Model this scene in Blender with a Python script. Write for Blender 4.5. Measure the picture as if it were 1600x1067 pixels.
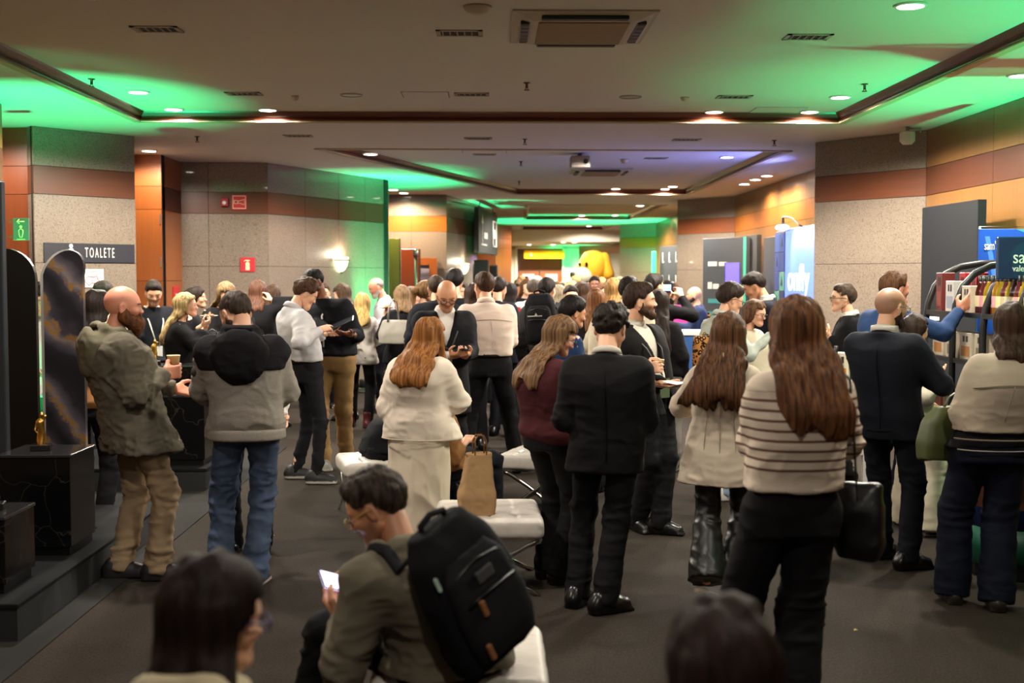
import bpy, math, random
import numpy as np
from mathutils import Vector, Matrix
random.seed(7)
for o in list(bpy.data.objects): bpy.data.objects.remove(o)
SC = bpy.context.scene
COL = SC.collection
# ------------------------------------------------------------------ camera, world, exposure
CAMZ, FPX = 1.76, 1900.0
YAW, PIT = math.radians(0.96), math.radians(3.0)
cd = bpy.data.cameras.new('camera'); cam = bpy.data.objects.new('camera', cd); COL.objects.link(cam)
cam.location = (0, 0, CAMZ); cam.rotation_euler = (math.pi/2 - PIT, 0, -YAW)
cd.sensor_width = 36; cd.lens = FPX/1600*36; cd.clip_start = .05; cd.clip_end = 200
cd.dof.use_dof = True; cd.dof.focus_distance = 8.6; cd.dof.aperture_fstop = 2.4
SC.camera = cam
W = bpy.data.worlds.new('world'); SC.world = W; W.use_nodes = True
W.node_tree.nodes['Background'].inputs[0].default_value = (1.0, .95, .86, 1)
W.node_tree.nodes['Background'].inputs[1].default_value = .17
SC.view_settings.view_transform = 'Standard'; SC.view_settings.look = 'None'
SC.view_settings.gamma = 1; SC.view_settings.use_curve_mapping = False
SC.view_settings.exposure = 0.1
SC.cycles.max_bounces = 6; SC.cycles.diffuse_bounces = 4; SC.cycles.glossy_bounces = 3
SC.cycles.transmission_bounces = 4; SC.cycles.transparent_max_bounces = 6
SC.cycles.sample_clamp_indirect = 4; SC.cycles.caustics_reflective = False; SC.cycles.caustics_refractive = False

FW = Vector((math.sin(YAW)*math.cos(PIT), math.cos(YAW)*math.cos(PIT), -math.sin(PIT)))
RT = Vector((math.cos(YAW), -math.sin(YAW), 0)); UP = RT.cross(FW)
def ray(px, py): return FW*FPX + RT*(px-800) + UP*(533.5-py)
def at(px, py, Y):
    d = ray(px, py); return Vector((0, 0, CAMZ)) + d*(Y/d.y)
def ground(px, py, z=0.0):
    d = ray(px, py); return Vector((0, 0, CAMZ)) + d*((z-CAMZ)/d.z)
def meet(px, A, B, py=434):
    "distance along wall line A-B (plan) where the pixel column px meets it"
    d = ray(px, py); ax, ay = A; bx, by = B[0]-A[0], B[1]-A[1]
    L = math.hypot(bx, by); bx /= L; by /= L
    return (ax*d.y - ay*d.x)/(by*d.x - bx*d.y)

# ------------------------------------------------------------------ materials
def lin(c):
    if isinstance(c, str):
        c = [int(c[i:i+2], 16)/255 for i in (0, 2, 4)]
    return tuple((x/12.92 if x <= .04045 else ((x+.055)/1.055)**2.4) for x in c[:3])
MATS = {}
def newmat(key):
    m = bpy.data.materials.new(key); m.use_nodes = True
    nt = m.node_tree; nt.nodes.clear()
    out = nt.nodes.new('ShaderNodeOutputMaterial'); b = nt.nodes.new('ShaderNodeBsdfPrincipled')
    nt.links.new(b.outputs[0], out.inputs[0]); return m, nt, b
def N(nt, typ, **kw):
    n = nt.nodes.new(typ)
    for k, v in kw.items():
        if k.startswith('i_'): n.inputs[int(k[2:]) if k[2:].isdigit() else k[2:]].default_value = v
        else: setattr(n, k, v)
    return n
def mixc(nt, fac, a, b, mode='MIX'):
    n = nt.nodes.new('ShaderNodeMix'); n.data_type = 'RGBA'; n.blend_type = mode
    for sock, v in ((n.inputs[0], fac), (n.inputs[6], a), (n.inputs[7], b)):
        if hasattr(v, 'is_output'): nt.links.new(v, sock)
        elif isinstance(v, (int, float)): sock.default_value = v
        else: sock.default_value = (*v[:3], 1)
    return n.outputs[2]
def coords(nt, space='obj', scale=(1, 1, 1)):
    mp = N(nt, 'ShaderNodeMapping'); mp.inputs['Scale'].default_value = scale
    if space == 'pos': nt.links.new(nt.nodes.new('ShaderNodeNewGeometry').outputs['Position'], mp.inputs[0])
    else: nt.links.new(nt.nodes.new('ShaderNodeTexCoord').outputs['Object'], mp.inputs[0])
    return mp.outputs[0]
def noise(nt, vec, scale, detail=2, rough=.5):
    n = N(nt, 'ShaderNodeTexNoise'); n.inputs['Scale'].default_value = scale
    n.inputs['Detail'].default_value = detail; n.inputs['Roughness'].default_value = rough
    nt.links.new(vec, n.inputs['Vector']); return n.outputs[0]
def ramp(nt, fac, stops):
    r = N(nt, 'ShaderNodeValToRGB'); el = r.color_ramp.elements
    while len(el) < len(stops): el.new(.5)
    for e, (p, c) in zip(el, stops): e.position = p; e.color = (*c[:3], 1)
    nt.links.new(fac, r.inputs[0]); return r.outputs[0]
def bump(nt, b, h, strength, dist=.01):
    n = N(nt, 'ShaderNodeBump'); n.inputs['Strength'].default_value = strength; n.inputs['Distance'].default_value = dist
    nt.links.new(h, n.inputs['Height']); nt.links.new(n.outputs[0], b.inputs['Normal'])
def plain(c, rough=.6, metal=0, spec=.5, coat=0):
    k = ('plain', str(c), rough, metal, spec, coat)
    if k in MATS: return MATS[k]
    m, nt, b = newmat('finish')
    cl = lin(c); v = noise(nt, coords(nt), 9, 3)
    nt.links.new(mixc(nt, v, [x*.9 for x in cl], [min(1, x*1.08) for x in cl]), b.inputs['Base Color'])
    b.inputs['Roughness'].default_value = rough; b.inputs['Metallic'].default_value = metal
    b.inputs['Specular IOR Level'].default_value = spec; b.inputs['Coat Weight'].default_value = coat
    MATS[k] = m; return m
def glow(c, s, key='glow'):
    k = (key, str(c), s)
    if k in MATS: return MATS[k]
    m, nt, b = newmat('glow'); cl = lin(c)
    b.inputs['Base Color'].default_value = (*cl, 1); b.inputs['Emission Color'].default_value = (*cl, 1)
    b.inputs['Emission Strength'].default_value = s; MATS[k] = m; return m
def cloth(c, rough=.85, weave=420, var=.14, bmp=.25, kind=''):
    k = ('cloth', str(c), rough, weave, kind)
    if k in MATS: return MATS[k]
    m, nt, b = newmat('fabric'); cl = lin(c); co = coords(nt)
    f = noise(nt, co, weave, 2); g = noise(nt, co, 6, 4)
    base = mixc(nt, f, [x*(1-var) for x in cl], [min(1, x*(1+var)) for x in cl])
    if kind == 'knit':
        h = noise(nt, co, 140, 2); base = mixc(nt, h, base, [x*.55 for x in cl])
    if kind == 'melange':
        h = noise(nt, coords(nt, scale=(1, 1, 2.5)), 110, 3); base = mixc(nt, ramp(nt, h, [(.45, (0,)*3), (.75, (.8,)*3)]), base, [min(1, x*1.35+.02) for x in cl])
    if kind == 'denim':
        h = noise(nt, coords(nt, scale=(1, 1, .4)), 11, 3); base = mixc(nt, ramp(nt, h, [(.45, (0,)*3), (.75, (.7,)*3)]), base, [min(1, x*1.7) for x in cl])
    if kind == 'stripe':
        w = N(nt, 'ShaderNodeTexWave', wave_type='BANDS', bands_direction='Z'); w.inputs['Scale'].default_value = 8.5; w.inputs['Distortion'].default_value = .35
        w.inputs['Detail Scale'].default_value = 1.2
        nt.links.new(co, w.inputs['Vector'])
        sep = N(nt, 'ShaderNodeSeparateXYZ'); nt.links.new(co, sep.inputs[0])
        a = N(nt, 'ShaderNodeMath', operation='LESS_THAN'); a.inputs[1].default_value = 1.345; nt.links.new(sep.outputs[2], a.inputs[0])
        a2 = N(nt, 'ShaderNodeMath', operation='GREATER_THAN'); a2.inputs[1].default_value = 1.035; nt.links.new(sep.outputs[2], a2.inputs[0])
        s = ramp(nt, w.outputs[1], [(.80, (0,)*3), (.86, (1,)*3)])
        m1 = N(nt, 'ShaderNodeMath', operation='MULTIPLY'); nt.links.new(a.outputs[0], m1.inputs[0]); nt.links.new(a2.outputs[0], m1.inputs[1])
        m2 = N(nt, 'ShaderNodeMath', operation='MULTIPLY'); nt.links.new(m1.outputs[0], m2.inputs[0]); nt.links.new(s, m2.inputs[1])
        base = mixc(nt, m2.outputs[0], base, lin('6d4a40'))
    if kind == 'leopard':
        v = N(nt, 'ShaderNodeTexVoronoi', feature='F1'); v.inputs['Scale'].default_value = 30; nt.links.new(co, v.inputs['Vector'])
        base = mixc(nt, ramp(nt, v.outputs[0], [(.25, (0,)*3), (.3, (1,)*3), (.52, (1,)*3), (.58, (0,)*3)]), lin('a87038'), lin('160d08'))
    nt.links.new(base, b.inputs['Base Color'])
    b.inputs['Roughness'].default_value = rough
    b.inputs['Specular IOR Level'].default_value = .12
    bump(nt, b, mixc(nt, .35, g, f), bmp, .006)
    MATS[k] = m; return m
def leather(c, rough=.32):
    k = ('leather', str(c), rough)
    if k in MATS: return MATS[k]
    m, nt, b = newmat('leather'); cl = lin(c); co = coords(nt)
    f = noise(nt, co, 60, 4); g = noise(nt, co, 14, 3)
    nt.links.new(mixc(nt, g, [x*.85 for x in cl], [min(1, x*1.1) for x in cl]), b.inputs['Base Color'])
    b.inputs['Roughness'].default_value = rough; bump(nt, b, mixc(nt, .5, f, g), .22, .006); MATS[k] = m; return m
def skinmat():
    if 'skin' in MATS: return MATS['skin']
    m, nt, b = newmat('skin'); a = N(nt, 'ShaderNodeVertexColor', layer_name='Col')
    f = noise(nt, coords(nt), 120, 2)
    nt.links.new(mixc(nt, f, a.outputs[0], mixc(nt, .18, a.outputs[0], (.35, .09, .05)), 'MIX'), b.inputs['Base Color'])
    b.inputs['Roughness'].default_value = .48; MATS['skin'] = m; return m
def vmat(rough=.6):
    k = ('vcol', rough)
    if k in MATS: return MATS[k]
    m, nt, b = newmat('dyed'); a = N(nt, 'ShaderNodeVertexColor', layer_name='Col')
    nt.links.new(a.outputs[0], b.inputs['Base Color']); b.inputs['Roughness'].default_value = rough; MATS[k] = m; return m
def hairmat(c, c2=None, grey=False):
    k = ('hair', str(c), str(c2))
    if k in MATS: return MATS[k]
    m, nt, b = newmat('hair'); c1 = lin(c); c2 = lin(c2) if c2 else [min(1, x*1.9) for x in c1]
    f = noise(nt, coords(nt, scale=(120, 40, 1.2)), 1, 3, .6)
    nt.links.new(mixc(nt, ramp(nt, f, [(.36, (0,)*3), (.68, (1,)*3)]), c1, c2), b.inputs['Base Color'])
    b.inputs['Roughness'].default_value = .6; b.inputs['Specular IOR Level'].default_value = .16
    f2 = noise(nt, coords(nt, scale=(180, 60, 2)), 1, 2); bump(nt, b, f2, .5, .006)
    MATS[k] = m; return m
def wood(c, horiz=False, gloss=.35):
    k = ('wood', c, horiz)
    if k in MATS: return MATS[k]
    m, nt, b = newmat('wood'); cl = lin(c)
    sc = (2.2, 2.2, 26) if horiz else (26, 26, 1.6)
    co = coords(nt, 'pos', sc); f = noise(nt, co, 1, 5, .6); w = noise(nt, coords(nt, 'pos', (sc[0]*.25, sc[1]*.25, sc[2]*.4)), 1, 3)
    oi = N(nt, 'ShaderNodeObjectInfo')
    base = mixc(nt, f, [x*.62 for x in cl], [min(1, x*1.3) for x in cl])
    base = mixc(nt, .35, base, mixc(nt, w, [x*.5 for x in cl], [min(1, x*1.35) for x in cl]))
    hv = N(nt, 'ShaderNodeHueSaturation'); nt.links.new(base, hv.inputs['Color'])
    mr = N(nt, 'ShaderNodeMapRange'); mr.inputs['To Min'].default_value = .86; mr.inputs['To Max'].default_value = 1.14
    nt.links.new(oi.outputs['Random'], mr.inputs[0]); nt.links.new(mr.outputs[0], hv.inputs['Value'])
    nt.links.new(hv.outputs[0], b.inputs['Base Color'])
    b.inputs['Roughness'].default_value = gloss; b.inputs['Coat Weight'].default_value = .25; b.inputs['Coat Roughness'].default_value = .15
    MATS[k] = m; return m
def granite():
    if 'granite' in MATS: return MATS['granite']
    m, nt, b = newmat('granite'); co = coords(nt, 'pos')
    f = noise(nt, co, 75, 3, .7); g = noise(nt, co, 160, 2, .6); h = noise(nt, co, 1.2, 3)
    base = ramp(nt, f, [(.30, lin('3a312a')), (.45, lin('6e6154')), (.58, lin('887b6d')), (.72, lin('54483e'))])
    base = mixc(nt, ramp(nt, g, [(.6, (0,)*3), (.66, (.8,)*3)]), base, lin('3a302a'))
    base = mixc(nt, .2, base, ramp(nt, h, [(.3, lin('6b5c4e')), (.7, lin('877a6c'))]))
    nt.links.new(base, b.inputs['Base Color']); b.inputs['Roughness'].default_value = .42
    b.inputs['Coat Weight'].default_value = .55; b.inputs['Coat Roughness'].default_value = .035
    MATS['granite'] = m; return m
def carpet():
    m, nt, b = newmat('carpet'); co = coords(nt, 'pos')
    f = noise(nt, co, 150, 2, .75); g = noise(nt, co, 60, 3, .65); h = noise(nt, co, 1.6, 4)
    base = ramp(nt, f, [(.32, lin('15110f')), (.5, lin('302923')), (.7, lin('554a40'))])
    base = mixc(nt, .45, base, ramp(nt, g, [(.35, lin('1c1714')), (.65, lin('3d342d'))]))
    base = mixc(nt, ramp(nt, h, [(.35, (0,)*3), (.7, (.45,)*3)]), base, lin('231e1a'))
    nt.links.new(base, b.inputs['Base Color']); b.inputs['Roughness'].default_value = .95; b.inputs['Specular IOR Level'].default_value = .15
    bump(nt, b, f, .6, .01); return m
def marble(dark, gold=False):
    k = ('marble', dark, gold)
    if k in MATS: return MATS[k]
    m, nt, b = newmat('marble')
    if gold:
        co = coords(nt, 'obj', (1, 1, 1)); w = N(nt, 'ShaderNodeTexNoise'); w.inputs['Scale'].default_value = 1.4; w.inputs['Detail'].default_value = 6
        nt.links.new(co, w.inputs['Vector'])
        vd = N(nt, 'ShaderNodeVectorMath', operation='MULTIPLY_ADD'); nt.links.new(w.outputs[1], vd.inputs[0]); vd.inputs[1].default_value = (.45, .45, .45); nt.links.new(co, vd.inputs[2])
        wv = N(nt, 'ShaderNodeTexWave', wave_type='BANDS', bands_direction='DIAGONAL'); wv.inputs['Scale'].default_value = .75; wv.inputs['Distortion'].default_value = 2.0; wv.inputs['Detail'].default_value = 4
        nt.links.new(vd.outputs[0], wv.inputs['Vector'])
        base = ramp(nt, wv.outputs[0], [(.0, lin('17141b')), (.25, lin('2a2530')), (.5, lin('655e68')), (.7, lin('978c8e')), (.86, lin('4a4350')), (1, lin('19161d'))])
        v2 = noise(nt, vd.outputs[0], 2.2, 6, .62)
        gm = ramp(nt, wv.outputs[0], [(.56, (0,)*3), (.63, (1,)*3), (.82, (1,)*3), (.88, (0,)*3)])
        sp = ramp(nt, noise(nt, vd.outputs[0], 26, 4, .7), [(.46, (0,)*3), (.56, (1,)*3)])
        mm = N(nt, 'ShaderNodeMath', operation='MULTIPLY'); nt.links.new(gm, mm.inputs[0]); nt.links.new(sp, mm.inputs[1])
        base = mixc(nt, mm.outputs[0], base, lin('a87a35'))
        b.inputs['Roughness'].default_value = .5
    else:
        co = coords(nt, 'pos'); w = N(nt, 'ShaderNodeTexNoise'); w.inputs['Scale'].default_value = 2.5; w.inputs['Detail'].default_value = 5; nt.links.new(co, w.inputs['Vector'])
        vd = N(nt, 'ShaderNodeVectorMath', operation='MULTIPLY_ADD'); nt.links.new(w.outputs[1], vd.inputs[0]); vd.inputs[1].default_value = (.5, .5, .5); nt.links.new(co, vd.inputs[2])
        v = N(nt, 'ShaderNodeTexVoronoi', feature='DISTANCE_TO_EDGE'); v.inputs['Scale'].default_value = 3.2; nt.links.new(vd.outputs[0], v.inputs['Vector'])
        base = ramp(nt, v.outputs[0], [(0, lin('37332e')), (.006, lin('1d1b19')), (.02, lin(dark))])
        b.inputs['Roughness'].default_value = .16
    nt.links.new(base, b.inputs['Base Color']); MATS[k] = m; return m
def plaster(c, rough=.9):
    k = ('plaster', c)
    if k in MATS: return MATS[k]
    m, nt, b = newmat('plaster'); cl = lin(c); co = coords(nt, 'pos')
    f = noise(nt, co, .7, 4); g = noise(nt, co, 220, 2)
    nt.links.new(mixc(nt, f, [x*.92 for x in cl], cl), b.inputs['Base Color']); b.inputs['Roughness'].default_value = rough
    bump(nt, b, g, .06, .004); MATS[k] = m; return m

# ------------------------------------------------------------------ mesh helpers
def link(o, parent=None):
    COL.objects.link(o)
    if parent: o.parent = parent
    return o
def tag(o, label=None, cat=None, group=None, kind=None):
    if label: o['label'] = label
    if cat: o['category'] = cat
    if group: o['group'] = group
    if kind: o['kind'] = kind
    return o
def empty(name, label=None, cat=None, loc=(0, 0, 0), rz=0, group=None, scale=None):
    o = bpy.data.objects.new(name, None); o.location = loc; o.rotation_euler = (0, 0, rz); o.empty_display_size = .1
    if scale: o.scale = scale
    return tag(link(o), label, cat, group)
class MB:
    "collects simple solids into one mesh"
    def __init__(s): s.v = []; s.f = []; s.sm = []
    def raw(s, v, f, smooth=False):
        n = len(s.v); s.v += [tuple(p) for p in v]; s.f += [tuple(i+n for i in q) for q in f]; s.sm += [smooth]*len(f); return s
    def box(s, lo, hi, M=None, bev=0):
        x0, y0, z0 = lo; x1, y1, z1 = hi
        if bev:
            b = bev; P = []
            for sx, x, ix in ((0, x0, b), (1, x1, -b)):
                for sy, y, iy in ((0, y0, b), (1, y1, -b)):
                    for sz, z, iz in ((0, z0, b), (1, z1, -b)):
                        P += [(x, y+iy, z+iz), (x+ix, y, z+iz), (x+ix, y+iy, z)]
            def I(a, c, d, k): return (a*4+c*2+d)*3+k
            F = []
            for a in (0, 1): q = [I(a, 0, 0, 0), I(a, 0, 1, 0), I(a, 1, 1, 0), I(a, 1, 0, 0)]; F.append(q if a == 0 else q[::-1])
            for a in (0, 1): q = [I(0, a, 0, 1), I(1, a, 0, 1), I(1, a, 1, 1), I(0, a, 1, 1)]; F.append(q if a == 0 else q[::-1])
            for a in (0, 1): q = [I(0, 0, a, 2), I(0, 1, a, 2), I(1, 1, a, 2), I(1, 0, a, 2)]; F.append(q if a == 0 else q[::-1])
            for c in (0, 1):
                for d in (0, 1):
                    F.append([I(0, c, d, 1), I(1, c, d, 1), I(1, c, d, 2), I(0, c, d, 2)]); F.append([I(c, 0, d, 0), I(c, 1, d, 0), I(c, 1, d, 2), I(c, 0, d, 2)])
                    F.append([I(c, d, 0, 0), I(c, d, 1, 0), I(c, d, 1, 1), I(c, d, 0, 1)])
            for a in (0, 1):
                for c in (0, 1):
                    for d in (0, 1): F.append([I(a, c, d, 0), I(a, c, d, 1), I(a, c, d, 2)])
        else:
            P = [(x0, y0, z0), (x1, y0, z0), (x1, y1, z0), (x0, y1, z0), (x0, y0, z1), (x1, y0, z1), (x1, y1, z1), (x0, y1, z1)]
            F = [(0, 3, 2, 1), (4, 5, 6, 7), (0, 1, 5, 4), (1, 2, 6, 5), (2, 3, 7, 6), (3, 0, 4, 7)]
        if M is not None: P = [tuple(M @ Vector(p)) for p in P]
        return s.raw(P, F)
    def prism(s, pts, z0, z1, M=None, smooth=False):
        n = len(pts); P = [(x, y, z0) for x, y in pts] + [(x, y, z1) for x, y in pts]
        if M is not None: P = [tuple(M @ Vector(p)) for p in P]
        s.raw(P, [tuple(range(n))[::-1], tuple(range(n, 2*n))])
        k = len(s.v) - 2*n
        s.f += [(k+i, k+(i+1) % n, k+n+(i+1) % n, k+n+i) for i in range(n)]; s.sm += [smooth]*n; return s
    def lathe(s, prof, n=20, M=None, smooth=True, caps=True):
        P = []
        for r, z in prof: P += [(r*math.cos(2*math.pi*i/n), r*math.sin(2*math.pi*i/n), z) for i in range(n)]
        F = [(j*n+i, j*n+(i+1) % n, (j+1)*n+(i+1) % n, (j+1)*n+i) for j in range(len(prof)-1) for i in range(n)]
        if M is not None: P = [tuple(M @ Vector(p)) for p in P]
        k = len(s.v); s.raw(P, F, smooth)
        if caps: s.f += [tuple(range(k, k+n))[::-1], tuple(range(k+(len(prof)-1)*n, k+len(prof)*n))]; s.sm += [False, False]
        return s
    def tube(s, pts, r, n=8, closed=False, flat=None):
        pts = [Vector(p) for p in pts]; m = len(pts); P = []
        rr = r if isinstance(r, (list, tuple)) else [r]*m
        ref = None
        for i, p in enumerate(pts):
            a = pts[(i-1) % m] if (i > 0 or closed) else p; c = pts[(i+1) % m] if (i < m-1 or closed) else p
            t = (c-a).normalized()
            if ref is None: ref = Vector((0, 0, 1)) if abs(t.z) < .9 else Vector((1, 0, 0))
            u = t.cross(ref).normalized(); w = u.cross(t).normalized(); ref = w
            fu, fw = flat or (1, 1)
            P += [p + u*(rr[i]*fu*math.cos(2*math.pi*k/n)) + w*(rr[i]*fw*math.sin(2*math.pi*k/n)) for k in range(n)]
        seg = m if closed else m-1
        F = [(i*n+k, i*n+(k+1) % n, ((i+1) % m)*n+(k+1) % n, ((i+1) % m)*n+k) for i in range(seg) for k in range(n)]
        b = len(s.v); s.raw(P, F, True)
        if not closed: s.f += [tuple(range(b, b+n))[::-1], tuple(range(b+(m-1)*n, b+m*n))]; s.sm += [False]*2
        return s
    def build(s, name, mat, parent=None, loc=None, rot=None, label=None):
        me = bpy.data.meshes.new(name); me.from_pydata(s.v, [], s.f); me.polygons.foreach_set('use_smooth', s.sm); me.update()
        o = bpy.data.objects.new(name, me)
        if mat: me.materials.append(mat)
        if loc is not None: o.location = loc
        if rot is not None: o.rotation_euler = rot
        if label: o['label'] = label
        return link(o, parent)
def box(name, lo, hi, mat, parent=None, bev=0, **k): return MB().box(lo, hi, bev=bev).build(name, mat, parent, **k)
def copy_tree(o, parent=None):
    c = o.copy(); COL.objects.link(c)
    if parent: c.parent = parent
    for ch in list(o.children): copy_tree(ch, c)
    return c
def text(body, size, M, mat, parent, name='lettering', align='CENTER', ext=.0015, sx=1.0, sp=1.0):
    cu = bpy.data.curves.new(name, 'FONT'); cu.body = body; cu.size = size; cu.align_x = align; cu.align_y = 'CENTER'; cu.extrude = ext; cu.space_character = sp
    cu.materials.append(mat); o = bpy.data.objects.new(name, cu); link(o, parent)
    o.matrix_basis = M @ Matrix.Diagonal((sx, 1, 1, 1)); return o
def frame(p, facing_az, tilt=0):
    "local x right, y up, z towards the viewer, for a sign whose face looks along azimuth (clockwise from +Y)"
    a = math.radians(facing_az); n = Vector((math.sin(a), math.cos(a), 0)); r = Vector((0, 0, 1)).cross(n); u = n.cross(r)
    M = Matrix(((r.x, u.x, n.x, p[0]), (r.y, u.y, n.y, p[1]), (r.z, u.z, n.z, p[2]), (0, 0, 0, 1)))
    return M @ Matrix.Rotation(tilt, 4, 'X')
# ------------------------------------------------------------------ the room
ZL, ZH = 3.36, 3.45
GR = granite(); WD = wood('8a4a1c'); WB = wood('5c3422', True); WL = wood('80582f'); DARKJ = plain('1c1512', .9)
CEIL = plaster('d3d1c6')
_cubes = {}
def unit_cube(mat):
    if mat.name not in _cubes:
        mb = MB().box((0, 0, 0), (1, 1, 1)); me = bpy.data.meshes.new('panel'); me.from_pydata(mb.v, [], mb.f); me.materials.append(mat); _cubes[mat.name] = me
    return _cubes[mat.name]
def wall(name, A, B, rows, joints=(), thick=.16, gap=.006):
    """front face on the line A-B, seen from the side where B is to the right of A; rows (z0, z1, material, panel name)"""
    A = Vector(A); B = Vector(B); d = B-A; L = d.length; rz = math.atan2(d.y, d.x)
    z0 = min(r[0] for r in rows); z1 = max(r[1] for r in rows)
    o = box(name, (0, .02, z0), (L, thick, z1), DARKJ); o.location = (A.x, A.y, 0); o.rotation_euler = (0, 0, rz); o['kind'] = 'structure'
    xs = [0] + sorted(j for j in joints if .02 < j < L-.02) + [L]
    for (a, b, m, nm) in rows:
        for i in range(len(xs)-1):
            p = bpy.data.objects.new(nm, unit_cube(m)); link(p, o)
            p.location = (xs[i]+gap/2, 0, a+gap/2); p.scale = (xs[i+1]-xs[i]-gap, .035, b-a-gap)
    return o
def stone_rows(z=ZL, wm=None): return [(0, .62, GR, 'granite_panel'), (.62, 1.92, GR, 'granite_panel'), (1.92, 2.65, GR, 'granite_panel'), (2.65, 2.95, wm or WB, 'wood_panel'), (2.95, z, GR, 'granite_panel')]
def wood_rows(m, mb=None, z=ZL): return [(0, 2.65, m, 'wood_panel'), (2.65, 2.95, mb or m, 'wood_panel'), (2.95, z, m, 'wood_panel')]
# left side, near to far
wall('wall_left', (-4.52, -2), (-4.52, 11.4), wood_rows(WL, WB), [1.6*i for i in range(1, 9)])
wall('wall_left', (-4.52, 11.4), (-5.6, 11.45), wood_rows(WD), [])
wall('wall_left', (-6.2, 13.25), (-4.93, 13.13), wood_rows(wood('7a3a18')), [])
P0, P1 = (-4.84, 13.0), (-4.04, 13.92)
wall('wall_left', (-4.95, 13.13), (-4.845, 13.005), stone_rows(), thick=.045)
wall('wall_left', P0, P1, stone_rows(), thick=.05)
wall('wall_left', P1, (-4.67, 16.0), stone_rows(), thick=.06)
wall('wall_left', (-4.75, 16.0), (-4.30, 16.0), [(0, 1.72, WD, 'wood_panel'), (1.72, 2.65, WD, 'wood_panel'), (2.65, 2.95, WD, 'wood_panel'), (2.95, ZL, WD, 'wood_panel')])
wall('wall_left', (-4.30, 16.04), (-4.30, 17.05), [(0, 1.72, WD, 'wood_panel'), (1.72, 2.65, WD, 'wood_panel'), (2.65, 2.95, wood('4a2212'), 'wood_panel'), (2.95, ZL, WD, 'wood_panel')])
A2, B2 = (-4.32, 17.0), (-3.12, 17.1)
wall('wall_left', A2, B2, stone_rows(), [meet(327, A2, B2)])
A3, B3 = B2, (-1.69, 20.1)
wall('wall_left', A3, B3, stone_rows(), [meet(478, A3, B3), meet(530, A3, B3), meet(571, A3, B3)])
wall('wall_left', B3, (-2.6, 20.4), stone_rows())
A4, B4 = (-3.2, 23.6), (-.87, 23.6)
wall('wall_left', A4, B4, stone_rows(wm=wood('a55c1a', True)), [meet(643, A4, B4)])
A5, B5 = B4, (-.31, 26.7)
wall('wall_left', A5, B5, stone_rows(), [meet(735, A5, B5)])
wall('wall_left', B5, (-.9, 28.0), stone_rows())
wall('wall_left', (.05, 36), (.62, 38), wood_rows(wood('a3561f')), [1.1])
wall('wall_left', (.62, 38), (.62, 46), [(0, ZL, plaster('c9bda0'), 'plaster_panel')])
# right side
wall('wall_right', (4.72, 13.2), (4.72, -2), wood_rows(WL, WB), [meet(1548, (4.72, 13.2), (4.72, 0)), 3.4, 5.1, 6.8, 8.5, 10.2])
wall('wall_right', (3.83, 14.42), (4.72, 13.2), stone_rows(wm=wood('6a3a24', True)))
wall('wall_right', (4.4, 16.2), (3.83, 14.42), stone_rows())
wall('wall_right', (4.78, 24), (4.78, 14.5), wood_rows(WL, wood('9a5a24', True)), [1.9, 3.7, 5.5, 7.3])
wall('wall_right', (3.83, 25.1), (4.78, 23.9), stone_rows(wm=wood('7c4426', True)))
wall('wall_right', (4.4, 27), (3.83, 25.1), stone_rows())
wall('wall_right', (4.78, 35.5), (4.78, 26), wood_rows(WL), [3, 6])
wall('wall_right', (3.85, 36.6), (4.78, 35.4), stone_rows(wm=wood('a3621f', True)))
wall('wall_right', (4.4, 38), (3.85, 36.6), stone_rows())
wall('wall_right', (3.3, 46), (4.9, 44), stone_rows(wm=wood('8a4626', True)))
# end wall with the wide framed opening
wall('wall_back', (.6, 46.4), (3.5, 46.4), [(2.86, ZL, plaster('b9ab90'), 'plaster_panel')])
wall('wall_back', (.6, 46.4), (.95, 46.4), [(0, 2.86, plaster('d8cbae'), 'plaster_panel')])
wall('wall_back', (2.72, 46.4), (3.5, 46.4), [(0, 2.86, plaster('d8cbae'), 'plaster_panel')])
wall('wall_back', (.95, 46.7), (2.72, 46.7), [(2.05, 2.9, wood('6b3a1c'), 'wood_panel')], [.9])
for i, x0 in enumerate((.98, 1.86)):
    d = MB().box((x0, 46.66, 0), (x0+.84, 46.72, 2.04)).build('door_%d' % (i+1), wood('8a4a22')); d['kind'] = 'structure'
    MB().box((x0+.2, 46.63, .9), (x0+.66, 46.66, 1.9)).build('glass_panel', plain('c9c4bb', .2), d)
for nm, lo, hi in (('trim_1', (.9, 46.3, 0), (.98, 46.5, 2.92)), ('trim_2', (2.69, 46.3, 0), (2.77, 46.5, 2.92)), ('trim_3', (.9, 46.3, 2.86), (2.77, 46.5, 2.95))):
    box(nm, lo, hi, plaster('e2d6ba'))['kind'] = 'structure'
# shut the far left behind the recess so no void shows
wall('wall_left', (-4.4, 30), (.1, 30), wood_rows(wood('8a4a1c')), [1, 2, 3, 3.9])
wall('wall_left', (-6.2, 16.2), (-4.6, 16.1), wood_rows(WD))
# floor
fl = box('floor', (-9, -4, -.12), (9, 52, 0), carpet()); fl['kind'] = 'structure'
gc = box('floor', (-6.2, 3.0, 0), (-2.13, 12.6, .006), cloth('2b2a29', .95, 300)); gc['kind'] = 'structure'
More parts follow.
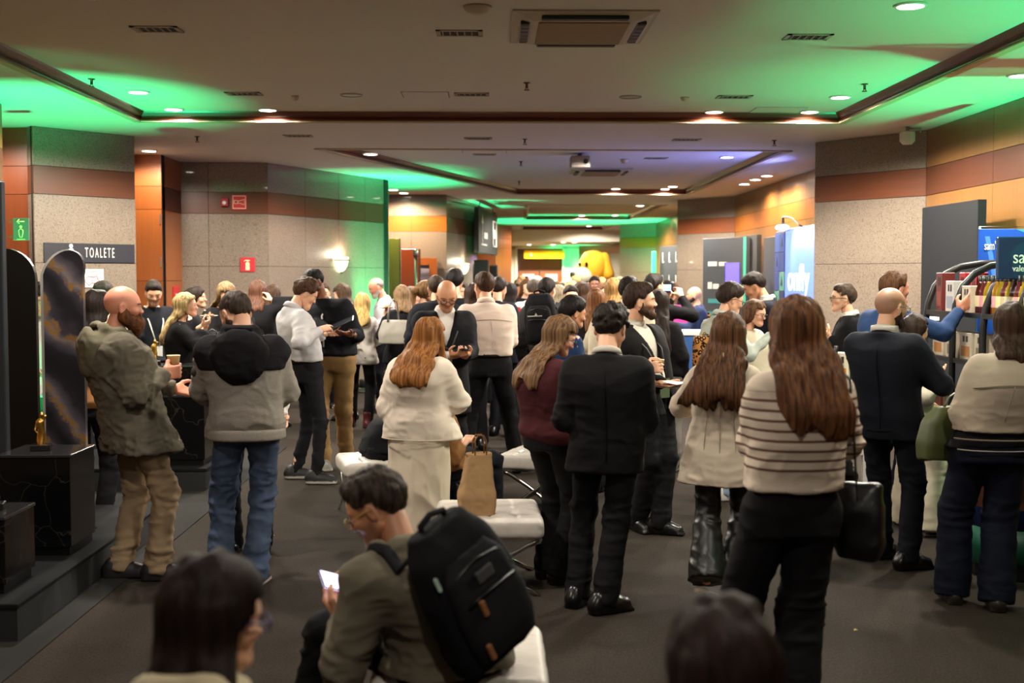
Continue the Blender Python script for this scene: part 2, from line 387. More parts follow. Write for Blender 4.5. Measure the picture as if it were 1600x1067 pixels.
# ceiling: lower slab round the raised trays
T1 = [(-3.62, -3), (3.62, -3), (3.62, 12.6), (-3.62, 12.6)]
T2 = [(-2.17, 15.2), (3.76, 15.35), (3.76, 23.4), (.46, 23.4)]
T3 = [(.76, 26.7), (3.84, 26.7), (3.8, 33.4), (.9, 33.4)]
T4 = [(.95, 37), (3.7, 37), (3.7, 40.3), (.95, 40.3)]
mb = MB()
def slab(pts): mb.prism(pts, ZL, ZH+.05)
slab([(-9, -4), (-3.62, -4), (-3.62, 12.6), (-9, 12.6)]); slab([(3.62, -4), (9, -4), (9, 12.6), (3.62, 12.6)])
slab([(-3.62, -4), (3.62, -4), (3.62, -3), (-3.62, -3)])
slab([(-9, 12.6), (9, 12.6), (9, 15.35), (3.76, 15.35), (-2.17, 15.2), (-9, 15.15)])
slab([(-9, 15.15), (-2.17, 15.2), (.46, 23.4), (-9, 23.4)]); slab([(3.76, 15.35), (9, 15.35), (9, 23.4), (3.76, 23.4)])
slab([(-9, 23.4), (9, 23.4), (9, 26.7), (-9, 26.7)])
slab([(-9, 26.7), (.76, 26.7), (.9, 33.4), (-9, 33.4)]); slab([(3.84, 26.7), (9, 26.7), (9, 33.4), (3.8, 33.4)])
slab([(-9, 33.4), (9, 33.4), (9, 37), (-9, 37)]); slab([(-9, 37), (.95, 37), (.95, 40.3), (-9, 40.3)]); slab([(3.7, 37), (9, 37), (9, 40.3), (3.7, 40.3)])
slab([(-9, 40.3), (9, 40.3), (9, 52), (-9, 52)])
mb.build('ceiling', CEIL)['kind'] = 'structure'
for T in (T1, T2, T3, T4): MB().prism(T, ZH, ZH+.1).build('ceiling', CEIL)['kind'] = 'structure'
sf = box('ceiling', (.63, 40.75, 2.97), (4.4, 46.35, ZL-.01), plaster('d9cfba')); sf['kind'] = 'structure'
# stepped dark wood moulding round each tray, with a pale lip under it
MOLD = wood('5e2f1c', True); LIP = plaster('b8a888')
tn = [3]
def moulding(a, b):
    a = Vector(a); b = Vector(b); d = b-a; L = d.length; tn[0] += 1
    prof = [(-.02, 0), (.05, 0), (.05, .012), (.035, .03), (.06, .045), (.085, .075), (.095, .09), (-.02, .09)]
    m = MB(); n = len(prof); P = [(0, -0-x, ZL+z) for x, z in prof] + [(L, -0-x, ZL+z) for x, z in prof]
    m.raw(P, [tuple(range(n)), tuple(range(n, 2*n))[::-1]] + [(i, n+i, n+(i+1) % n, (i+1) % n) for i in range(n)])
    o = m.build('trim_%d' % tn[0], MOLD); o.location = (a.x, a.y, 0); o.rotation_euler = (0, 0, math.atan2(d.y, d.x)); o['kind'] = 'structure'
    l = MB().box((0, -.045, ZL-.014), (L, .03, ZL-.001)).build('lip', LIP, o)
for T in (T1, T2, T3, T4):
    for i in range(4):
        a, b = T[i], T[(i+1) % 4]
        moulding(b, a)
# ------------------------------------------------------------------ lamps in the ceiling
RIM = plain('e8e4dc', .5); LAMP = glow('fff1e6', 22)
lm = MB().lathe([(.0001, -.012), (.082, -.012), (.082, -.004)], 24, caps=False); 
dm_disc = lm.build('x', LAMP).data; bpy.data.objects.remove(bpy.data.objects['x'])
lr = MB().lathe([(.083, -.013), (.1, -.013), (.104, -.006), (.104, 0), (.083, 0)], 24, caps=False)
dm_rim = lr.build('x', RIM).data; bpy.data.objects.remove(bpy.data.objects['x'])
DL_E = 440
def downlight(px, py, z, label, e=1.0, col=(1, .91, .79), group=None, pos=None, ang=164):
    p = ground(px, py, z) if pos is None else Vector(pos); p.z = z if pos is None else pos[2]
    o = empty('ceiling_downlight', label, 'ceiling light', p, group=group)
    for nm, me in (('rim', dm_rim), ('diffuser', dm_disc)): link(bpy.data.objects.new(nm, me), o)
    L = bpy.data.lights.new('downlight_beam', 'SPOT'); L.energy = DL_E*e; L.color = col; L.spot_size = math.radians(ang); L.spot_blend = .4; L.shadow_soft_size = .09
    lo = bpy.data.objects.new('downlight_beam', L); lo.location = p - Vector((0, 0, .03)); COL.objects.link(lo)
T = ZH; B = ZL
downlight(216, 143, T, 'round downlight lit green around it, biggest in the left corner of the first raised tray', 1)
downlight(271, 170, T, 'round downlight in the left corner of the first raised tray, beside the wood moulding', 1)
downlight(418, 171, T, 'round downlight alone by the far moulding of the first tray, right of the corner pair', 1.2)
downlight(1116, 174, T, 'round downlight by the far moulding of the first tray, left of the right corner pair', 1.3)
downlight(1265, 174, T, 'smaller downlight of the right corner pair in the first tray, near the moulding', 1.4)
downlight(1313, 151, T, 'large downlight of the right corner pair in the first raised tray', 1.3)
downlight(233, 235, B, 'downlight before the wooden cupboard doors, right of the stone column with the restroom sign', .5)
downlight(1594, 117, B, 'downlight at the green lit edge strip above the right wood wall, cut by the frame', 1.3)
downlight(579, 240, B, 'downlight just above the left corner of the second ceiling tray', 1)
downlight(1136, 245, T, 'downlight inside the second tray near its right moulding', 1.2)
for i, (x, y) in enumerate(((1198, 274), (1180, 280), (1163, 287))):
    downlight(x, y, B, ('nearest', 'middle', 'farthest')[i] + ' of three downlights in a row above the glossy right wood wall', .75, (1, .76, .52))
downlight(962, 294.5, T, 'downlight at the far moulding of the second tray, alone in the middle', 1.8)
downlight(1051, 291, T, 'right one of two close downlights at the far right corner of the second tray', 1)
downlight(1039, 294.8, T, 'left one of two close downlights at the far right corner of the second tray', 1)
downlight(615, 296, B, 'left one of two downlights over the recess with the brown doors', .8, (1, .74, .5))
downlight(631, 301, B, 'right one of two downlights over the recess with the brown doors', .8, (1, .74, .5))
downlight(1137, 314.5, B, 'downlight over the corner of the second right stone column', .8)
downlight(1000, 321, B, 'downlight in the lower ceiling just before the third tray', 2)
for x, y, t in ((909, 336.5, 'left'), (961, 336, 'second from left'), (990, 335, 'third from left'), (1040, 333, 'rightmost')):
    downlight(x, y, T, t + ' of four downlights along the far edge of the third tray', 2.6, (1, .82, .62))
for x, y, t in ((880, 379, 'left'), (898, 377.5, 'right'),):
    downlight(x, y, B, t + ' one of a small downlight pair deep in the hall before the framed doors', .9, pos=(at(x, y, 41.4).x, 41.4, 2.965))
for x, y, t in ((827, 385.5, 'left'), (864, 385, 'right')):
    downlight(x, y, B, t + ' one of two tiny downlights above the yellow banner', 1.5, pos=(at(x, y, 44.6).x, 44.6, 2.965))
for x, y, t in ((920, 361, 'left'), (971, 360.5, 'right')):
    downlight(x, y, T, t + ' downlight inside the fourth ceiling tray above the plush dog', .9, pos=(at(x, y, 39.8).x, 39.8, ZH))
# unseen lamps added over the near hall to light the foreground
for x, y, t in ((-2.4, 4.2, 'above the near award platform'), (2.4, 4.2, 'right of the seated man, overhead'), (-2.4, 7.4, 'above the bearded man'), (2.6, 7.6, 'above the navy suit man'), (0, 1.0, 'above the camera'), (.2, 5.6, 'between the black suit and the striped sweater')):
    downlight(0, 0, T, 'added unseen downlight of the first tray overhead, '+t, (.42 if y < 7 else 1.0), pos=(x, y, T), group='added downlights ahead of the frame')
for x, y, e, t in ((1.5, 37.6, .6, 'left, over the way to the plush dog'), (3.1, 37.6, .6, 'right, over the way to the plush dog'), (1.4, 27.5, 1.7, 'left, at the near end of the third tray'), (3.1, 27.5, 1.7, 'right, at the near end of the third tray'), (-.9, 16.0, 1.5, 'left, at the near end of the second tray'), (1.5, 16.0, 1.5, 'right, at the near end of the second tray')):
    downlight(0, 0, T, 'added downlight hidden behind the moulding, '+t, e, pos=(x, y, T))  # lamps added out of sight to brighten the hall and the plush dog
def spot(name, loc, target, energy, color, ang=60, blend=.5, size=.06, parent=None):
    L = bpy.data.lights.new(name, 'SPOT'); L.energy = energy; L.color = color; L.spot_size = math.radians(ang); L.spot_blend = blend; L.shadow_soft_size = size
    o = bpy.data.objects.new(name, L); o.location = loc; o.rotation_euler = (Vector(target)-Vector(loc)).to_track_quat('-Z', 'Y').to_euler(); COL.objects.link(o); return o
GREEN = (.025, 1, .36)
def par(loc, target, e, col, label, ang=70):
    "coloured LED flood can standing on the floor"
    o = empty('flood_light', label, 'stage light', loc)
    d = (Vector(target)-Vector(loc)).normalized(); q = d.to_track_quat('Z', 'Y').to_matrix().to_4x4()
    MB().lathe([(.05, -.1), (.075, -.09), (.08, .0), (.085, .03), (.078, .03), (.07, .0)], 14, M=Matrix.Translation((0, 0, .16)) @ q, caps=False).build('housing', plain('141414', .4), o)
    MB().lathe([(.0001, .01), (.07, .012)], 14, M=Matrix.Translation((0, 0, .16)) @ q, caps=False).build('lens', glow('30ff80' if col[1] > .5 else '4050ff', 6), o)
    MB().box((-.1, -.06, 0), (.1, .06, .012)).box((-.1, -.012, .01), (-.088, .012, .17)).box((.088, -.012, .01), (.1, .012, .17)).build('yoke', plain('101010', .5), o)
    p = Vector(loc)+Vector((0, 0, .16))+d*.1
    spot('flood_beam', p, Vector(target), e, col, ang, 1.0 if ang > 90 else .7, .05)
GE = 620
par((-3.95, 10.3, .01), (-4.15, 11.5, 3.4), GE*1.6, GREEN, 'green flood light on the floor behind the black arch panels', 62)
par((-3.3, 8.7, .01), (-3.52, 9.35, 1.5), GE*.10, GREEN, 'small green flood light at the feet of the green lit woman', 50)
par((4.55, 10.4, .01), (4.3, 10.4, 3.4), GE*1.0, GREEN, 'green flood light at the foot of the right wood wall by the dark backdrop', 92)
par((4.55, 7.2, .01), (4.4, 7.2, 3.4), GE*1.0, GREEN, 'green flood light at the right wood wall behind the product counter', 100)
par((-1.5, 19.0, .01), (-1.80, 19.85, 2.3), GE*2.0, GREEN, 'green flood light washing the end of the angled stone wall', 62)
par((-1.95, 18.6, .01), (-1.8, 19.3, 3.4), GE*.6, GREEN, 'green flood light close to the angled stone wall', 60)
par((-.45, 25.6, .01), (-.1, 26.4, 3.4), GE*1.7, GREEN, 'green flood light at the second angled stone wall', 60)
par((4.45, 26.6, .01), (3.9, 27.4, 3.4), GE*2.0, GREEN, 'green flood light behind the second right stone column', 60)
par((4.5, 33.8, .01), (3.9, 34.6, 3.4), GE*2.0, GREEN, 'green flood light before the third right stone column', 84)
par((.55, 34.2, .01), (1.2, 34.6, 3.4), GE*1.6, GREEN, 'green flood light on the left side deep in the hall', 84)
par((3.15, 45.2, .01), (3.2, 45.9, 3.3), GE*1.5, GREEN, 'green flood light behind the plush dog', 60)
spot('flood_beam', (4.2, 16.6, 2.65), (2.0, 16.6, 3.5), 150, (.22, .25, 1), 130, .9, .1)  # added blue spot without a fixture, tints the ceiling by the light box

downlight(0, 0, ZL, 'downlight in the alcove left of the stone column with the restroom sign', .5, pos=(-5.35, 12.3, ZL))
hw = [o for o in bpy.data.objects if o.name.startswith('wall_left') and abs(o.location.x+4.75) < .02 and abs(o.location.y-16) < .02][0]
for z in (2.46, 1.90): box('hinge', (.42, -.012, z), (.438, .0, z+.13), plain('b9b4aa', .3, 1), hw)
# ------------------------------------------------------------------ figures: distance fields turned into one skin each
F32 = np.float32
def vnoise(P, seed=0):
    i = np.floor(P).astype(np.int64); f = P-i; f = f*f*(3-2*f); r = np.zeros(len(P))
    for dx in (0, 1):
        for dy in (0, 1):
            for dz in (0, 1):
                h = ((i[:, 0]+dx)*73856093) ^ ((i[:, 1]+dy)*19349663) ^ ((i[:, 2]+dz)*83492791) ^ (seed*2654435761)
                h = (h ^ (h >> 13))*1274126177 & 0xffffffff; h = (h ^ (h >> 16)) & 0xffff
                w = (f[:, 0] if dx else 1-f[:, 0])*(f[:, 1] if dy else 1-f[:, 1])*(f[:, 2] if dz else 1-f[:, 2])
                r += w*(h/65535.)
    return r
def smin(a, b, k):
    if k <= 0: return np.minimum(a, b)
    h = np.maximum(k-np.abs(a-b), 0)/k
    return np.minimum(a, b) - h*h*k*.25
class Field:
    """prims: list of (bbox lo, bbox hi, function(X,Y,Z), k, op)"""
    def __init__(s): s.p = []
    def add(s, lo, hi, fn, k=.02, op='+'): s.p.append((np.array(lo, float), np.array(hi, float), fn, k, op)); return s
    def cap(s, a, b, ra, rb, k=.02, flat=False, op='+', sq=None):
        a = np.array(a, float); b = np.array(b, float); ba = b-a; L2 = max(ba@ba, 1e-9); L = math.sqrt(L2); rm = max(ra, rb)
        def fn(X, Y, Z):
            px, py, pz = X-a[0], Y-a[1], Z-a[2]
            tr = (px*ba[0]+py*ba[1]+pz*ba[2])/L2; t = np.clip(tr, 0, 1)
            d = np.sqrt((px-t*ba[0])**2+(py-t*ba[1])**2+(pz-t*ba[2])**2) - (ra+(rb-ra)*t)
            if flat: d = np.maximum(d, (tr-1)*L)
            return d
        return s.add(np.minimum(a, b)-rm, np.maximum(a, b)+rm, fn, k, op)
    def ell(s, c, r, R=None, k=.02, op='+'):
        c = np.array(c, float); r = np.array(r, float); m = r.min(); e = r.max() if R is not None else r
        def fn(X, Y, Z):
            x, y, z = X-c[0], Y-c[1], Z-c[2]
            if R is not None: x, y, z = (R[0][0]*x+R[1][0]*y+R[2][0]*z, R[0][1]*x+R[1][1]*y+R[2][1]*z, R[0][2]*x+R[1][2]*y+R[2][2]*z)
            k0 = np.sqrt((x/r[0])**2+(y/r[1])**2+(z/r[2])**2); k1 = np.sqrt((x/r[0]**2)**2+(y/r[1]**2)**2+(z/r[2]**2)**2)
            return k0*(k0-1)/np.maximum(k1, 1e-6)
        return s.add(c-e, c+e, fn, k, op)
    def box(s, c, h, R=None, rd=.01, k=.01, op='+'):
        c = np.array(c, float); h = np.array(h, float); e = np.full(3, np.linalg.norm(h)) if R is not None else h
        def fn(X, Y, Z):
            x, y, z = X-c[0], Y-c[1], Z-c[2]
            if R is not None: x, y, z = (R[0][0]*x+R[1][0]*y+R[2][0]*z, R[0][1]*x+R[1][1]*y+R[2][1]*z, R[0][2]*x+R[1][2]*y+R[2][2]*z)
            x, y, z = np.abs(x)-h[0]+rd, np.abs(y)-h[1]+rd, np.abs(z)-h[2]+rd
            return np.sqrt(np.maximum(x, 0)**2+np.maximum(y, 0)**2+np.maximum(z, 0)**2)+np.minimum(np.maximum(x, np.maximum(y, z)), 0)-rd
        return s.add(c-e, c+e, fn, k, op)
    def loft(s, rows, k=.03, p=2.3, grow=0., z0=None, z1=None, op='+'):
        """stack of ellipse-like sections: rows (z, cx, cy, a, b)"""
        rows = np.array(sorted(rows), float); zz = rows[:, 0]
        z0 = zz[0] if z0 is None else z0; z1 = zz[-1] if z1 is None else z1
        zs = np.linspace(zz[0], zz[-1], 60)
        def sm(c):
            v = np.interp(zs, zz, c); kk = np.array([1, 2, 3, 4, 3, 2, 1])/16
            return np.convolve(np.pad(v, 3, 'edge'), kk, 'valid')
        cx, cy, a, b = (sm(rows[:, i]) for i in (1, 2, 3, 4))
        am, bm = a.max()+grow, b.max()+grow
        def fn(X, Y, Z):
            zf = np.clip(Z, z0, z1); CX, CY = np.interp(zf, zs, cx), np.interp(zf, zs, cy)
            A, B = np.interp(zf, zs, a)+grow, np.interp(zf, zs, b)+grow
            q = (np.abs((X-CX)/A)**p+np.abs((Y-CY)/B)**p)**(1/p)
            d = (q-1)*np.minimum(A, B)
            return np.maximum(d, np.maximum(z0-Z, Z-z1))
        return s.add((cx.min()-am, cy.min()-bm, z0), (cx.max()+am, cy.max()+bm, z1), fn, k, op)
    def cut(s, p, n):
        "keeps the side that n points away from"
        p = np.array(p, float); n = np.array(n, float); n /= np.linalg.norm(n)
        return s.add((-9,)*3, (9,)*3, lambda X, Y, Z: (X-p[0])*n[0]+(Y-p[1])*n[1]+(Z-p[2])*n[2], 0, '&')
    def mesh(s, h):
        plus = [q for q in s.p if q[4] == '+']
        if not plus: return np.zeros((0, 3)), np.zeros((0, 4), int)
        lo = np.min([q[0] for q in plus], 0)-2.5*h; hi = np.max([q[1] for q in plus], 0)+2.5*h
        n = np.maximum(np.ceil((hi-lo)/h).astype(int)+1, 4); ax = [lo[i]+h*np.arange(n[i]) for i in range(3)]
        F = np.full(tuple(n), 1.0, F32)
        for (a, b, fn, k, op) in s.p:
            m = k+3*h
            i0 = [int(np.searchsorted(ax[i], a[i]-m)) for i in range(3)]; i1 = [int(np.searchsorted(ax[i], b[i]+m)) for i in range(3)]
            if any(i1[i] <= i0[i] for i in range(3)): continue
            sl = tuple(slice(i0[i], i1[i]) for i in range(3))
            X = ax[0][sl[0]].astype(F32)[:, None, None]; Y = ax[1][sl[1]].astype(F32)[None, :, None]; Z = ax[2][sl[2]].astype(F32)[None, None, :]
            d = fn(X, Y, Z).astype(F32)
            if op == '+': F[sl] = smin(F[sl], d, k)
            elif op == '-': F[sl] = -smin(-F[sl], d, k)
            else: F[sl] = np.maximum(F[sl], d)
        return nets(F, lo, h)
def nets(F, lo, h):
    S = F < 0; nx, ny, nz = F.shape
    c = np.zeros((nx-1, ny-1, nz-1), np.int8)
    for i in (0, 1):
        for j in (0, 1):
            for k in (0, 1): c += S[i:nx-1+i, j:ny-1+j, k:nz-1+k]
    act = (c > 0) & (c < 8); I = np.argwhere(act)
    if len(I) == 0: return np.zeros((0, 3)), np.zeros((0, 4), int)
    id_ = np.full(act.shape, -1, np.int32); id_[act] = np.arange(len(I))
    acc = np.zeros((len(I), 3)); cnt = np.zeros(len(I))
    for a in range(3):
        o1, o2 = [q for q in range(3) if q != a]
        for u in (0, 1):
            for v in (0, 1):
                o = np.zeros(3, int); o[o1] = u; o[o2] = v; e = o.copy(); e[a] = 1
                f0 = F[I[:, 0]+o[0], I[:, 1]+o[1], I[:, 2]+o[2]]; f1 = F[I[:, 0]+e[0], I[:, 1]+e[1], I[:, 2]+e[2]]
                m = (f0 < 0) != (f1 < 0); t = np.where(m, f0/np.where(m, f0-f1, 1), 0)
                p = np.tile(o.astype(float), (len(I), 1)); p[:, a] = t
                acc += p*m[:, None]; cnt += m
    V = lo + h*(I + acc/cnt[:, None]); Q = []
    for a in range(3):
        b, c2 = [(1, 2), (2, 0), (0, 1)][a]
        s0 = [slice(1, -1)]*3; s1 = [slice(1, -1)]*3; s0[a] = slice(0, -1); s1[a] = slice(1, None)
        A, B = S[tuple(s0)], S[tuple(s1)]
        for flip, M in ((0, A & ~B), (1, ~A & B)):
            K = np.argwhere(M)
            if not len(K): continue
            K = K+1; K[:, a] -= 1
            def at_(db, dc):
                q = K.copy(); q[:, b] -= db; q[:, c2] -= dc; return id_[q[:, 0], q[:, 1], q[:, 2]]
            q = np.stack([at_(1, 1), at_(0, 1), at_(0, 0), at_(1, 0)], 1); Q.append(q[:, ::-1] if flip else q)
    Q = np.concatenate(Q); return V, Q[(Q >= 0).all(1)]
def vnormals(V, Q):
    n = np.cross(V[Q[:, 2]]-V[Q[:, 0]], V[Q[:, 3]]-V[Q[:, 1]]); o = np.zeros_like(V)
    for i in range(4): np.add.at(o, Q[:, i], n)
    return o/np.maximum(np.linalg.norm(o, axis=1), 1e-9)[:, None]
def relax(V, Q, n=1, w=.5):
    for _ in range(n):
        s = np.zeros_like(V); c = np.zeros(len(V))
        for i in range(4):
            for j in ((i+1) % 4, (i+3) % 4): np.add.at(s, Q[:, i], V[Q[:, j]]); np.add.at(c, Q[:, i], 1)
        V = V*(1-w)+w*s/np.maximum(c, 1)[:, None]
    return V
def qmesh(name, V, Q, mat, parent=None, col=None, label=None):
    me = bpy.data.meshes.new(name); me.vertices.add(len(V)); me.vertices.foreach_set('co', np.ascontiguousarray(V, F32).ravel())
    me.loops.add(4*len(Q)); me.loops.foreach_set('vertex_index', np.ascontiguousarray(Q, np.int32).ravel())
    me.polygons.add(len(Q)); me.polygons.foreach_set('loop_start', np.arange(0, 4*len(Q), 4, dtype=np.int32))
    me.polygons.foreach_set('use_smooth', np.ones(len(Q), bool)); me.update(calc_edges=True)
    if col is not None:
        c = np.ones((len(V), 4), F32); c[:, :3] = col; at_ = me.color_attributes.new('Col', 'FLOAT_COLOR', 'POINT'); at_.data.foreach_set('color', c.ravel())
    me.materials.append(mat); o = bpy.data.objects.new(name, me)
    if label: o['label'] = label
    return link(o, parent)
def folds(V, Q, amp, seed, sc=(9, 9, 13), mask=None):
    n = vnormals(V, Q); sc = np.array(sc)
    w = vnoise(V*sc*.5, seed+5)[:, None]*np.array([[1.6, 1.6, 1.6]])
    a = 1-np.abs(2*vnoise(V*sc+w, seed)-1); b = 1-np.abs(2*vnoise(V*sc*2.1+w*1.5, seed+1)-1)
    f = (a**2*.75+b**2*.4-.45)*amp
    if mask is not None: f *= mask
    return V+n*f[:, None]
def v3(*a): return np.array(a, float)
def rotm(yaw, pitch=0, roll=0):
    "local rotation: yaw clockwise seen from above, pitch nodding forward, roll towards the right shoulder (degrees)"
    return np.array((Matrix.Rotation(math.radians(-yaw), 3, 'Z') @ Matrix.Rotation(math.radians(-pitch), 3, 'X') @ Matrix.Rotation(math.radians(roll), 3, 'Y')))
# ---- heads ------------------------------------------------------------------
def head_field(sex, k=1):
    f = Field(); w = 1.0 if sex == 'm' else .95; j = 1.0 if sex == 'm' else .86
    f.ell((0, -.012, .035), (.078*w, .1, .091))
    f.cap((0, .03, .012), (0, .052, -.07), .062*w, .038*j, .03)
    for s in (-1, 1):
        f.cap((s*.05*j, .0, -.045), (s*.018, .066, -.092*j), .024, .02, .025)
        f.cap((s*.012, .083, .026), (s*.045, .07, .026), .012, .011, .012)
        f.ell((s*.042, .058, -.018), (.024, .024, .024), None, .02)
    f.cap((0, .085, .014), (0, .102, -.02), .008, .0125, .01)
    for s in (-1, 1): f.ell((s*.0125, .095, -.024), (.009, .011, .008), None, .006)
    f.ell((0, .078, -.094*j), (.02, .018, .016), None, .018)
    for s in (-1, 1): f.ell((s*.032, .099, .004), (.015, .014, .010), None, .012, '-')
    for s in (-1, 1): f.ell((s*.032, .0775, .004), (.0125, .0125, .0125), None, .002)
    f.cap((-.016, .086, -.051), (.016, .086, -.051), .006, .006, .006)
    f.cap((-.012, .086, -.060), (.012, .086, -.060), .007, .007, .006)
    for s in (-1, 1):
        f.ell((s*.079*w, -.008, -.002), (.009, .021, .033), rotm(-s*14, 10), .008)
        f.ell((s*.087*w, -.004, .0), (.006, .011, .018), rotm(-s*14, 10), .006, '-')
    return f
_head_cache = {}
def head_mesh(sex, h):
    key = (sex, h)
    if key not in _head_cache:
        V, Q = head_field(sex).mesh(h); V = relax(V, Q, 1, .35)
        _head_cache[key] = (V, Q)
    return _head_cache[key]
def head_colors(V, skin, lips, hairc, stubble=0, brow=True, sex='m', scalp=0):
    c = np.tile(np.array(skin), (len(V), 1)); x, y, z = np.abs(V[:, 0]), V[:, 1], V[:, 2]
    def blend(m, col, a=1.0):
        nonlocal c
        w = (np.clip(m, 0, 1)*a)[:, None]; c = c*(1-w)+np.array(col)*w
    if scalp:
        zl = np.interp(y, [-.13, -.085, -.05, -.028, -.012, .012, .03, .055, .075, .095], [-.085, -.085, -.04, -.005, .02, .02, .015, .05, .074, .076]); blend(np.clip((z-zl+.004)/.014, 0, 1)*((x < .083) | (y < -.03)), hairc, scalp)
    if stubble:
        m = np.clip((-.012-z+np.clip(.035-y, 0, .1)*-.3)/.02, 0, 1)*np.clip((y-.0)/.02, 0, 1)*np.clip((x+.0)/.01+.3, 0, 1)
        m *= ~((x < .02) & (z > -.042) & (z < -.0) & (y > .09)); blend(m, hairc, stubble)
    blend(((x < .024-((z+.055)/.012)**2*.008) & (z < -.044) & (z > -.068) & (y > .075)).astype(float), lips, .8)
    blend(np.clip(1-np.hypot((x-.05)/.03, (z+.03)/.03), 0, 1)*(y > .04), (skin[0]*1.1, skin[1]*.8, skin[2]*.75), .5)
    if brow: blend(((np.abs(z-.027+np.clip(x-.035, 0, 1)*.2) < (.0058 if sex == 'm' else .0042)) & (x > .012) & (x < .055) & (y > .05)).astype(float), hairc, .85)
    e = np.hypot(x-.032, (z-.004)*1.25)
    blend(((e < .0115) & (y > .07)).astype(float), (.62, .58, .54), .9); blend(((e < .0062) & (y > .07)).astype(float), (.03, .018, .012), 1)
    blend(((e > .0085) & (e < .0135) & (z > .006) & (y > .07)).astype(float), (.03, .02, .015), .75)
    return c
# ---- hands ------------------------------------------------------------------
POSES = {'relaxed': (22, 30, 20, .35), 'phone': (38, 52, 30, .75), 'cup': (48, 48, 32, .9), 'open': (4, 8, 5, -.15), 'flat': (8, 10, 6, .15), 'fist': (75, 85, 45, 1.0), 'point': (50, 60, 35, .7)}
_hand_cache = {}
def hand_mesh(pose, h):
    "right hand: x thumb side, y along the fingers, z out of the palm"
    if (pose, h) in _hand_cache: return _hand_cache[(pose, h)]
    c1, c2, c3, th = POSES[pose]; f = Field()
    f.cap((0, -.055, 0), (0, .01, 0), .026, .026, .02)
    f.box((.002, .05, 0), (.040, .047, .014), None, .013, .018); f.ell((.028, .03, .008), (.018, .032, .016), None, .015)
    for i, (x, L, r, sp) in enumerate(((.031, .074, .0092, 5), (.0095, .083, .0096, 1), (-.0125, .077, .0092, -3), (-.0325, .06, .0082, -8))):
        if pose == 'open': sp *= 2.4
        p = v3(x, .088, 0); ang = 0; d0 = math.radians(sp)
        for j, (q, cc) in enumerate(zip((.45, .31, .24), (c1, c2, c3))):
            if pose == 'point' and i == 0: cc *= .3
            ang += math.radians(cc+(3*i if cc > 15 else 0)); e = p+L*q*v3(math.sin(d0)*math.cos(ang), math.cos(d0)*math.cos(ang), math.sin(ang))
            f.cap(p, e, r*(1-.07*j), r*(1-.07*(j+1)), .004 if j else .010); p = e
    a = v3(.032, .018, .006); b = a+.040*v3(.78, .55, .25+.5*th); 
    b = b/1; n = b+.030*v3(.35-.45*th, .85, .2+.45*th); t = n+.024*v3(.1-.55*th, .85, .1+.4*th)
    f.cap(a, b, .015, .0125, .014); f.cap(b, n, .0118, .0105, .004); f.cap(n, t, .0105, .0085, .003)
    V, Q = f.mesh(h); V = relax(V, Q, 1, .3); _hand_cache[(pose, h)] = (V, Q); return V, Q
# ---- shoes ------------------------------------------------------------------
_shoe_cache = {}
def shoe_mesh(kind, h):
    "toe along +y, ankle over the origin, sole at z 0"
    if (kind, h) in _shoe_cache: return _shoe_cache[(kind, h)]
    f = Field()
    if kind == 'heel':
        f.cap((0, -.045, .085), (0, .10, .022), .026, .024, .02); f.cap((0, .1, .02), (0, .165, .014), .030, .014, .02); f.cap((0, -.06, .08), (0, -.055, .0), .014, .005, .01, True)
        f.cap((0, .07, .006), (0, .16, .004), .03, .022, .008); f.cut((0, 0, 0), (0, 0, -1))
    elif kind == 'sandal':
        f.box((0, .06, .012), (.042, .135, .012), None, .01, .01); f.cap((-.04, .1, .02), (.04, .1, .02), .02, .02, .01)
    else:
        dress = kind == 'dress'; t = .012 if dress else .022
        f.box((0, .045, t*.5), (.040 if dress else .046, .128, t*.5+.003), None, .008, .012)
        f.cap((0, -.055, .045), (0, -.035, .085), .042, .040, .02); f.cap((0, -.04, .05), (0, .07, .045), .043, .043, .03)
        f.cap((0, .05, .040), (0, .128, .034), .043, .036 if dress else .040, .03)
        if kind == 'boot': f.cap((0, -.03, .06), (0, -.03, .2), .046, .05, .02, True); f.box((0, -.055, .02), (.042, .035, .03), None, .008, .005)
        f.cut((0, 0, 0), (0, 0, -1))
    V, Q = f.mesh(h); V = relax(V, Q, 1, .3); _shoe_cache[(kind, h)] = (V, Q); return V, Q
SKINS = {'fair': ('e0ac8c', 'b96a58'), 'tan': ('c98f6b', '9c5a4a'), 'olive': ('b57d58', '8f5040'), 'brown': ('7d4f34', '653a2e'), 'dark': ('4e2f20', '45251f'), 'red': ('d58f74', 'a85a4c')}
ANCH = {}
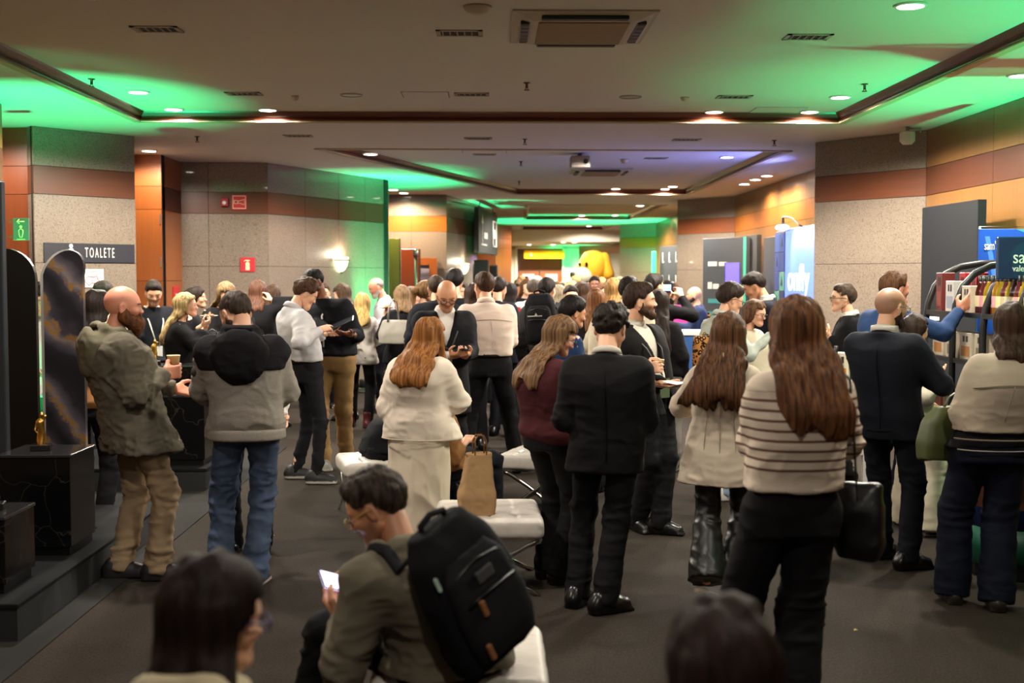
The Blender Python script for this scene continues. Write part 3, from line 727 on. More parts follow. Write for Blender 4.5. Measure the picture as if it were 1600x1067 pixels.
def person(key, label, px, py, Y, az, head=None, H=1.72, sex='m', wide=1.0, skin='fair', hd=(0, 0, 0), hair=('short', '2a1c14'), top=None, inner=None, legs=('trousers', '17161a'),
           shoes=('dress', '0c0b0b'), L=None, R=None, feet=None, sit=None, beard=None, glasses=None, lanyard=None, res=None, yaw_dy=None, belt=None, group=None, low=False, stance=.0, stubble=0, turn=0):
    """px, py: where the hips stand in the picture; Y their distance; az facing clockwise from straight away; head: picture point of the ears' middle, with distance offset"""
    s = H/1.75; h = res or min(.024, max(.008, Y*.00150)); hh = min(.013, max(.0048, Y*(.00080 if Y < 9.2 else .00098)))
    base = at(px, py, Y); base.z = 0; azr = math.radians(az)
    o = empty('person', label, 'person', base, -azr, group)
    Wm = Matrix.Translation(base) @ Matrix.Rotation(-azr, 4, 'Z'); Wi = Wm.inverted()
    def loc(p):
        "local point from ('p', px, py, distance offset) or a plain local triple"
        if p[0] == 'p':
            q = Wi @ at(p[1], p[2], Y+(p[3] if len(p) > 3 else 0)); return v3(*q)
        return v3(*p)*s
    sd = int(abs(px*7+py*13)) % 997
    m = sex == 'm'
    hipz = .93*s if sit is None else sit+.09
    hc = loc(('p', *head)) if head is not None else v3(0, .03*s, 1.625*s if sit is None else hipz+.70*s)
    Rh = rotm(*hd); hs = s*.985 if m else s*.97
    if abs(hs-1) < .09: hs = 1+(hs-1)*.5
    nk_top = hc + Rh@v3(0, -.028, -.055)*hs
    nb = hc + Rh@v3(0, -.035, -.06)*hs*.9 + v3(0, -.03-.0010*max(hd[1], 0), -.088)*hs
    shz = nb[2]-.062*s; sw = (.178 if m else .152)*s*wide
    pel = v3(0, 0, hipz)
    tz = np.array([0, .22, .45, .65, .80, .90, 1.0]); 
    A = np.array([.168, .156, .172, .190, .197, .172, .062] if m else [.178, .148, .150, .162, .163, .135, .052])*s*np.array([wide, wide, wide, wide, wide, wide**.5, 1])
    Bd = np.array([.118, .112, .122, .130, .112, .082, .058] if m else [.125, .102, .118, .130, .100, .072, .05])*s*np.array([wide**1.3]*5+[1, 1])
    def ctr(t): return nb[0]*t**1.25, nb[1]*(t**1.4)-.018*s*math.sin(t*3.1), hipz+(nb[2]-hipz)*t
    rows = [(ctr(t)[2], ctr(t)[0], ctr(t)[1], a, b) for t, a, b in zip(tz, A, Bd)]
    # arms
    U, FA = .285*s, .255*s; arms = {}
    for sgn, spec, nm in ((-1, L, 'L'), (1, R, 'R')):
        cx, cy, _ = ctr(.88); S = v3(cx+sgn*sw, cy-.005, shz)
        sp = spec or {}
        Wt = loc(sp['to']) if 'to' in sp else v3(cx*.4+sgn*(sw+.055*s), .05*s+cy*.3, shz-.50*s)
        d = Wt-S; D = np.linalg.norm(d); mx = (U+FA)*.985
        if D > mx: Wt = S+d*mx/D; d = Wt-S; D = mx
        pole = v3(*sp.get('pole', (sgn*.32, -.4, -1))); dn = d/D; pole = pole-dn*(pole@dn); pole /= np.linalg.norm(pole)
        a = (U*U-FA*FA+D*D)/(2*D); e = S+dn*a+pole*math.sqrt(max(U*U-a*a, 1e-6))
        fd = (Wt-e)/np.linalg.norm(Wt-e)
        fdir = v3(*sp['dir']) if 'dir' in sp else fd; fdir = fdir/np.linalg.norm(fdir); fdir = fdir+fd*.35; fdir /= np.linalg.norm(fdir)
        pn = v3(*sp.get('palm', (-sgn, 0.1, 0) if 'to' not in sp else (-sgn*.5, 0, .8))); pn = pn-fdir*(pn@fdir); pn /= np.linalg.norm(pn)
        th = np.cross(fdir, pn)*sgn
        arms[nm] = dict(S=S, E=e, W=Wt, f=fdir, n=pn, t=th, pose=sp.get('pose', 'relaxed'), fd=fd, sgn=sgn)
    # legs
    legj = {}
    for sgn, nm in ((-1, 'L'), (1, 'R')):
        hj = v3(sgn*.088*s*wide, 0, hipz-.02*s)
        if feet and feet[0 if sgn < 0 else 1] is not None:
            q = feet[0 if sgn < 0 else 1]; g = ground(q[0], q[1]) if q[0] != 'l' else Wm @ Vector((q[1]*s, q[2]*s, 0)); ft = v3(*(Wi @ g)); fz = q[2] if len(q) > 2 and q[0] != 'l' else (q[3] if len(q) > 3 else sgn*9)
        else: ft = v3(sgn*(.105+stance)*s, -.02*s, 0); fz = sgn*9
        lift = .055 if shoes[0] == 'heel' else .03
        ank = ft+v3(0, 0, .07*s+lift)
        d = ank-hj; D = np.linalg.norm(d); T, C = (.425*s, .415*s)
        if D > T+C-.004: T = C = (D+.004)/2
        pole = v3(sgn*.12, 1, .12 if sit is None else 1.0); dn = d/D; pole = pole-dn*(pole@dn); pole /= np.linalg.norm(pole)
        a = (T*T-C*C+D*D)/(2*D); kn = hj+dn*a+pole*math.sqrt(max(T*T-a*a, 1e-7)); legj[nm] = (hj, kn, ank, ft, fz)
    skc, lip = lin(SKINS[skin][0]), lin(SKINS[skin][1]); hcol = lin(hair[1]) if len(hair) > 1 else lin('2a1c14')
    SM = skinmat()
    # body: one mesh of core, head and hands
    f = Field(); f.loft([(z, x, y, a*.80, b*.78) for z, x, y, a, b in rows], p=2.2)
    f.cap(nk_top+v3(0, 0, .0), nb+v3(0, 0, -.06*s), (.050 if m else .042)*s, (.058 if m else .046)*s, .02)
    for a in arms.values():
        f.cap(a['S'], a['E'], .045*s, .036*s, .03); f.cap(a['E'], a['W'], (.038 if m else .033)*s, (.026 if m else .022)*s, .01)
    for hj, kn, ank, ft, fz in legj.values(): f.cap(hj, kn, (.066 if legs[0] != 'skirt' else .045)*s, (.046 if legs[0] != 'skirt' else .03)*s, .03); f.cap(kn, ank, .042*s if legs[0] != 'skirt' else .028*s, .030*s, .01)
    hb = .03
    V, Q = f.mesh(hb); C = np.tile(np.array(skc), (len(V), 1)); VS, QS, CS = [V], [Q], [C]; off = len(V)
    hV, hQ = head_mesh(sex, round(hh, 4) if not low else .012)
    C = head_colors(hV, skc, lip, hcol, stubble if not beard else max(stubble, .6), True, sex, {'bald': 0, 'fringe': 0, 'shaved': .55}.get(hair[0], .8))
    VS.append((hV*hs)@Rh.T+hc); QS.append(hQ+off); CS.append(C); off += len(hV)
    fN = Field().cap(nk_top, nb+v3(0, 0, -.03*s), (.050 if m else .042)*s, (.058 if m else .046)*s)
    V, Q = fN.mesh(max(hh*1.6, .008)); VS.append(V); QS.append(Q+off); CS.append(np.tile(np.array(skc), (len(V), 1))); off += len(V)
    for nm, a in arms.items():
        hV, hQ = hand_mesh(a['pose'] if not low else 'relaxed', round(max(.0054, min(.011, hh*1.0)), 4)); B = np.stack([a['t'], a['f'], a['n']], 0)
        hsz = s*(1.0 if m else .92); P = (hV*hsz)@B+a['W']; q = hQ+off
        if np.linalg.det(B) < 0: q = q[:, ::-1]
        gl = a['pose'] == 'never'
        VS.append(P); QS.append(q); CS.append(np.tile(np.array(skc)*.97, (len(P), 1))); off += len(P)
        a['P'] = a['W']+a['f']*.075*hsz+a['n']*.016*hsz
    qmesh('body', np.concatenate(VS), np.concatenate(QS), SM, o, np.concatenate(CS))
    # ---- clothing
    def torso_rows(extra, hem, flare=0):
        r = [(z, x, y, a+extra, b+extra) for z, x, y, a, b in rows]; z0 = rows[0][0]
        if hem < z0:
            lx = (legj['L'][1]+legj['R'][1])/2 if sit is None else v3(0, 0, 0)
            r = [(hem, lx[0]*.6, lx[1]*.5, A[0]+extra+.012+flare, Bd[0]+extra+.012+flare)] + r
        return r
    def garment(nm, spec, parent=o):
        kind, colr = spec[0], spec[1]; kw = dict(spec[2]) if len(spec) > 2 else {}
        ex = {'shirt': .014, 'tee': .012, 'sweater': .022, 'knit': .026, 'blazer': .026, 'coat': .034, 'jacket': .040, 'hoodie': .032, 'inner': .006}[kind]*1.0
        ex = kw.get('ex', ex); hem = hipz+kw.get('hem', {'shirt': .07, 'tee': .0, 'sweater': -.03, 'knit': -.04, 'blazer': -.13, 'coat': -.42, 'jacket': -.15, 'hoodie': -.03, 'inner': .06}[kind])*s
        neck = nb[2]+kw.get('neck', {'shirt': .0, 'tee': -.02, 'sweater': -.012, 'knit': -.01, 'blazer': -.004, 'coat': .0, 'jacket': .012, 'hoodie': -.005, 'inner': .012}[kind])*s
        g = Field(); rr = torso_rows(ex, hem, kw.get('flare', 0))
        if kind in ('sweater', 'hoodie', 'shirt') and kw.get('blouse', 1):      # ribbed hem pulls the cloth in, fabric hangs over it
            rr = [(z, x, y, a*(1.0 if i > 1 else 1.02), b*(1.04 if i in (1, 2) else 1)) for i, (z, x, y, a, b) in enumerate(rr)]
        g.loft(rr, p=2.4, z0=hem, z1=neck)
        rs = kw.get('sleeve', 1.0); le = kw.get('loose', 0)
        for a in arms.values():
            u0, u1 = (.056 if m else .047)*s*wide**.5+ex*.55, (.046 if m else .040)*s+ex*.6+le
            g.cap(a['S']+v3(-a['sgn']*.015, 0, -.012), a['E'], u0, u1, .05)
            if rs > .55:
                e = a['E']+(a['W']-a['E'])*(rs*.97 if rs < 1 else .965)
                g.cap(a['E'], e, u1, ((.030 if m else .026)*s+ex*.5+le*kw.get('cuff', .8)), .02, True)
        if kind in ('shirt', 'blazer', 'coat', 'jacket') and kw.get('collar', 1):      # collar ring
            c0 = nb+v3(0, -.004, -.03*s); rr_ = (.064 if m else .055)*s+ex*.25; up = .050*s if kind in ('shirt', 'jacket') else .030*s
            tilt = (nk_top-nb); tilt = tilt/np.linalg.norm(tilt)
            g.cap(c0, c0+tilt*up, rr_+.014, rr_, .025, True); g.cap(c0+tilt*.02*s, c0+tilt*(up+.05), rr_-.011, rr_-.011, .004, True, '-')
        if kind in ('blazer', 'coat') and kw.get('open', 0):      # open front wedge
            wv = kw['open']*s; top_ = nb+v3(0, .10*s, .0); 
            pth = v3(0, ctr(.4)[1]+.16*s, hipz+.42*(nb[2]-hipz))
            def wedge(X, Y_, Z):
                t = np.clip((Z-pth[2])/(top_[2]-pth[2]), 0, 1.2); half = wv*t+(.012*s if kw.get('hang') is None else kw['hang']*s)*(t <= 0)
                return np.maximum(np.maximum(np.abs(X-nb[0]*np.clip((Z-hipz)/(nb[2]-hipz), 0, 1)**1.25)-half, (nb[1]*.5+.02*s)-Y_), (pth[2]-Z) if kw.get('hang') is None else (hem-1-Z))
            g.add((-.3, 0, hem-.1), (.3, .5, neck+.1), wedge, .004, '-')
        V, Q = g.mesh(h)
        if not len(V): return None
        V = relax(V, Q, 1, .4)
        amp = kw.get('fold', {'shirt': .012, 'tee': .008, 'sweater': .010, 'knit': .012, 'blazer': .007, 'coat': .008, 'jacket': .016, 'hoodie': .012, 'inner': .002}[kind])
        dm = np.full(len(V), .55)
        for a in arms.values(): dm += .9*np.exp(-(np.linalg.norm(V-a['E'], axis=1)/.13)**2)
        dm += .5*np.exp(-((V[:, 2]-hem)/.14)**2); dm *= np.clip((neck-V[:, 2])/.07, .1, 1)
        if not low: V = folds(V, Q, amp*s, sd+len(nm), kw.get('fsc', (8, 8, 14)), dm)
        mt = kw.get('mat') or cloth(colr, kind={'knit': 'knit'}.get(kind, kw.get('kind', '')))
        go = qmesh(nm, V, Q, mt, parent, label=kw.get('label'))
        if kind in ('shirt', 'inner') and not low and Y < 15:
            r = (.061 if m else .052)*s; tl = Vector(nk_top-nb); tl = (tl.normalized()*.6+Vector((0, 0, .4))).normalized()
            M = Matrix.Translation(Vector(nb)+Vector((0, -.004, 0))+tl*.022*s) @ tl.to_track_quat('Z', 'Y').to_matrix().to_4x4()
            u = .55 if kind == 'inner' else 1
            MB().lathe([(r-.004, -.03), (r-.006, .020*u), (r-.002, .024*u), (r+.012, .012*u), (r+.022, -.022), (r+.012, -.026)], 24, M=M, caps=False).build('collar', mt, go)
        return go
    if inner: garment(inner[2].pop('name', 'shirt') if len(inner) > 2 else 'shirt', inner)
    names = {'shirt': 'shirt', 'tee': 'shirt', 'sweater': 'sweater', 'knit': 'cardigan', 'blazer': 'blazer', 'coat': 'coat', 'jacket': 'jacket', 'hoodie': 'hoodie'}
    tp = garment(names[top[0]], top) if top else None
    # ---- legs
    lk, lc = legs[0], legs[1]; lw = dict(legs[2]) if len(legs) > 2 else {}
    wz = hipz+.10*s
    hem_low = bool(top) and not belt
    if lk in ('trousers', 'wide', 'slim', 'flare', 'jeans'):
        th, knr, hm = {'trousers': (.092, .068, .066), 'wide': (.098, .088, .098), 'slim': (.086, .058, .047), 'flare': (.086, .070, .11), 'jeans': (.092, .070, .064)}[lk]
        g = Field(); r0 = [q for q in rows if q[0] <= wz+.05*s]
        tk = .0 if top and top[0] == 'shirt' and belt else -.006
        g.loft([(hipz-.09*s, 0, -.01, A[0]*.96+tk, Bd[0]*.97+tk)]+[(z, x, y, a+.006+tk, b+.006+tk) for z, x, y, a, b in r0]+[(wz+.06*s, ctr(.25)[0], ctr(.25)[1], A[1]+.006, Bd[1]+.006)], z1=wz, z0=hipz-.10*s, k=.05)
        sl = lw.get('hem', .035)
        for hj, kn, ank, ft, fz in legj.values():
            e = ft+v3(0, 0, sl) if sit is None else ank+(ank-kn)*.08
            g.cap(hj+v3(0, 0, .0), kn, (th*s*wide**.8)*(.95 if hem_low else 1), knr*s*wide**.5, .04); g.cap(kn, e, knr*s*wide**.5, hm*s, .03, True)
            if sit is not None: g.ell(hj+v3(0, -.03, .0), (.10*s, .105*s, .085*s), None, .05)
        V, Q = g.mesh(h*(1.12 if Y < 9.2 else 1.4)); V = relax(V, Q, 1, .4)
        dm = np.full(len(V), .35)
        for hj, kn, ank, ft, fz in legj.values():
            dm += .8*np.exp(-((V[:, 2]-kn[2])/.12)**2)*.6+1.1*np.exp(-((V[:, 2]-.10)/.14)**2)*.6
        dm += .4*np.exp(-((V[:, 2]-(hipz-.08*s))/.08)**2)
        if not low: V = folds(V, Q, lw.get('fold', .012)*s, sd+3, (7, 7, 17), np.minimum(dm, 1.4)*np.clip((wz-V[:, 2])/.05, .1, 1)*np.clip((V[:, 2]-.03)/.08, .15, 1))
        qmesh('jeans' if lk == 'jeans' else 'trousers', V, Q, lw.get('mat') or cloth(lc, .8, kind='denim' if lk == 'jeans' else lw.get('kind', '')), o)
    elif lk == 'skirt':
        g = Field(); hz = lw.get('hem', .2)*s; kx = (legj['L'][3]+legj['R'][3])/2
        g.loft([(hz, kx[0]*.8, kx[1]*.8, lw.get('w', .19)*s, lw.get('d', .17)*s), (hipz-.25*s, kx[0]*.35, kx[1]*.35, .186*s*wide, .15*s), (hipz, 0, -.01, A[0]+.014, Bd[0]+.014), (wz, *ctr(.25)[:2], A[1]+.01, Bd[1]+.01)], z0=hz, z1=wz)
        V, Q = g.mesh(h); V = relax(V, Q, 1, .4); V = folds(V, Q, .016*s, sd+3, (11, 11, 2.6), np.clip((wz-V[:, 2])/.3, .1, 1.3)); qmesh('skirt', V, Q, cloth(lc, .85), o)
    if belt:
        g = Field(); g.loft([(wz-.06*s, *ctr(.2)[:2], A[1]+.022, Bd[1]+.024), (wz+.02*s, *ctr(.28)[:2], A[1]+.022, Bd[1]+.024)], z0=wz-.032*s, z1=wz+.006*s); V, Q = g.mesh(h*.8); qmesh('belt', V, Q, leather(belt), o)
    # ---- shoes
    if not low or shoes[0] != 'dress':
        for nm, (hj, kn, ank, ft, fz) in legj.items():
            V, Q = shoe_mesh(shoes[0], round(min(.016, max(.006, h*.9)), 4)); c1 = lin(shoes[1]); c2 = lin(shoes[2]) if len(shoes) > 2 else c1
            col = np.where((V[:, 2] < .024)[:, None], np.array(c2), np.array(c1))
            if shoes[0] == 'heel': pass
            S = qmesh('shoe', V*s, Q, vmat(.28 if shoes[0] in ('dress', 'heel', 'boot') else .6), o, col); S.location = ft+v3(0, 0, .0); S.rotation_euler = (0, 0, -math.radians(fz))
            if sit is not None or (feet and feet[0 if nm == 'L' else 1] and len(feet[0 if nm == 'L' else 1]) > 4): pass
    # ---- hair
    make_hair(o, hair, hc, Rh, hs, nb, ctr, A, Bd, h, sd, beard, low, sex)
    if glasses and not low: make_glasses(o, glasses, hc, Rh, hs)
    if lanyard and not low: make_lanyard(o, lanyard, nb, ctr, hipz, Bd, s)
    info = dict(o=o, W=Wm, arms=arms, s=s, hc=hc, Rh=Rh, hs=hs, nb=nb, hipz=hipz, ctr=ctr, A=A, B=Bd, shz=shz, sw=sw, rows=rows, h=h, legj=legj)
    ANCH[key] = info
    return info
def make_hair(o, hair, hc, Rh, hs, nb, ctr, A, Bd, h, sd, beard, low, sex='m'):
    kind = hair[0]; kw = dict(hair[3]) if len(hair) > 3 else {}; c2 = hair[2] if len(hair) > 2 else None
    hh = max(.0072, h*.85) if not low else .016; Ri = Rh.T/hs
    def H(X, Y, Z):
        x, y, z = X-hc[0], Y-hc[1], Z-hc[2]
        return (Ri[0, 0]*x+Ri[0, 1]*y+Ri[0, 2]*z, Ri[1, 0]*x+Ri[1, 1]*y+Ri[1, 2]*z, Ri[2, 0]*x+Ri[2, 1]*y+Ri[2, 2]*z)
    def G(p): return hc+Rh@v3(*p)*hs
    M = hairmat(hair[1], c2) if kind != 'bald' else None
    f = Field(); lo, hi = hc-.16*hs, hc+.16*hs
    def shell(t, ty=0., tz=0.):
        r = (.078+t, .1+t+ty, .091+t+tz)
        def fn(X, Y, Z):
            x, y, z = H(X, Y, Z); y = y+.012; z = z-.035
            k0 = np.sqrt((x/r[0])**2+(y/r[1])**2+(z/r[2])**2); return (k0-1)*.085*hs
        return fn
    def line(ys, zs, soft=.8):
        def fn(X, Y, Z):
            x, y, z = H(X, Y, Z); y, z = np.broadcast_arrays(y, z); return (np.interp(y, ys, zs)-z)*soft*hs
        return fn
    amp, sc = .006, (55, 55, 5)
    if kind in ('short', 'curly', 'quiff', 'crew'):
        t = {'short': .011, 'curly': .015, 'quiff': .012, 'crew': .006}[kind]+kw.get('t', 0)
        z_back = kw.get('back', -.078)
        YS = [-.13, -.085, -.05, -.028, -.012, .012, .03, .055, .075, .095]; ZS = [z_back, z_back, -.035, .0, .026, .024, .02, .05, .074, .076]
        def crop(X, Y, Z):
            x, y, z = np.broadcast_arrays(*H(X, Y, Z)); zl = np.interp(y, YS, ZS); te = t*(.18+.82*np.clip((z-zl)/.06, 0, 1))
            k0 = np.sqrt((x/(.078+te))**2+((y+.012)/(.102+te))**2+((z-.035)/(.094+te))**2); return np.maximum((k0-1)*.085, (zl-z)*.8)*hs
        f.add(lo, hi, crop, .0)
        if kind in ('quiff', 'short'): q = .022 if kind == 'quiff' else .015; f.cap(G((-.03, .052, .098)), G((.03, .052, .098)), q*hs, q*hs, .03); f.cap(G((0, .05, .102)), G((0, -.05, .112)), (q+.006)*hs, q*hs, .04)
        if kind == 'curly':
            rng = np.random.RandomState(sd)
            for _ in range(110):
                a, b = rng.uniform(0, 6.28), rng.uniform(-.35, 1.0); q = v3(math.cos(a)*math.sqrt(1-b*b)*.09, math.sin(a)*math.sqrt(1-b*b)*.11-.012, .045+b*.1); f.ell(G(q), (rng.uniform(.012, .020)*hs,)*3, None, .006)
        f.add((-9,)*3, (9,)*3, line(YS, ZS), 0, '&')
        if kind == 'curly': amp = .007; sc = (65, 65, 65)
        else: amp, sc = .006, (75, 75, 30)
    elif kind in ('long', 'bob', 'pony', 'bun', 'wavy'):
        t = .016+kw.get('t', 0); f.add(lo, hi, shell(t, .004, .004), 0)
        part = kw.get('part', .0)
        def face(X, Y, Z):
            x, y, z = H(X, Y, Z); x, y, z = np.broadcast_arrays(x, y, z)
            zt = .082-(np.abs(x-part)/.07)**2*.07
            return -np.minimum(np.minimum(y-np.interp(z, [-.12, 0, .05, .09], [.022, .018, .035, .06]), zt-z), .085-np.abs(x))*hs
        f.add(lo, hi, face, .006, '-')
        if kind in ('long', 'wavy', 'bob'):
            zend = hc[2]-kw.get('len', .42)*hs; bk = Rh@v3(0, -1, 0); bk[2] = 0
            def back_at(z):
                t = np.clip((z-ctr(0)[2])/(ctr(1)[2]-ctr(0)[2]), 0, 1); c = ctr(float(t)); return c[1]-np.interp(t, [0, .22, .45, .65, .8, .9, 1], Bd)-kw.get('off', .030), c[0]
            w0 = kw.get('w', .098); hy = hc[1]+bk[1]*.035*hs; hx = hc[0]+bk[0]*.035*hs; sx = kw.get('sx', 0)
            r_ = [(hc[2]+.05*hs, hc[0]+bk[0]*.02*hs, hc[1]+bk[1]*.02*hs, .090*hs, .087*hs), (hc[2]-.03*hs, hx, hy, (.092+(w0-.098)*.5)*hs, .080*hs)]
            z = hc[2]-.09*hs; zs_ = nb[2]+.0
            while z > zend+.025:
                by, bx = back_at(min(z, nb[2]-.03)); u = (hc[2]-z)/(hc[2]-zend); q = np.clip((hc[2]-.03*hs-z)/max(hc[2]-.03*hs-zs_+.03, .06), 0, 1); q = q*q*(3-2*q)
                yy = min(hy*(1-q)+by*q, hy); r_.append((z, hx*(1-q)+(bx+(hx-bx)*.6)*q+sx*u*u, yy, (w0*min(1, .94+u)+kw.get('spread', .02)*u*u)*hs, (.074-.034*q)*hs)); z -= .04
            by, bx = back_at(zend); r_.append((zend, bx+(hx-bx)*.6+sx, min(by, hy), (w0+kw.get('spread', .02))*kw.get('end', .8)*hs, .022*hs))
            g2 = Field(); f.loft(r_, k=.02, p=2.2)
            f.add(lo-v3(0, 0, .25), hi, lambda X, Y, Z: -np.minimum(np.minimum(H(X, Y, Z)[1]-.025+0*X+0*Z, .06-H(X, Y, Z)[2]), .075-np.abs(H(X, Y, Z)[0]))*hs, .008, '-')
            amp, sc = (.011, (38, 38, 2.2)) if kind != 'wavy' else (.014, (30, 30, 7))
            if kw.get('front'):
                for sg in (-1, 1):
                    p0 = G((sg*.082, .02, .0)); p1 = p0+v3(sg*.02, .03, -.16)*hs; p2 = p1+v3(sg*.005, .03, -.12)*hs; f.cap(p0, p1, .03*hs, .034*hs, .02); f.cap(p1, p2, .034*hs, .02*hs, .02)
        if kind == 'pony':
            p0 = G((0, -.105, .06)); p1 = p0+(Rh@v3(0, -.05, 0))+v3(0, 0, -.05)*hs; p2 = p1+v3(0, -.01, -.22)*hs
            f.cap(p0, p1, .03*hs, .034*hs, .02); f.cap(p1, p2, .036*hs, .014*hs, .02)
        if kind == 'bun': f.ell(G((0, -.115, .05)), (.05*hs,)*3, None, .01)
    elif kind == 'fringe':      # bald crown, hair only round the sides
        f.add(lo, hi, shell(.006, .002, -.012), 0)
        f.add((-9,)*3, (9,)*3, line([-.13, -.085, -.05, -.028, -.012, .012, .03], [-.062, -.062, -.035, .0, .026, .03, .2]), 0, '&')
        f.add((-9,)*3, (9,)*3, lambda X, Y, Z: (H(X, Y, Z)[2]-.075)*hs+0*X+0*Y+0*Z, 0, '&'); amp = .002
    if f.p:
        V, Q = f.mesh(hh)
        if len(V):
            V = relax(V, Q, 1, .4); n = vnormals(V, Q); q = V*np.array(sc); V = V+n*((vnoise(q, sd)-.5)*2*amp)[:, None]
            if kind in ('long', 'wavy', 'bob'): V[:, 2] -= np.clip((zend+.10-V[:, 2])/.10, 0, 1)**2*(vnoise(V*np.array((30, 30, 0)), sd+4)-.45)*.09*(.4 if kind == 'bob' else 1)
            qmesh('hair', V, Q, M, o)
    if beard:
        g = Field(); L = beard[1] if len(beard) > 1 else .012
        hf = head_field('m')
        g.cap(G((-.052, .004, -.05)), G((-.02, .068, -.09)), .022*hs+L*.4, .024*hs+L*.5, .02); g.cap(G((.052, .004, -.05)), G((.02, .068, -.09)), .022*hs+L*.4, .024*hs+L*.5, .02)
        g.cap(G((-.02, .070, -.09)), G((.02, .070, -.09)), .024*hs+L*.4, .024*hs+L*.4, .02)
        g.cap(G((-.025, .093, -.040)), G((.025, .093, -.040)), .009*hs, .009*hs, .006)
        for sg in (-1, 1): g.cap(G((sg*.066, .008, .0)), G((sg*.055, .008, -.05)), .012*hs, .018*hs, .015)
        if L > .03: g.cap(G((0, .072, -.09)), G((0, .078, -.10-L)), .042*hs, .022*hs, .03)
        g.add(hc-.2, hc+.2, lambda X, Y, Z: np.sqrt((H(X, Y, Z)[0]/1.6)**2+((H(X, Y, Z)[1]-.095))**2+(H(X, Y, Z)[2]+.055)**2)*hs-.014*hs, .006, '-')
        V, Q = g.mesh(max(.005, h*.6) if not low else .013)
        V = relax(V, Q, 1, .4); V = V+vnormals(V, Q)*((vnoise(V*np.array((90, 90, 20)), sd+2)-.5)*.006)[:, None]
        qmesh('beard', V, Q, hairmat(beard[0], beard[2] if len(beard) > 2 else None), o)
def make_glasses(o, colr, hc, Rh, hs):
    m = MB()
    def G(p): return Vector(hc+Rh@v3(*p)*hs)
    for sg in (-1, 1):
        m.tube([G((sg*.034+.024*math.cos(a)*1.0, .106-abs(math.cos(a))*.003, .002+.018*math.sin(a))) for a in np.linspace(0, 2*math.pi, 17)[:-1]], .0024*hs, 6, True)
        m.tube([G((sg*.058, .100, .008)), G((sg*.080, .05, .008)), G((sg*.083, -.005, .010)), G((sg*.083, -.03, -.006))], .0024*hs, 6)
    m.tube([G((-.011, .106, .006)), G((0, .110, .008)), G((.011, .106, .006))], .0022*hs, 6)
    m.build('glasses', plain(colr, .3), o)
def make_lanyard(o, spec, nb, ctr, hipz, Bd, s):
    colr, drop = spec[0], spec[1]*s; badge = spec[2] if len(spec) > 2 else None
    m = MB(); zb = nb[2]-drop
    tb = (zb-hipz)/(nb[2]-hipz); c = ctr(max(0, tb)); fy = c[1]+float(np.interp(max(tb, 0), [0, .22, .45, .65, .8, .9, 1], Bd))+.045*s
    for sg in (-1, 1):
        pts = [(nb[0], nb[1]-.075*s, nb[2]+.005*s), (nb[0]+sg*.07*s, nb[1]-.02*s, nb[2]+.0*s), (nb[0]+sg*.085*s, nb[1]+.06*s, nb[2]-.05*s), (nb[0]*.9+sg*.07*s, ctr(.75)[1]+.175*s, nb[2]-.16*s), (c[0]+sg*.012*s, fy+.012*s, zb)]
        m.tube(pts, .0075*s, 6, flat=(1, .22))
    m.build('lanyard', plain(colr, .6), o)
    if badge: box('badge', (c[0]-.045*s, fy, zb-.13*s), (c[0]+.045*s, fy+.006, zb), plain(badge, .4), o)
# ------------------------------------------------------------------ people, nearest first
BK, BK2, NV = '141214', '1b191b', '14161f'
def pz(y, Y): return CAMZ-(y-434)*Y/FPX
FR = dict(to=(-.1, .32, 1.05), pose='phone', palm=(.3, 0, .9)); FRR = dict(to=(.1, .32, 1.05), pose='phone', palm=(-.3, 0, .9))
def hood(info, colr, name='hood', drop=.20, wide=.15, back=.07):
    "a hood lying on the back, child of the person"
    nb, s = info['nb'], info['s']; g = Field(); c = info['ctr'](.86); yb = c[1]-float(np.interp(.86, [0, .22, .45, .65, .8, .9, 1], info['B']))
    g.cap((nb[0]-.09*s, nb[1]+.02*s, nb[2]+.0), (nb[0]-wide*.62*s, yb-.02*s, nb[2]-.07*s), .036*s, .048*s, .05); g.cap((nb[0]+.09*s, nb[1]+.02*s, nb[2]+.0), (nb[0]+wide*.62*s, yb-.02*s, nb[2]-.07*s), .036*s, .048*s, .05)
    g.ell((c[0], yb-.045*s, nb[2]-.11*s), (wide*s, back*s, drop*.62*s), None, .06); g.cap((nb[0]-.07*s, nb[1]-.07*s, nb[2]+.03*s), (nb[0]+.07*s, nb[1]-.07*s, nb[2]+.03*s), .03*s, .03*s, .05)
    g.ell((c[0], yb-.01*s, nb[2]-.02*s), (wide*.55*s, .05*s, .05*s), None, .03, '-')
    V, Q = g.mesh(info['h']); V = relax(V, Q, 1, .5); V = folds(V, Q, .012*s, 9, (9, 9, 12)); return qmesh(name, V, Q, cloth(colr), info['o'])
def patch(info, name, colr, z0, z1, grow, y1=None, t_neck=None):
    "a second cloth panel lying over the torso between two heights (z local)"
    g = Field(); g.loft([(z, x, y, a+grow, b+grow) for z, x, y, a, b in info['rows']], p=2.4, z0=z0, z1=z1)
    for a in info['arms'].values():
        d = a['E']-a['S']; e = a['S']+d*.22; g.cap(a['S']+v3(-a['sgn']*.015, 0, -.012), e, .054*info['s']+grow*.60, .050*info['s']+grow*.55, .05, True)
    g.cut((0, 0, z0), (0, 0, -1))
    V, Q = g.mesh(info['h']); V = relax(V, Q, 1, .4); V = folds(V, Q, .006, 4); return qmesh(name, V, Q, cloth(colr), info['o'])
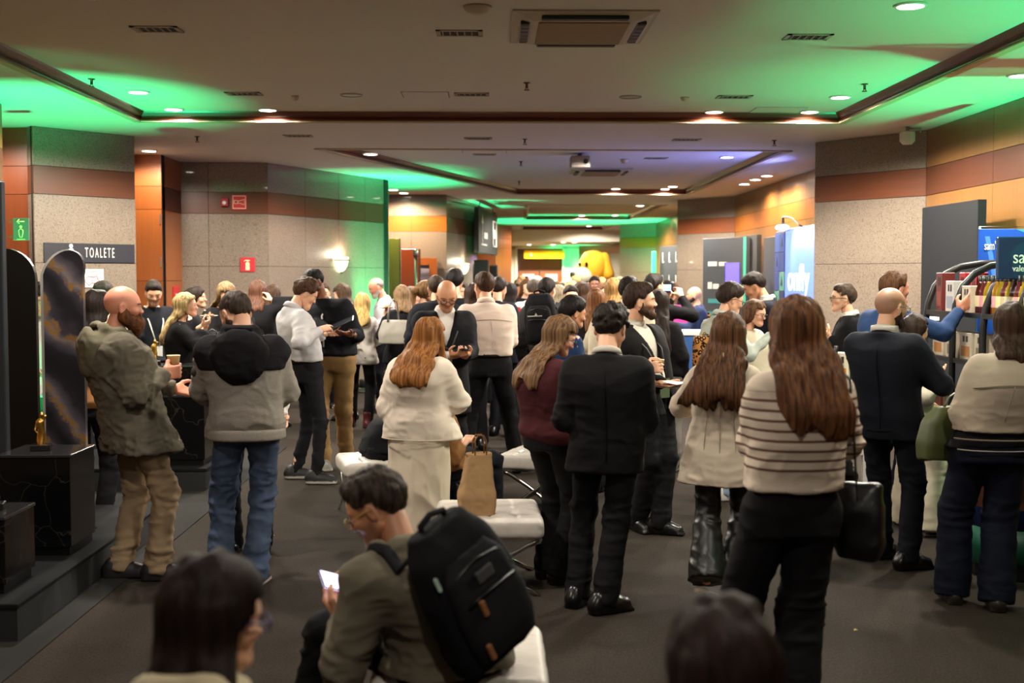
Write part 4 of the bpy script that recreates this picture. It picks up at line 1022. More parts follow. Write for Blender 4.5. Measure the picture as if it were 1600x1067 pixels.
p = person('beard', 'bald man with a long brown beard, olive grey hooded jacket and khaki trousers', 208, 700, 7.15, 56, (193, 481), H=1.78, wide=1.14, skin='red', hd=(16, 2), hair=('bald', '2a1a12'), beard=('3a2416', .05, '7a4a28'),
    top=('jacket', '605a4e', dict(hem=-.19, flare=.02, fold=.030, fsc=(12, 12, 17))), legs=('trousers', '927c62', dict(fold=.024)), shoes=('sneaker', '121113', '1a1816'), R=dict(to=('p', 257, 585, -.02), pose='cup', palm=(-.75, .1, .15), dir=(.1, 1, .05), pole=(.5, -.7, -.7)), L=dict(to=(-.14, .30, 1.06), pose='relaxed'), feet=((186, 902, 28), (246, 906, 28)))
hood(p, '66614f', drop=.24, back=.055, wide=.14)
p = person('hoodie', 'man from behind in a grey hoodie with black hood and blue jeans, head bent', 386, 690, 6.9, -6, (369, 491, .06), H=1.78, wide=1.05, skin='fair', hd=(-40, 34), hair=('crew', '2b221d', '4a3c32'), beard=('2e241e', .01), stubble=.7,
    top=('hoodie', '8a837a', dict(hem=-.09, kind='melange', flare=.0)), legs=('jeans', '3f4b60', dict(fold=.022)), shoes=('sneaker', '23272e', 'b9b2a6'), L=dict(to=('p', 350, 640, .26), pose='phone', dir=(.6, .6, .3), pole=(-.9, -.6, -.5)), R=dict(to=('p', 420, 640, .26), pose='phone', dir=(-.6, .6, .3), pole=(.9, -.6, -.5)), feet=((342, 912, -30), (398, 916, 14)))
hood(p, '171518', drop=.25, wide=.15, back=.075); patch(p, 'yoke', '18161a', 1.25, p['nb'][2]-.01, .0395)
sl = p['arms']['L']; m_ = (sl['S']*.45+sl['E']*.55); b_ = MB().lathe([(.0001, .004), (.026, .0035), (.028, 0)], 18, M=Matrix.Translation(Vector(m_)+Vector((-.050, -.045, 0))) @ Vector((-.75, -.65, .1)).to_track_quat('Z', 'Y').to_matrix().to_4x4()); b_.build('badge', plain('2c2a2c', .6), p['o'])
p = person('suit', 'dark curly haired man in a black suit seen squarely from behind, head bowed', 951, 700, 6.45, 10, (954, 516, .1), H=1.77, wide=1.02, hd=(14, 22), hair=('curly', '15100d', '2a1f18'), top=('blazer', '151416', dict(hem=-.21, fold=.009)), inner=('inner', 'b9b2a8'), legs=('trousers', '121113'), shoes=('dress', '0d0c0c'),
    L=dict(to=('p', 912, 660, .24), pose='relaxed', pole=(-.34, -.62, -.8)), R=dict(to=('p', 990, 655, .26), pose='relaxed', pole=(.34, -.62, -.8)), feet=((902, 946, 20), (944, 958, 52)))
p = person('striped', 'woman with very long brown hair and a cream sweater with thin brown stripes', 1237, 760, 4.57, -4, (1243, 519), H=1.67, sex='f', wide=1.06, hd=(0, 4), hair=('long', '3b2214', '7c5130', dict(len=.36, w=.135, spread=.01, end=.85, sx=.035, t=.004)), top=('sweater', 'd9c9b6', dict(kind='stripe', hem=.085, ex=.026, fold=.012, loose=.006)), legs=('wide', '141315', dict(fold=.014)), shoes=('boot', '121111'),
    L=dict(to=('p', 1180, 700, .30), pose='phone', pole=(-.34, -.62, -.8)), R=dict(to=('p', 1290, 700, .30), pose='phone', pole=(.34, -.62, -.8)), feet=((1132, 1150, -8), (1240, 1166, 6)))
p = person('cream', 'woman with long brown hair in a cream blazer and black leather trousers', 1130, 700, 6.6, 18, (1140, 527), H=1.68, sex='f', hd=(22, 6), hair=('long', '2e1c12', '6b472c', dict(len=.37, w=.125, spread=.075, end=.95, sx=-.06)), top=('blazer', 'c4b5a2', dict(hem=-.265, flare=.05, fold=.012)), legs=('flare', '100f10', dict(mat=leather('0d0c0d', .42), hem=.13)), shoes=('heel', 'b9a98e', '15120f'),
    L=dict(to=('p', 1108, 640, .30), pole=(-.9, -.6, -.3)), R=dict(to=('p', 1160, 640, .30)), feet=((1104, 946, 70), (1150, 938, 20)))
p = person('white', 'woman with loose red brown hair, white sweater and long cream skirt', 655, 700, 7.6, 22, (671, 526, .03), H=1.64, sex='f', wide=1.12, hd=(24, 16), hair=('wavy', '5c3416', 'a06a34', dict(len=.30, w=.135, spread=.035, end=.8, front=1)), top=('sweater', 'd9cbbb', dict(hem=-.13, flare=.02, loose=.014, ex=.034, fold=.014, blouse=0)), legs=('skirt', 'cdbfa9', dict(hem=.10, w=.205, d=.17)), shoes=('sneaker', 'd0c8bc', 'd0c8bc'),
    L=dict(to=('p', 640, 640, .24), pole=(-.34, -.62, -.8)), R=dict(to=('p', 690, 628, .22), pole=(.95, -.4, -.4), pose='phone'))
p = person('burgundy', 'woman in glasses with straight brown hair, burgundy knit sweater and wide black trousers, looking down', 862, 690, 7.0, 52, (874, 527, .02), H=1.63, sex='f', wide=1.12, hd=(28, 26), hair=('long', '47301f', '8a6846', dict(len=.28, w=.108, spread=.04)), top=('knit', '53282c', dict(hem=-.06, fold=.012)), legs=('wide', '121113'), shoes=('dress', '1a1412'), glasses='16203a',
    R=dict(to=('p', 915, 620, .05), pose='phone'), L=dict(to=('p', 905, 625, .2), pose='phone'), feet=((858, 902, 10), (878, 912, 30)))
p = person('profile', 'bearded man in profile, dark blazer and white shirt, with coffee and a napkin', 1018, 620, 8.4, 142, (1001, 473, -.02), H=1.80, hd=(-46, -3), stubble=.8, hair=('quiff', '21150f', '3c2a1e'), beard=('2c1c14', .008, '4a3222'), top=('blazer', '1c1a1b', dict(open=.085, hang=.05)), inner=('inner', 'cfc6ba', dict(neck=.03)), legs=('trousers', '151416'), lanyard=('17171a', .36, '56664a'),
    R=dict(to=('p', 1008, 578, -.30), pose='cup', palm=(-.8, .3, .1), dir=(-.3, 1, .3)), L=dict(to=('p', 1034, 600, -.22), pose='flat', palm=(0, 0, 1), dir=(-.3, 1, 0)), feet=((1030, 834, -30), (996, 828, 20)))
p = person('navy', 'shaven headed man in glasses and a navy suit holding a blue pouch', 1388, 690, 7.3, 36, (1392, 482), H=1.76, wide=1.04, hd=(26, 4), hair=('shaved', '4a3a32'), beard=('2a1f18', .008), stubble=.8, glasses='151212', top=('blazer', '15171f', dict(hem=-.15)), inner=('inner', 'cfc9c2', dict(neck=.04)), legs=('trousers', '12131a'),
    R=dict(to=('p', 1440, 590, .05), pose='phone', palm=(-.4, -.2, .9), dir=(-.2, 1, .25), pole=(.8, -.6, -.4)), L=dict(to=(-.05, .34, 1.1), pose='phone'), feet=((1378, 872, 25), (1418, 890, 40)))
p = person('beige', 'woman with dark bobbed hair, beige wool jacket and dark jeans, green bag on arm', 1548, 690, 6.4, 8, (1580, 512), H=1.66, sex='f', wide=1.14, hd=(10, 8), hair=('bob', '241711', '4a3426', dict(len=.17, w=.112, spread=.015)), top=('blazer', 'a39684', dict(hem=.075, ex=.040, fold=.008, loose=.010)), inner=('tee', '141316', dict(hem=-.03, name='shirt')), legs=('wide', '0f1320', dict(kind='')), shoes=('dress', '2a251f'),
    L=dict(to=('p', 1500, 655, .22), pose='fist', pole=(-.34, -.62, -.8)), R=dict(to=('p', 1620, 640, .25), pose='relaxed'), feet=((1487, 940, -4), (1556, 952, 6)))
p = person('cardigan', 'dark haired woman in a white knit cardigan and white trousers, one hand open', 1424, 690, 8.25, 62, (1430, 518), H=1.56, sex='f', hd=(10, 6), hair=('bob', '1c130f', '33241c', dict(len=.16, w=.105)), top=('knit', 'd0c6b4', dict(loose=.018, cuff=1.1, hem=-.08)), legs=('flare', 'cfc4ae'), shoes=('sandal', '8a5a40', '3a2c22'),
    R=dict(to=('p', 1462, 596, -.06), pose='open', palm=(-.4, -.5, .3), dir=(.2, .6, .9)), L=dict(to=(-.1, .3, .95)), feet=((1410, 818, 10), (1458, 838, 35)))
p = person('reach', 'reddish haired man in a blue jacket stretching his arm to the product rack', 1384, 640, 9.0, 58, (1399, 453), H=1.79, skin='red', hd=(14, 0), hair=('short', '3e271a', '6e4a30', dict(t=.008)), top=('blazer', '2a3f66', dict(hem=-.13)), legs=('trousers', '14161f'), R=dict(to=('p', 1500, 484, -.05), pose='point', palm=(-1, 0, -.2), dir=(.5, .6, .7)), L=dict(to=(-.16, .22, 1.0)))
p = person('leftsuit', 'man in glasses and black suit before the right stone column, turned left', 1321, 620, 10.5, -78, (1317, 467), H=1.70, hd=(-6, 0), glasses='2a221c', hair=('short', '2c1f18', '4a382c', dict(t=-.003)), top=('blazer', '161518', dict(open=.07, hang=.04)), inner=('inner', 'cfc9c2', dict(neck=.03)), legs=('trousers', '141316'), L=dict(to=('p', 1296, 527, -.06), pose='fist'), R=dict(to=(.12, .34, 1.02), pose='phone'))
p = person('mint', 'short haired woman in glasses and pale grey shirt, leopard print bag on shoulder', 1124, 620, 9.6, 62, (1142, 469), H=1.71, sex='f', hd=(14, 18), glasses='1c1a1c', hair=('short', '1f1512', '3a2a20', dict(t=.012)), top=('shirt', 'a9aea6', dict(hem=-.1, fold=.014, blouse=0)), legs=('jeans', '8496a8'), shoes=('sneaker', 'c8c2b8', 'c8c2b8'), R=dict(to=('p', 1205, 522, -.2), pose='flat', pole=(.3, -.4, -1)), L=dict(to=(-.12, .3, 1.05)))
p = person('specs', 'woman in round glasses with brown hair half hidden behind the two long haired women', 1184, 620, 10.4, 138, (1180, 491, -.03), H=1.62, sex='f', hd=(-12, 12), glasses='151113', hair=('bob', '3a2418', '6a4830', dict(len=.2, w=.11)), top=('sweater', 'b9ae9a'), legs=('trousers', '1a191b'))
p = person('stoop', 'dark haired man in a dark suit looking down beside the lit panel', 1196, 570, 11.6, -72, (1179, 449, -.05), H=1.84, skin='tan', hd=(-4, 30), hair=('short', '17100d', '2c2019', dict(t=.004)), top=('blazer', '171823', dict(open=.06, hang=.03)), inner=('inner', 'd4cec8', dict(neck=.045)), legs=('trousers', '14151c'), L=dict(to=(-.1, .32, 1.1), pose='phone'), R=dict(to=(.1, .32, 1.1), pose='phone'))
p = person('curls', 'white shirted man with curly brown hair and black jeans writing on a tablet', 480, 600, 10.6, 58, (477, 460, .0), H=1.80, hd=(14, 30), hair=('curly', '2a1c14', '5a3c28'), top=('shirt', 'bdb9bc', dict(hem=.08, fold=.016, ex=.022, kind='')), belt='17140f', legs=('slim', '17161a', dict(fold=.018)), shoes=('sneaker', '121114', 'c9c3b8'),
    R=dict(to=('p', 500, 516, -.2), pose='point', palm=(-.4, .2, -.7), dir=(0, 1, .2), pole=(.6, -.6, -.7)), L=dict(to=('p', 508, 522, .14), pose='flat', palm=(.2, 0, 1)), feet=((461, 748, 25), (494, 756, 32)))
p = person('tall', 'tall dark skinned man in a dark sweater and khaki trousers with a white lanyard', 522, 600, 11.3, 200, (490, 443, -.08), H=1.90, wide=1.12, skin='brown', hd=(26, 30), hair=('crew', '120d0b', '1f1814'), top=('sweater', '17181d', dict(hem=.03)), legs=('trousers', '8a6d48', dict(fold=.018)), shoes=('sneaker', '6a675f', 'b0a998'), lanyard=('c9c6c0', .42),
    R=dict(to=('p', 517, 522, -.36), pose='flat', palm=(0, 0, 1)), L=dict(to=('p', 546, 522, -.36), pose='flat', palm=(0, 0, 1), dir=(.5, 1, .2)), feet=((541, 724, -60), (506, 733, -40)))
p = person('bald', 'bald man in glasses and an open black coat over a white shirt, reading his phone', 690, 610, 10.0, 166, (698, 463, -.06), H=1.80, wide=1.1, skin='tan', hd=(6, 28), hair=('bald', '4a4038'), stubble=.45, glasses='120e0d', top=('coat', '141317', dict(open=.075, hang=.055, hem=-.30)), inner=('inner', 'cdc6c0', dict(neck=.03)), legs=('trousers', '131215'), lanyard=('222126', .36, 'c9c5bf'),
    R=dict(to=('p', 708, 556, -.30), pose='phone', palm=(-.2, -.2, .9), dir=(-.4, 1, .3)), L=dict(to=('p', 727, 556, -.28), pose='phone', palm=(.2, -.2, .9), dir=(.4, 1, .3)))
p = person('pink', 'broad man in a pale pink shirt and black trousers, seen from behind', 765, 560, 11.0, -8, (756, 449), H=1.84, wide=1.08, hd=(-16, 2), glasses='3a3028', hair=('short', '2e1d12', '4e3422', dict(t=.002)), top=('shirt', 'd2bcb0', dict(hem=.075, fold=.014, ex=.026)), belt='141112', legs=('trousers', '131215', dict(fold=.014)),
    L=dict(to=(-.14, .3, 1.08), pole=(-.34, -.62, -.8)), R=dict(to=(.14, .3, 1.08), pole=(.34, -.62, -.8)), feet=((729, 737, -10), (808, 738, 14)))
p = person('packman', 'man in a dark grey jacket with a black backpack walking away into the crowd', 856, 570, 12.3, 14, (855, 455), H=1.80, wide=1.05, hd=(14, 4), hair=('short', '17110e', '2a201a'), top=('jacket', '2e2b2b', dict(hem=-.1)), legs=('trousers', '151417'))
p = person('blond', 'blonde woman in a white blouse with a black shoulder bag, black trousers and burgundy shoes', 564, 570, 14.2, 6, (566, 475), H=1.67, sex='f', hd=(-12, 6), hair=('wavy', '8a6a38', 'd8b878', dict(len=.28, w=.105, spread=.02)), top=('shirt', 'd4cdc4', dict(hem=-.14, fold=.012, blouse=0, flare=.02)), legs=('trousers', '131215'), shoes=('boot', '4a141c', '3a2c28'), L=dict(to=('p', 547, 535, -.22)), R=dict(to=(.14, .3, 1.1)), feet=((549, 666, -6), (575, 668, 8)))
p = person('elder', 'older bald man with grey beard and pale shirt before the green lit wall', 600, 560, 16.0, -108, (588, 450, -.02), H=1.80, skin='red', hd=(0, 24), hair=('fringe', '6a635c', '948c84'), beard=('8a837b', .01), top=('shirt', 'b7b6bb', dict(hem=-.06, blouse=0)), legs=('trousers', '1a1a20'), lanyard=('2a2e3a', .34), L=dict(to=(-.1, .3, 1.1), pose='phone'), R=dict(to=(.1, .3, 1.1), pose='phone'))
p = person('tote', 'woman with straight light brown hair in a black blazer carrying a grey tote bag', 627, 560, 13.9, -16, (628, 464), H=1.71, sex='f', hd=(6, 4), hair=('long', '5a4532', '9a7c5a', dict(len=.17, w=.105)), top=('blazer', '161518'), legs=('trousers', '121114'), L=dict(to=('p', 603, 494, .10), pole=(-.4, -.2, -1)), R=dict(to=(.1, .3, 1.05)))
p = person('nibble', 'blonde woman in a black blazer eating from a small plate, turned right', 284, 600, 11.5, 76, (291, 479, .0), H=1.66, sex='f', hd=(4, -2), hair=('long', '6a5236', 'c9ab78', dict(len=.34, w=.1, spread=.02)), top=('blazer', '151417', dict(sleeve=.72, loose=.02, cuff=2.0)), legs=('trousers', '121114'), lanyard=('26262a', .34), R=dict(to=('p', 316, 509, -.06), pose='phone', palm=(-.4, -.1, .7), dir=(0, 1, .3), pole=(.6, -.4, -.9)), L=dict(to=('p', 322, 510, .12), pose='flat', palm=(.2, 0, 1)))
p = person('alert', 'fair woman with dark hair tied back looking right, behind the blonde woman with the plate', 309, 600, 13.0, 78, (307, 467), H=1.71, sex='f', hd=(8, -4), hair=('bun', '1a1210', '2c201a'), top=('tee', '141317', dict(sleeve=1.0)), legs=('trousers', '121114'), lanyard=('1e1e22', .36, 'bdb8b0'))
p = person('caller', 'dark haired man on the phone before the wooden cupboard, white lanyard', 243, 600, 12.5, 152, (240, 459, -.03), H=1.77, skin='fair', hd=(6, 24), stubble=.6, hair=('short', '1a1411', '2c231d'), top=('sweater', '15161c', dict(hem=-.03)), legs=('trousers', '131216'), lanyard=('b9b6b0', .40, 'c9c5bf'), R=dict(to=('p', 229, 494, -.02), pose='cup', palm=(-.9, .1, .2), dir=(.15, -.2, 1), pole=(.8, .3, -.8)))
p = person('reader', 'woman with light brown hair and a black top looking down, standing at the stone wall', 347, 600, 12.6, 140, (353, 461, -.04), H=1.75, sex='f', hd=(4, 30), hair=('long', '4e3b2a', '8f7350', dict(len=.24, w=.1, part=.02)), top=('sweater', '151417'), legs=('trousers', '121114'), L=dict(to=(-.08, .3, 1.2), pose='phone'), R=dict(to=(.08, .3, 1.2), pose='phone'))
p = person('hander', 'woman from behind with long chestnut hair and black coat, one hand at her ear', 404, 600, 13.3, 8, (404, 458), H=1.74, sex='f', hd=(4, 4), hair=('long', '38221a', '6a4432', dict(len=.20, w=.112, spread=.02)), top=('coat', '131214', dict(ex=.05)), legs=('trousers', '121114'), R=dict(to=('p', 424, 470, -.06), pose='relaxed', palm=(-.9, 0, 0), dir=(-.2, -.1, 1), pole=(.9, 0, -.6)))
p = person('frizz', 'person with frizzy brown hair just behind the woman in the black coat', 428, 600, 14.3, 20, (427, 463), H=1.70, sex='f', hair=('wavy', '2e1f17', '5a4030', dict(len=.2, w=.12)), top=('tee', '17161a', dict(sleeve=1)), legs=('trousers', '121114'))
p = person('sideways', 'brunette woman in black looking left between the dark sweater man and the blonde woman', 541, 560, 15.0, -62, (534, 461), H=1.71, sex='f', hd=(-6, 16), hair=('wavy', '32241a', '5c4632', dict(len=.24, w=.1)), top=('sweater', '151417'), legs=('trousers', '121114'), L=dict(to=(-.1, .3, 1.15), pose='phone'))
p = person('peek', 'young man with a bright face peeking over the dark sweater man, by the wall lamp', 507, 560, 16.4, 176, (506, 459), H=1.70, skin='tan', hair=('short', '2a1c14'), top=('tee', '33302f'), legs=('trousers', '15151a'))
p = person('glow', 'woman with wavy black hair lit green behind the marbled arch panel', 61, 560, 9.4, 165, (62, 470), H=1.70, sex='f', hd=(14, 14), skin='tan', hair=('wavy', '0f0c0c', '221b18', dict(len=.24, w=.11)), top=('shirt', 'c9c9c0', dict(hem=-.05, blouse=0)), legs=('skirt', '2f6a4a', dict(hem=.12)), L=dict(to=(-.1, .3, 1.1), pose='phone'), R=dict(to=(.1, .3, 1.1), pose='phone'))
p = person('tan', 'woman with straight black hair in a tan top, mostly hidden behind the bearded man', 138, 600, 8.5, 12, (152, 482), H=1.66, sex='f', hair=('long', '15100e', '2a201b', dict(len=.34)), top=('sweater', 'a8754a'), legs=('trousers', '131215'), L=dict(to=(-.2, .12, .85), pole=(-.34, -.62, -.8)))
p = person('tuft', 'man with short dark hair by the white notice, turned to the left', 152, 600, 11.7, -60, (160, 462), H=1.72, skin='tan', hair=('short', '17110e', '2e231b', dict(t=.008)), top=('shirt', 'b4aea4'), legs=('trousers', '15151a'))
p = person('server', 'person in a white shirt hidden behind the man in the grey hoodie, pale hands hanging', 386, 640, 7.75, 176, (380, 516), H=1.56, skin='fair', hair=('crew', '1a1310'), top=('shirt', 'cfcac2', dict(ex=.02)), legs=('trousers', '141316'), L=dict(to=('p', 441, 655, -.14)), R=dict(to=('p', 330, 628, -.14)), wide=.95)
p = person('camman', 'dark haired man in a black sweater lifting a camera to his eyes', 1030, 560, 12.4, 48, (1022, 449), H=1.82, hd=(4, 2), hair=('quiff', '17110e', '2b211b'), top=('sweater', '131214'), legs=('trousers', '15151a'), R=dict(to=('p', 1064, 463, -.05), pose='cup', palm=(-.9, .2, .1), dir=(-.4, .3, .9), pole=(.7, -.3, -.9)), L=dict(to=('p', 1050, 466, .22), pose='cup', palm=(.9, .2, .2)))
p = person('darklong', 'woman with very long dark hair and grey trousers behind the man with coffee', 1036, 570, 11.0, 12, (1030, 476), H=1.68, sex='f', hair=('long', '18110f', '2f221c', dict(len=.46, w=.1, spread=.02)), top=('sweater', '141315', dict(loose=.01)), legs=('trousers', '6e6862'), shoes=('sneaker', '6a655f', 'b0a998'))
p = person('ivory', 'dark haired man in an ivory jacket behind the man in the black suit', 957, 600, 9.9, 34, (984, 456), H=1.76, skin='tan', wide=1.1, hd=(0, 0), hair=('crew', '17110f', '2a201b'), top=('jacket', 'c9bda6', dict(hem=-.1, fold=.01)), legs=('trousers', '1a1b22'), L=dict(to=(-.2, .22, 1.0), pole=(-.9, -.6, -.2)))
p = person('bluetop', 'person with thick black hair and dark blue top behind the burgundy sweater woman', 887, 640, 8.9, 58, (896, 491), H=1.64, sex='f', skin='tan', hd=(12, 12), hair=('short', '0f0c0c', '1f1815', dict(t=.016, back=-.09)), top=('shirt', '1f3356'), legs=('trousers', '141316'))
p = person('auburn', 'woman with straight auburn hair and a black top in the middle of the hall', 929, 600, 11.4, 6, (932, 473), H=1.67, sex='f', hair=('long', '4a2c1a', '8a5a34', dict(len=.28, w=.11, spread=.02)), top=('tee', '141316', dict(sleeve=1)), legs=('trousers', '121114'))
p = person('brow', 'man whose bright forehead shows above the person with thick black hair', 892, 560, 13.6, 172, (892, 464), H=1.68, hd=(0, 8), hair=('short', '1c1410', '2e231c', dict(t=.002)), top=('tee', '26242a'), legs=('trousers', '15151a'))
p = person('pony', 'woman with a light brown ponytail and black top behind the bald man in the coat', 664, 560, 12.9, 58, (667, 458), H=1.72, sex='f', hd=(6, 6), hair=('pony', '3a281a', '8a6640'), top=('tee', '151417', dict(sleeve=1)), legs=('trousers', '131215'))
p = person('nape', 'man with dark brown cropped hair and dark jacket right behind the bald man', 676, 560, 12.1, -12, (681, 451), H=1.79, hair=('crew', '2c2019', '4a382c', dict(t=.004)), top=('jacket', '17181f'), legs=('trousers', '131215'))
p = person('crown', 'tall person with black hair whose crown shows over the bald man', 712, 560, 13.2, 4, (711, 441), H=1.89, hair=('short', '110d0c', '1f1815', dict(t=.014)), top=('tee', '1a191d'), legs=('trousers', '131215'))
p = person('smirk', 'man in a grey top facing us between the bald man and the pink shirt', 722, 560, 14.6, 196, (721, 458), H=1.73, hair=('short', '241912'), top=('tee', '6a6258'), legs=('trousers', '15151a'), R=dict(to=(.05, .3, 1.3), pose='phone'), L=dict(to=(-.08, .3, 1.3), pose='phone'))
p = person('brunette', 'woman with long dark brown hair and a black leather jacket left of the pink shirt', 737, 560, 12.4, -14, (739, 463), H=1.74, sex='f', hair=('long', '1f1410', '3f2a20', dict(len=.22, w=.115)), top=('blazer', '17161a', dict(mat=leather('161518'))), legs=('trousers', '131215'))
p = person('beanie', 'woman with reddish brown hair between the grey tote and the ponytail', 642, 560, 14.9, 100, (644, 465), H=1.68, sex='f', hair=('bob', '3c2c22', '6a5240', dict(len=.18)), top=('tee', '5a4a3a'), legs=('trousers', '15151a'))
p = person('navyback', 'dark haired man in a navy jacket just right of the pink shirt', 786, 560, 13.5, 22, (780, 452), H=1.77, hair=('short', '1a1310', '2e241d'), top=('blazer', '20222c'), legs=('trousers', '14151b'), hd=(0, 10))
p = person('redtop', 'woman with black hair and a red top in the crowd right of the pink shirt', 801, 560, 14.6, 18, (797, 459), H=1.70, sex='f', hair=('long', '120e0d', '241b17', dict(len=.2)), top=('tee', '9a1f1c', dict(sleeve=1)), legs=('trousers', '14151b'))
p = person('fade', 'man with a grey fade haircut and white shirt left of the backpack', 830, 560, 15.2, 26, (834, 452), H=1.76, skin='tan', hair=('crew', '3c342e', '5c5048'), top=('shirt', 'c9d0c6'), legs=('trousers', '1a1b22'))
p = person('ashblond', 'woman with long ash blonde hair right of the man with the backpack', 872, 560, 14.4, -10, (872, 462), H=1.66, sex='f', hair=('long', '6a5e4e', 'a89a80', dict(len=.26)), top=('tee', '2a282a'), legs=('trousers', '15151a'))
p = person('mane', 'woman with long curly brown hair in the crowd under the plush dog', 912, 560, 14.0, 6, (909, 458), H=1.72, sex='f', hair=('wavy', '241811', '4e3624', dict(len=.3, w=.13)), top=('tee', '1c1b1f'), legs=('trousers', '15151a'))
p = person('honey', 'woman with honey blonde hair left of the ivory jacket man', 958, 560, 12.8, 20, (959, 455), H=1.74, sex='f', hair=('long', '6a4826', 'b98e54', dict(len=.2)), top=('tee', '2a2422'), legs=('trousers', '15151a'))
p = person('smile', 'smiling dark skinned man in a dark teal top below the plush dog', 929, 560, 18.0, 184, (929, 446), H=1.78, skin='brown', hair=('short', '0f0c0b'), top=('tee', '16262a', dict(sleeve=1)), legs=('trousers', '15151a'))
p = person('denim', 'bald bearded man in a dark blue shirt behind the white topped counter, turned left', 1086, 540, 17.2, -82, (1084, 462), H=1.74, skin='fair', hair=('bald', '2a2019'), beard=('1c1512', .014), top=('shirt', '2b3550', dict(hem=-.06, kind='denim', blouse=0)), legs=('trousers', '15151a'), L=dict(to=(-.1, .32, 1.12), pose='flat'))
def seam(key, pts, grow, colr, r=.0028, name='seam'):
    i = ANCH[key]; R_ = np.array(sorted(i['rows'])); P = []
    for x, z in pts:
        cx, cy, a, b = (np.interp(z, R_[:, 0], R_[:, k]) for k in (1, 2, 3, 4)); a += grow; b += grow; P.append((cx+x*a, cy-b*max(0, 1-abs(x)**2.4)**(1/2.4)-.003, z))
    MB().tube(P, r, 6).build(name, cloth(colr), i['o'])
def vline(x, z0, z1, n=9): return [(x, z0+(z1-z0)*k/(n-1)) for k in range(n)]
def hline(z, x0, x1, n=13, sag=0): return [(x0+(x1-x0)*k/(n-1), z+sag*((2*k/(n-1)-1)**2)) for k in range(n)]
for key, g, c, z0 in (('suit', .030, '0a090a', .80), ('navy', .030, '0a0b10', .86)):
    seam(key, vline(0, z0, ANCH[key]['nb'][2]-.05), g, c)
seam('cream', vline(0, .75, 1.36), .030, 'a39582', .003); seam('cream', vline(.42, .72, 1.30), .030, 'a39582', .003); seam('cream', vline(-.42, .72, 1.30), .030, 'a39582', .003)
seam('beige', hline(ANCH['beige']['nb'][2]-.155, -.86, .86, sag=-.02), .046, '8a7e6c', .0035); seam('beige', vline(.0, 1.02, ANCH['beige']['nb'][2]-.16), .044, '8a7e6c', .0025)
seam('beige', hline(ANCH['beige']['hipz']+.035, -.93, .93), .050, '7c705f', .0045, 'hem'); seam('beige', hline(ANCH['beige']['hipz']-.025, -.9, .9), .020, 'a8a298', .003, 'hem')
seam('pink', hline(ANCH['pink']['nb'][2]-.14, -.85, .85, sag=-.02), .030, 'b39c90', .003); seam('pink', vline(.05, 1.12, ANCH['pink']['nb'][2]-.15), .028, 'b8a296', .003)
seam('white', hline(ANCH['white']['hipz']-.115*.94, -.9, .9), .046, 'b9ab99', .004, 'hem')
def band(key, z0, z1, grow, colr, name):
    i = ANCH[key]; g = Field(); rr = [(z, x, y, a+grow, b+grow) for z, x, y, a, b in i['rows']]; q = rr[0]; rr = [(q[0]-.2, q[1], q[2], q[3]+.008, q[4]+.008)]+rr
    g.loft(rr, p=2.4, z0=z0, z1=z1); V, Q = g.mesh(i['h']); V = relax(V, Q, 2, .5); qmesh(name, V, Q, cloth(colr, kind='melange'), i['o'])
q = ANCH['hoodie']; band('hoodie', q['hipz']-.10, q['hipz']-.035, .036, '857e75', 'ribbed_hem')
# seated people
p = person('seated', 'seated man in glasses and an olive jacket, black backpack on, bent over his glowing phone', 700, 1020, 4.05, -40, (590, 795, -.02), H=1.78, sit=.43, wide=1.08, skin='tan', hd=(-36, 30), glasses='b08a40', stubble=.4, hair=('short', '211914', '40342a'), top=('jacket', '6b6455', dict(hem=-.06, fold=.016)), legs=('trousers', '111113'),
    L=dict(to=('p', 538, 966, .04), pose='phone', palm=(.35, .1, .9), dir=(-.2, 1, .6), pole=(-.5, -.5, -1)), R=dict(to=('p', 568, 934, .20), pose='phone', palm=(-.35, .1, .9), dir=(-.8, 1, .3), pole=(.6, -.4, -1)), feet=(('l', -.30, .44), ('l', .14, .46)))
hood(p, '736c5c', 'collar', drop=.10, wide=.12, back=.05)
p = person('fore', 'person with straight dark hair and glasses close to us, cream fleece collar', 322, 1140, 2.45, 6, (335, 968), H=1.66, sex='f', sit=.40, hd=(48, 10), glasses='2a2e5a', hair=('long', '120a08', '24140f', dict(len=.33, w=.094, spread=-.012, end=.95, off=.0)), top=('knit', 'b0a488', dict(neck=.03, ex=.04)), legs=('trousers', '15151a'), feet=(('l', -.12, .45), ('l', .12, .45)), res=.010)
hood(p, 'b8ab8c', 'fur_collar', drop=.14, wide=.19, back=.05)
p = person('forehead', 'dark brown haired person close to the camera, only the crown of the head in view', 1118, 1230, 2.0, -10, (1122, 1056), H=1.70, sex='f', sit=.42, hair=('bob', '150c0a', '2a1a14', dict(len=.2)), top=('tee', '17161a', dict(sleeve=1)), legs=('trousers', '15151a'), feet=(('l', -.12, .45), ('l', .12, .45)), res=.011)
p = person('navyseat', 'person in black seated on the left white stool, hidden behind the cream skirt', 596, 720, 8.95, 66, (652, 606, .05), H=1.72, sit=.42, hair=('short', '17110e'), top=('sweater', '141519', dict(ex=.03)), legs=('trousers', '15161c'), R=dict(to=('p', 700, 716, -.1), pose='flat', palm=(0, 0, -1)), L=dict(to=('p', 700, 706, .1), pose='flat', palm=(0, 0, -1)), feet=(('l', -.1, .5), ('l', .14, .5)))
p = person('tanseat', 'person in a tan top leaning to the paper bag, seated behind the cream skirt', 690, 730, 8.2, 40, (684, 606, .03), H=1.66, sit=.42, sex='f', hair=('bob', '2a1c14'), top=('sweater', '8a5f38', dict(sleeve=.7)), legs=('trousers', '15161c'), R=dict(to=('p', 728, 690, .02), pose='phone', palm=(0, 0, -1)), feet=(('l', -.1, .45), ('l', .12, .45)))
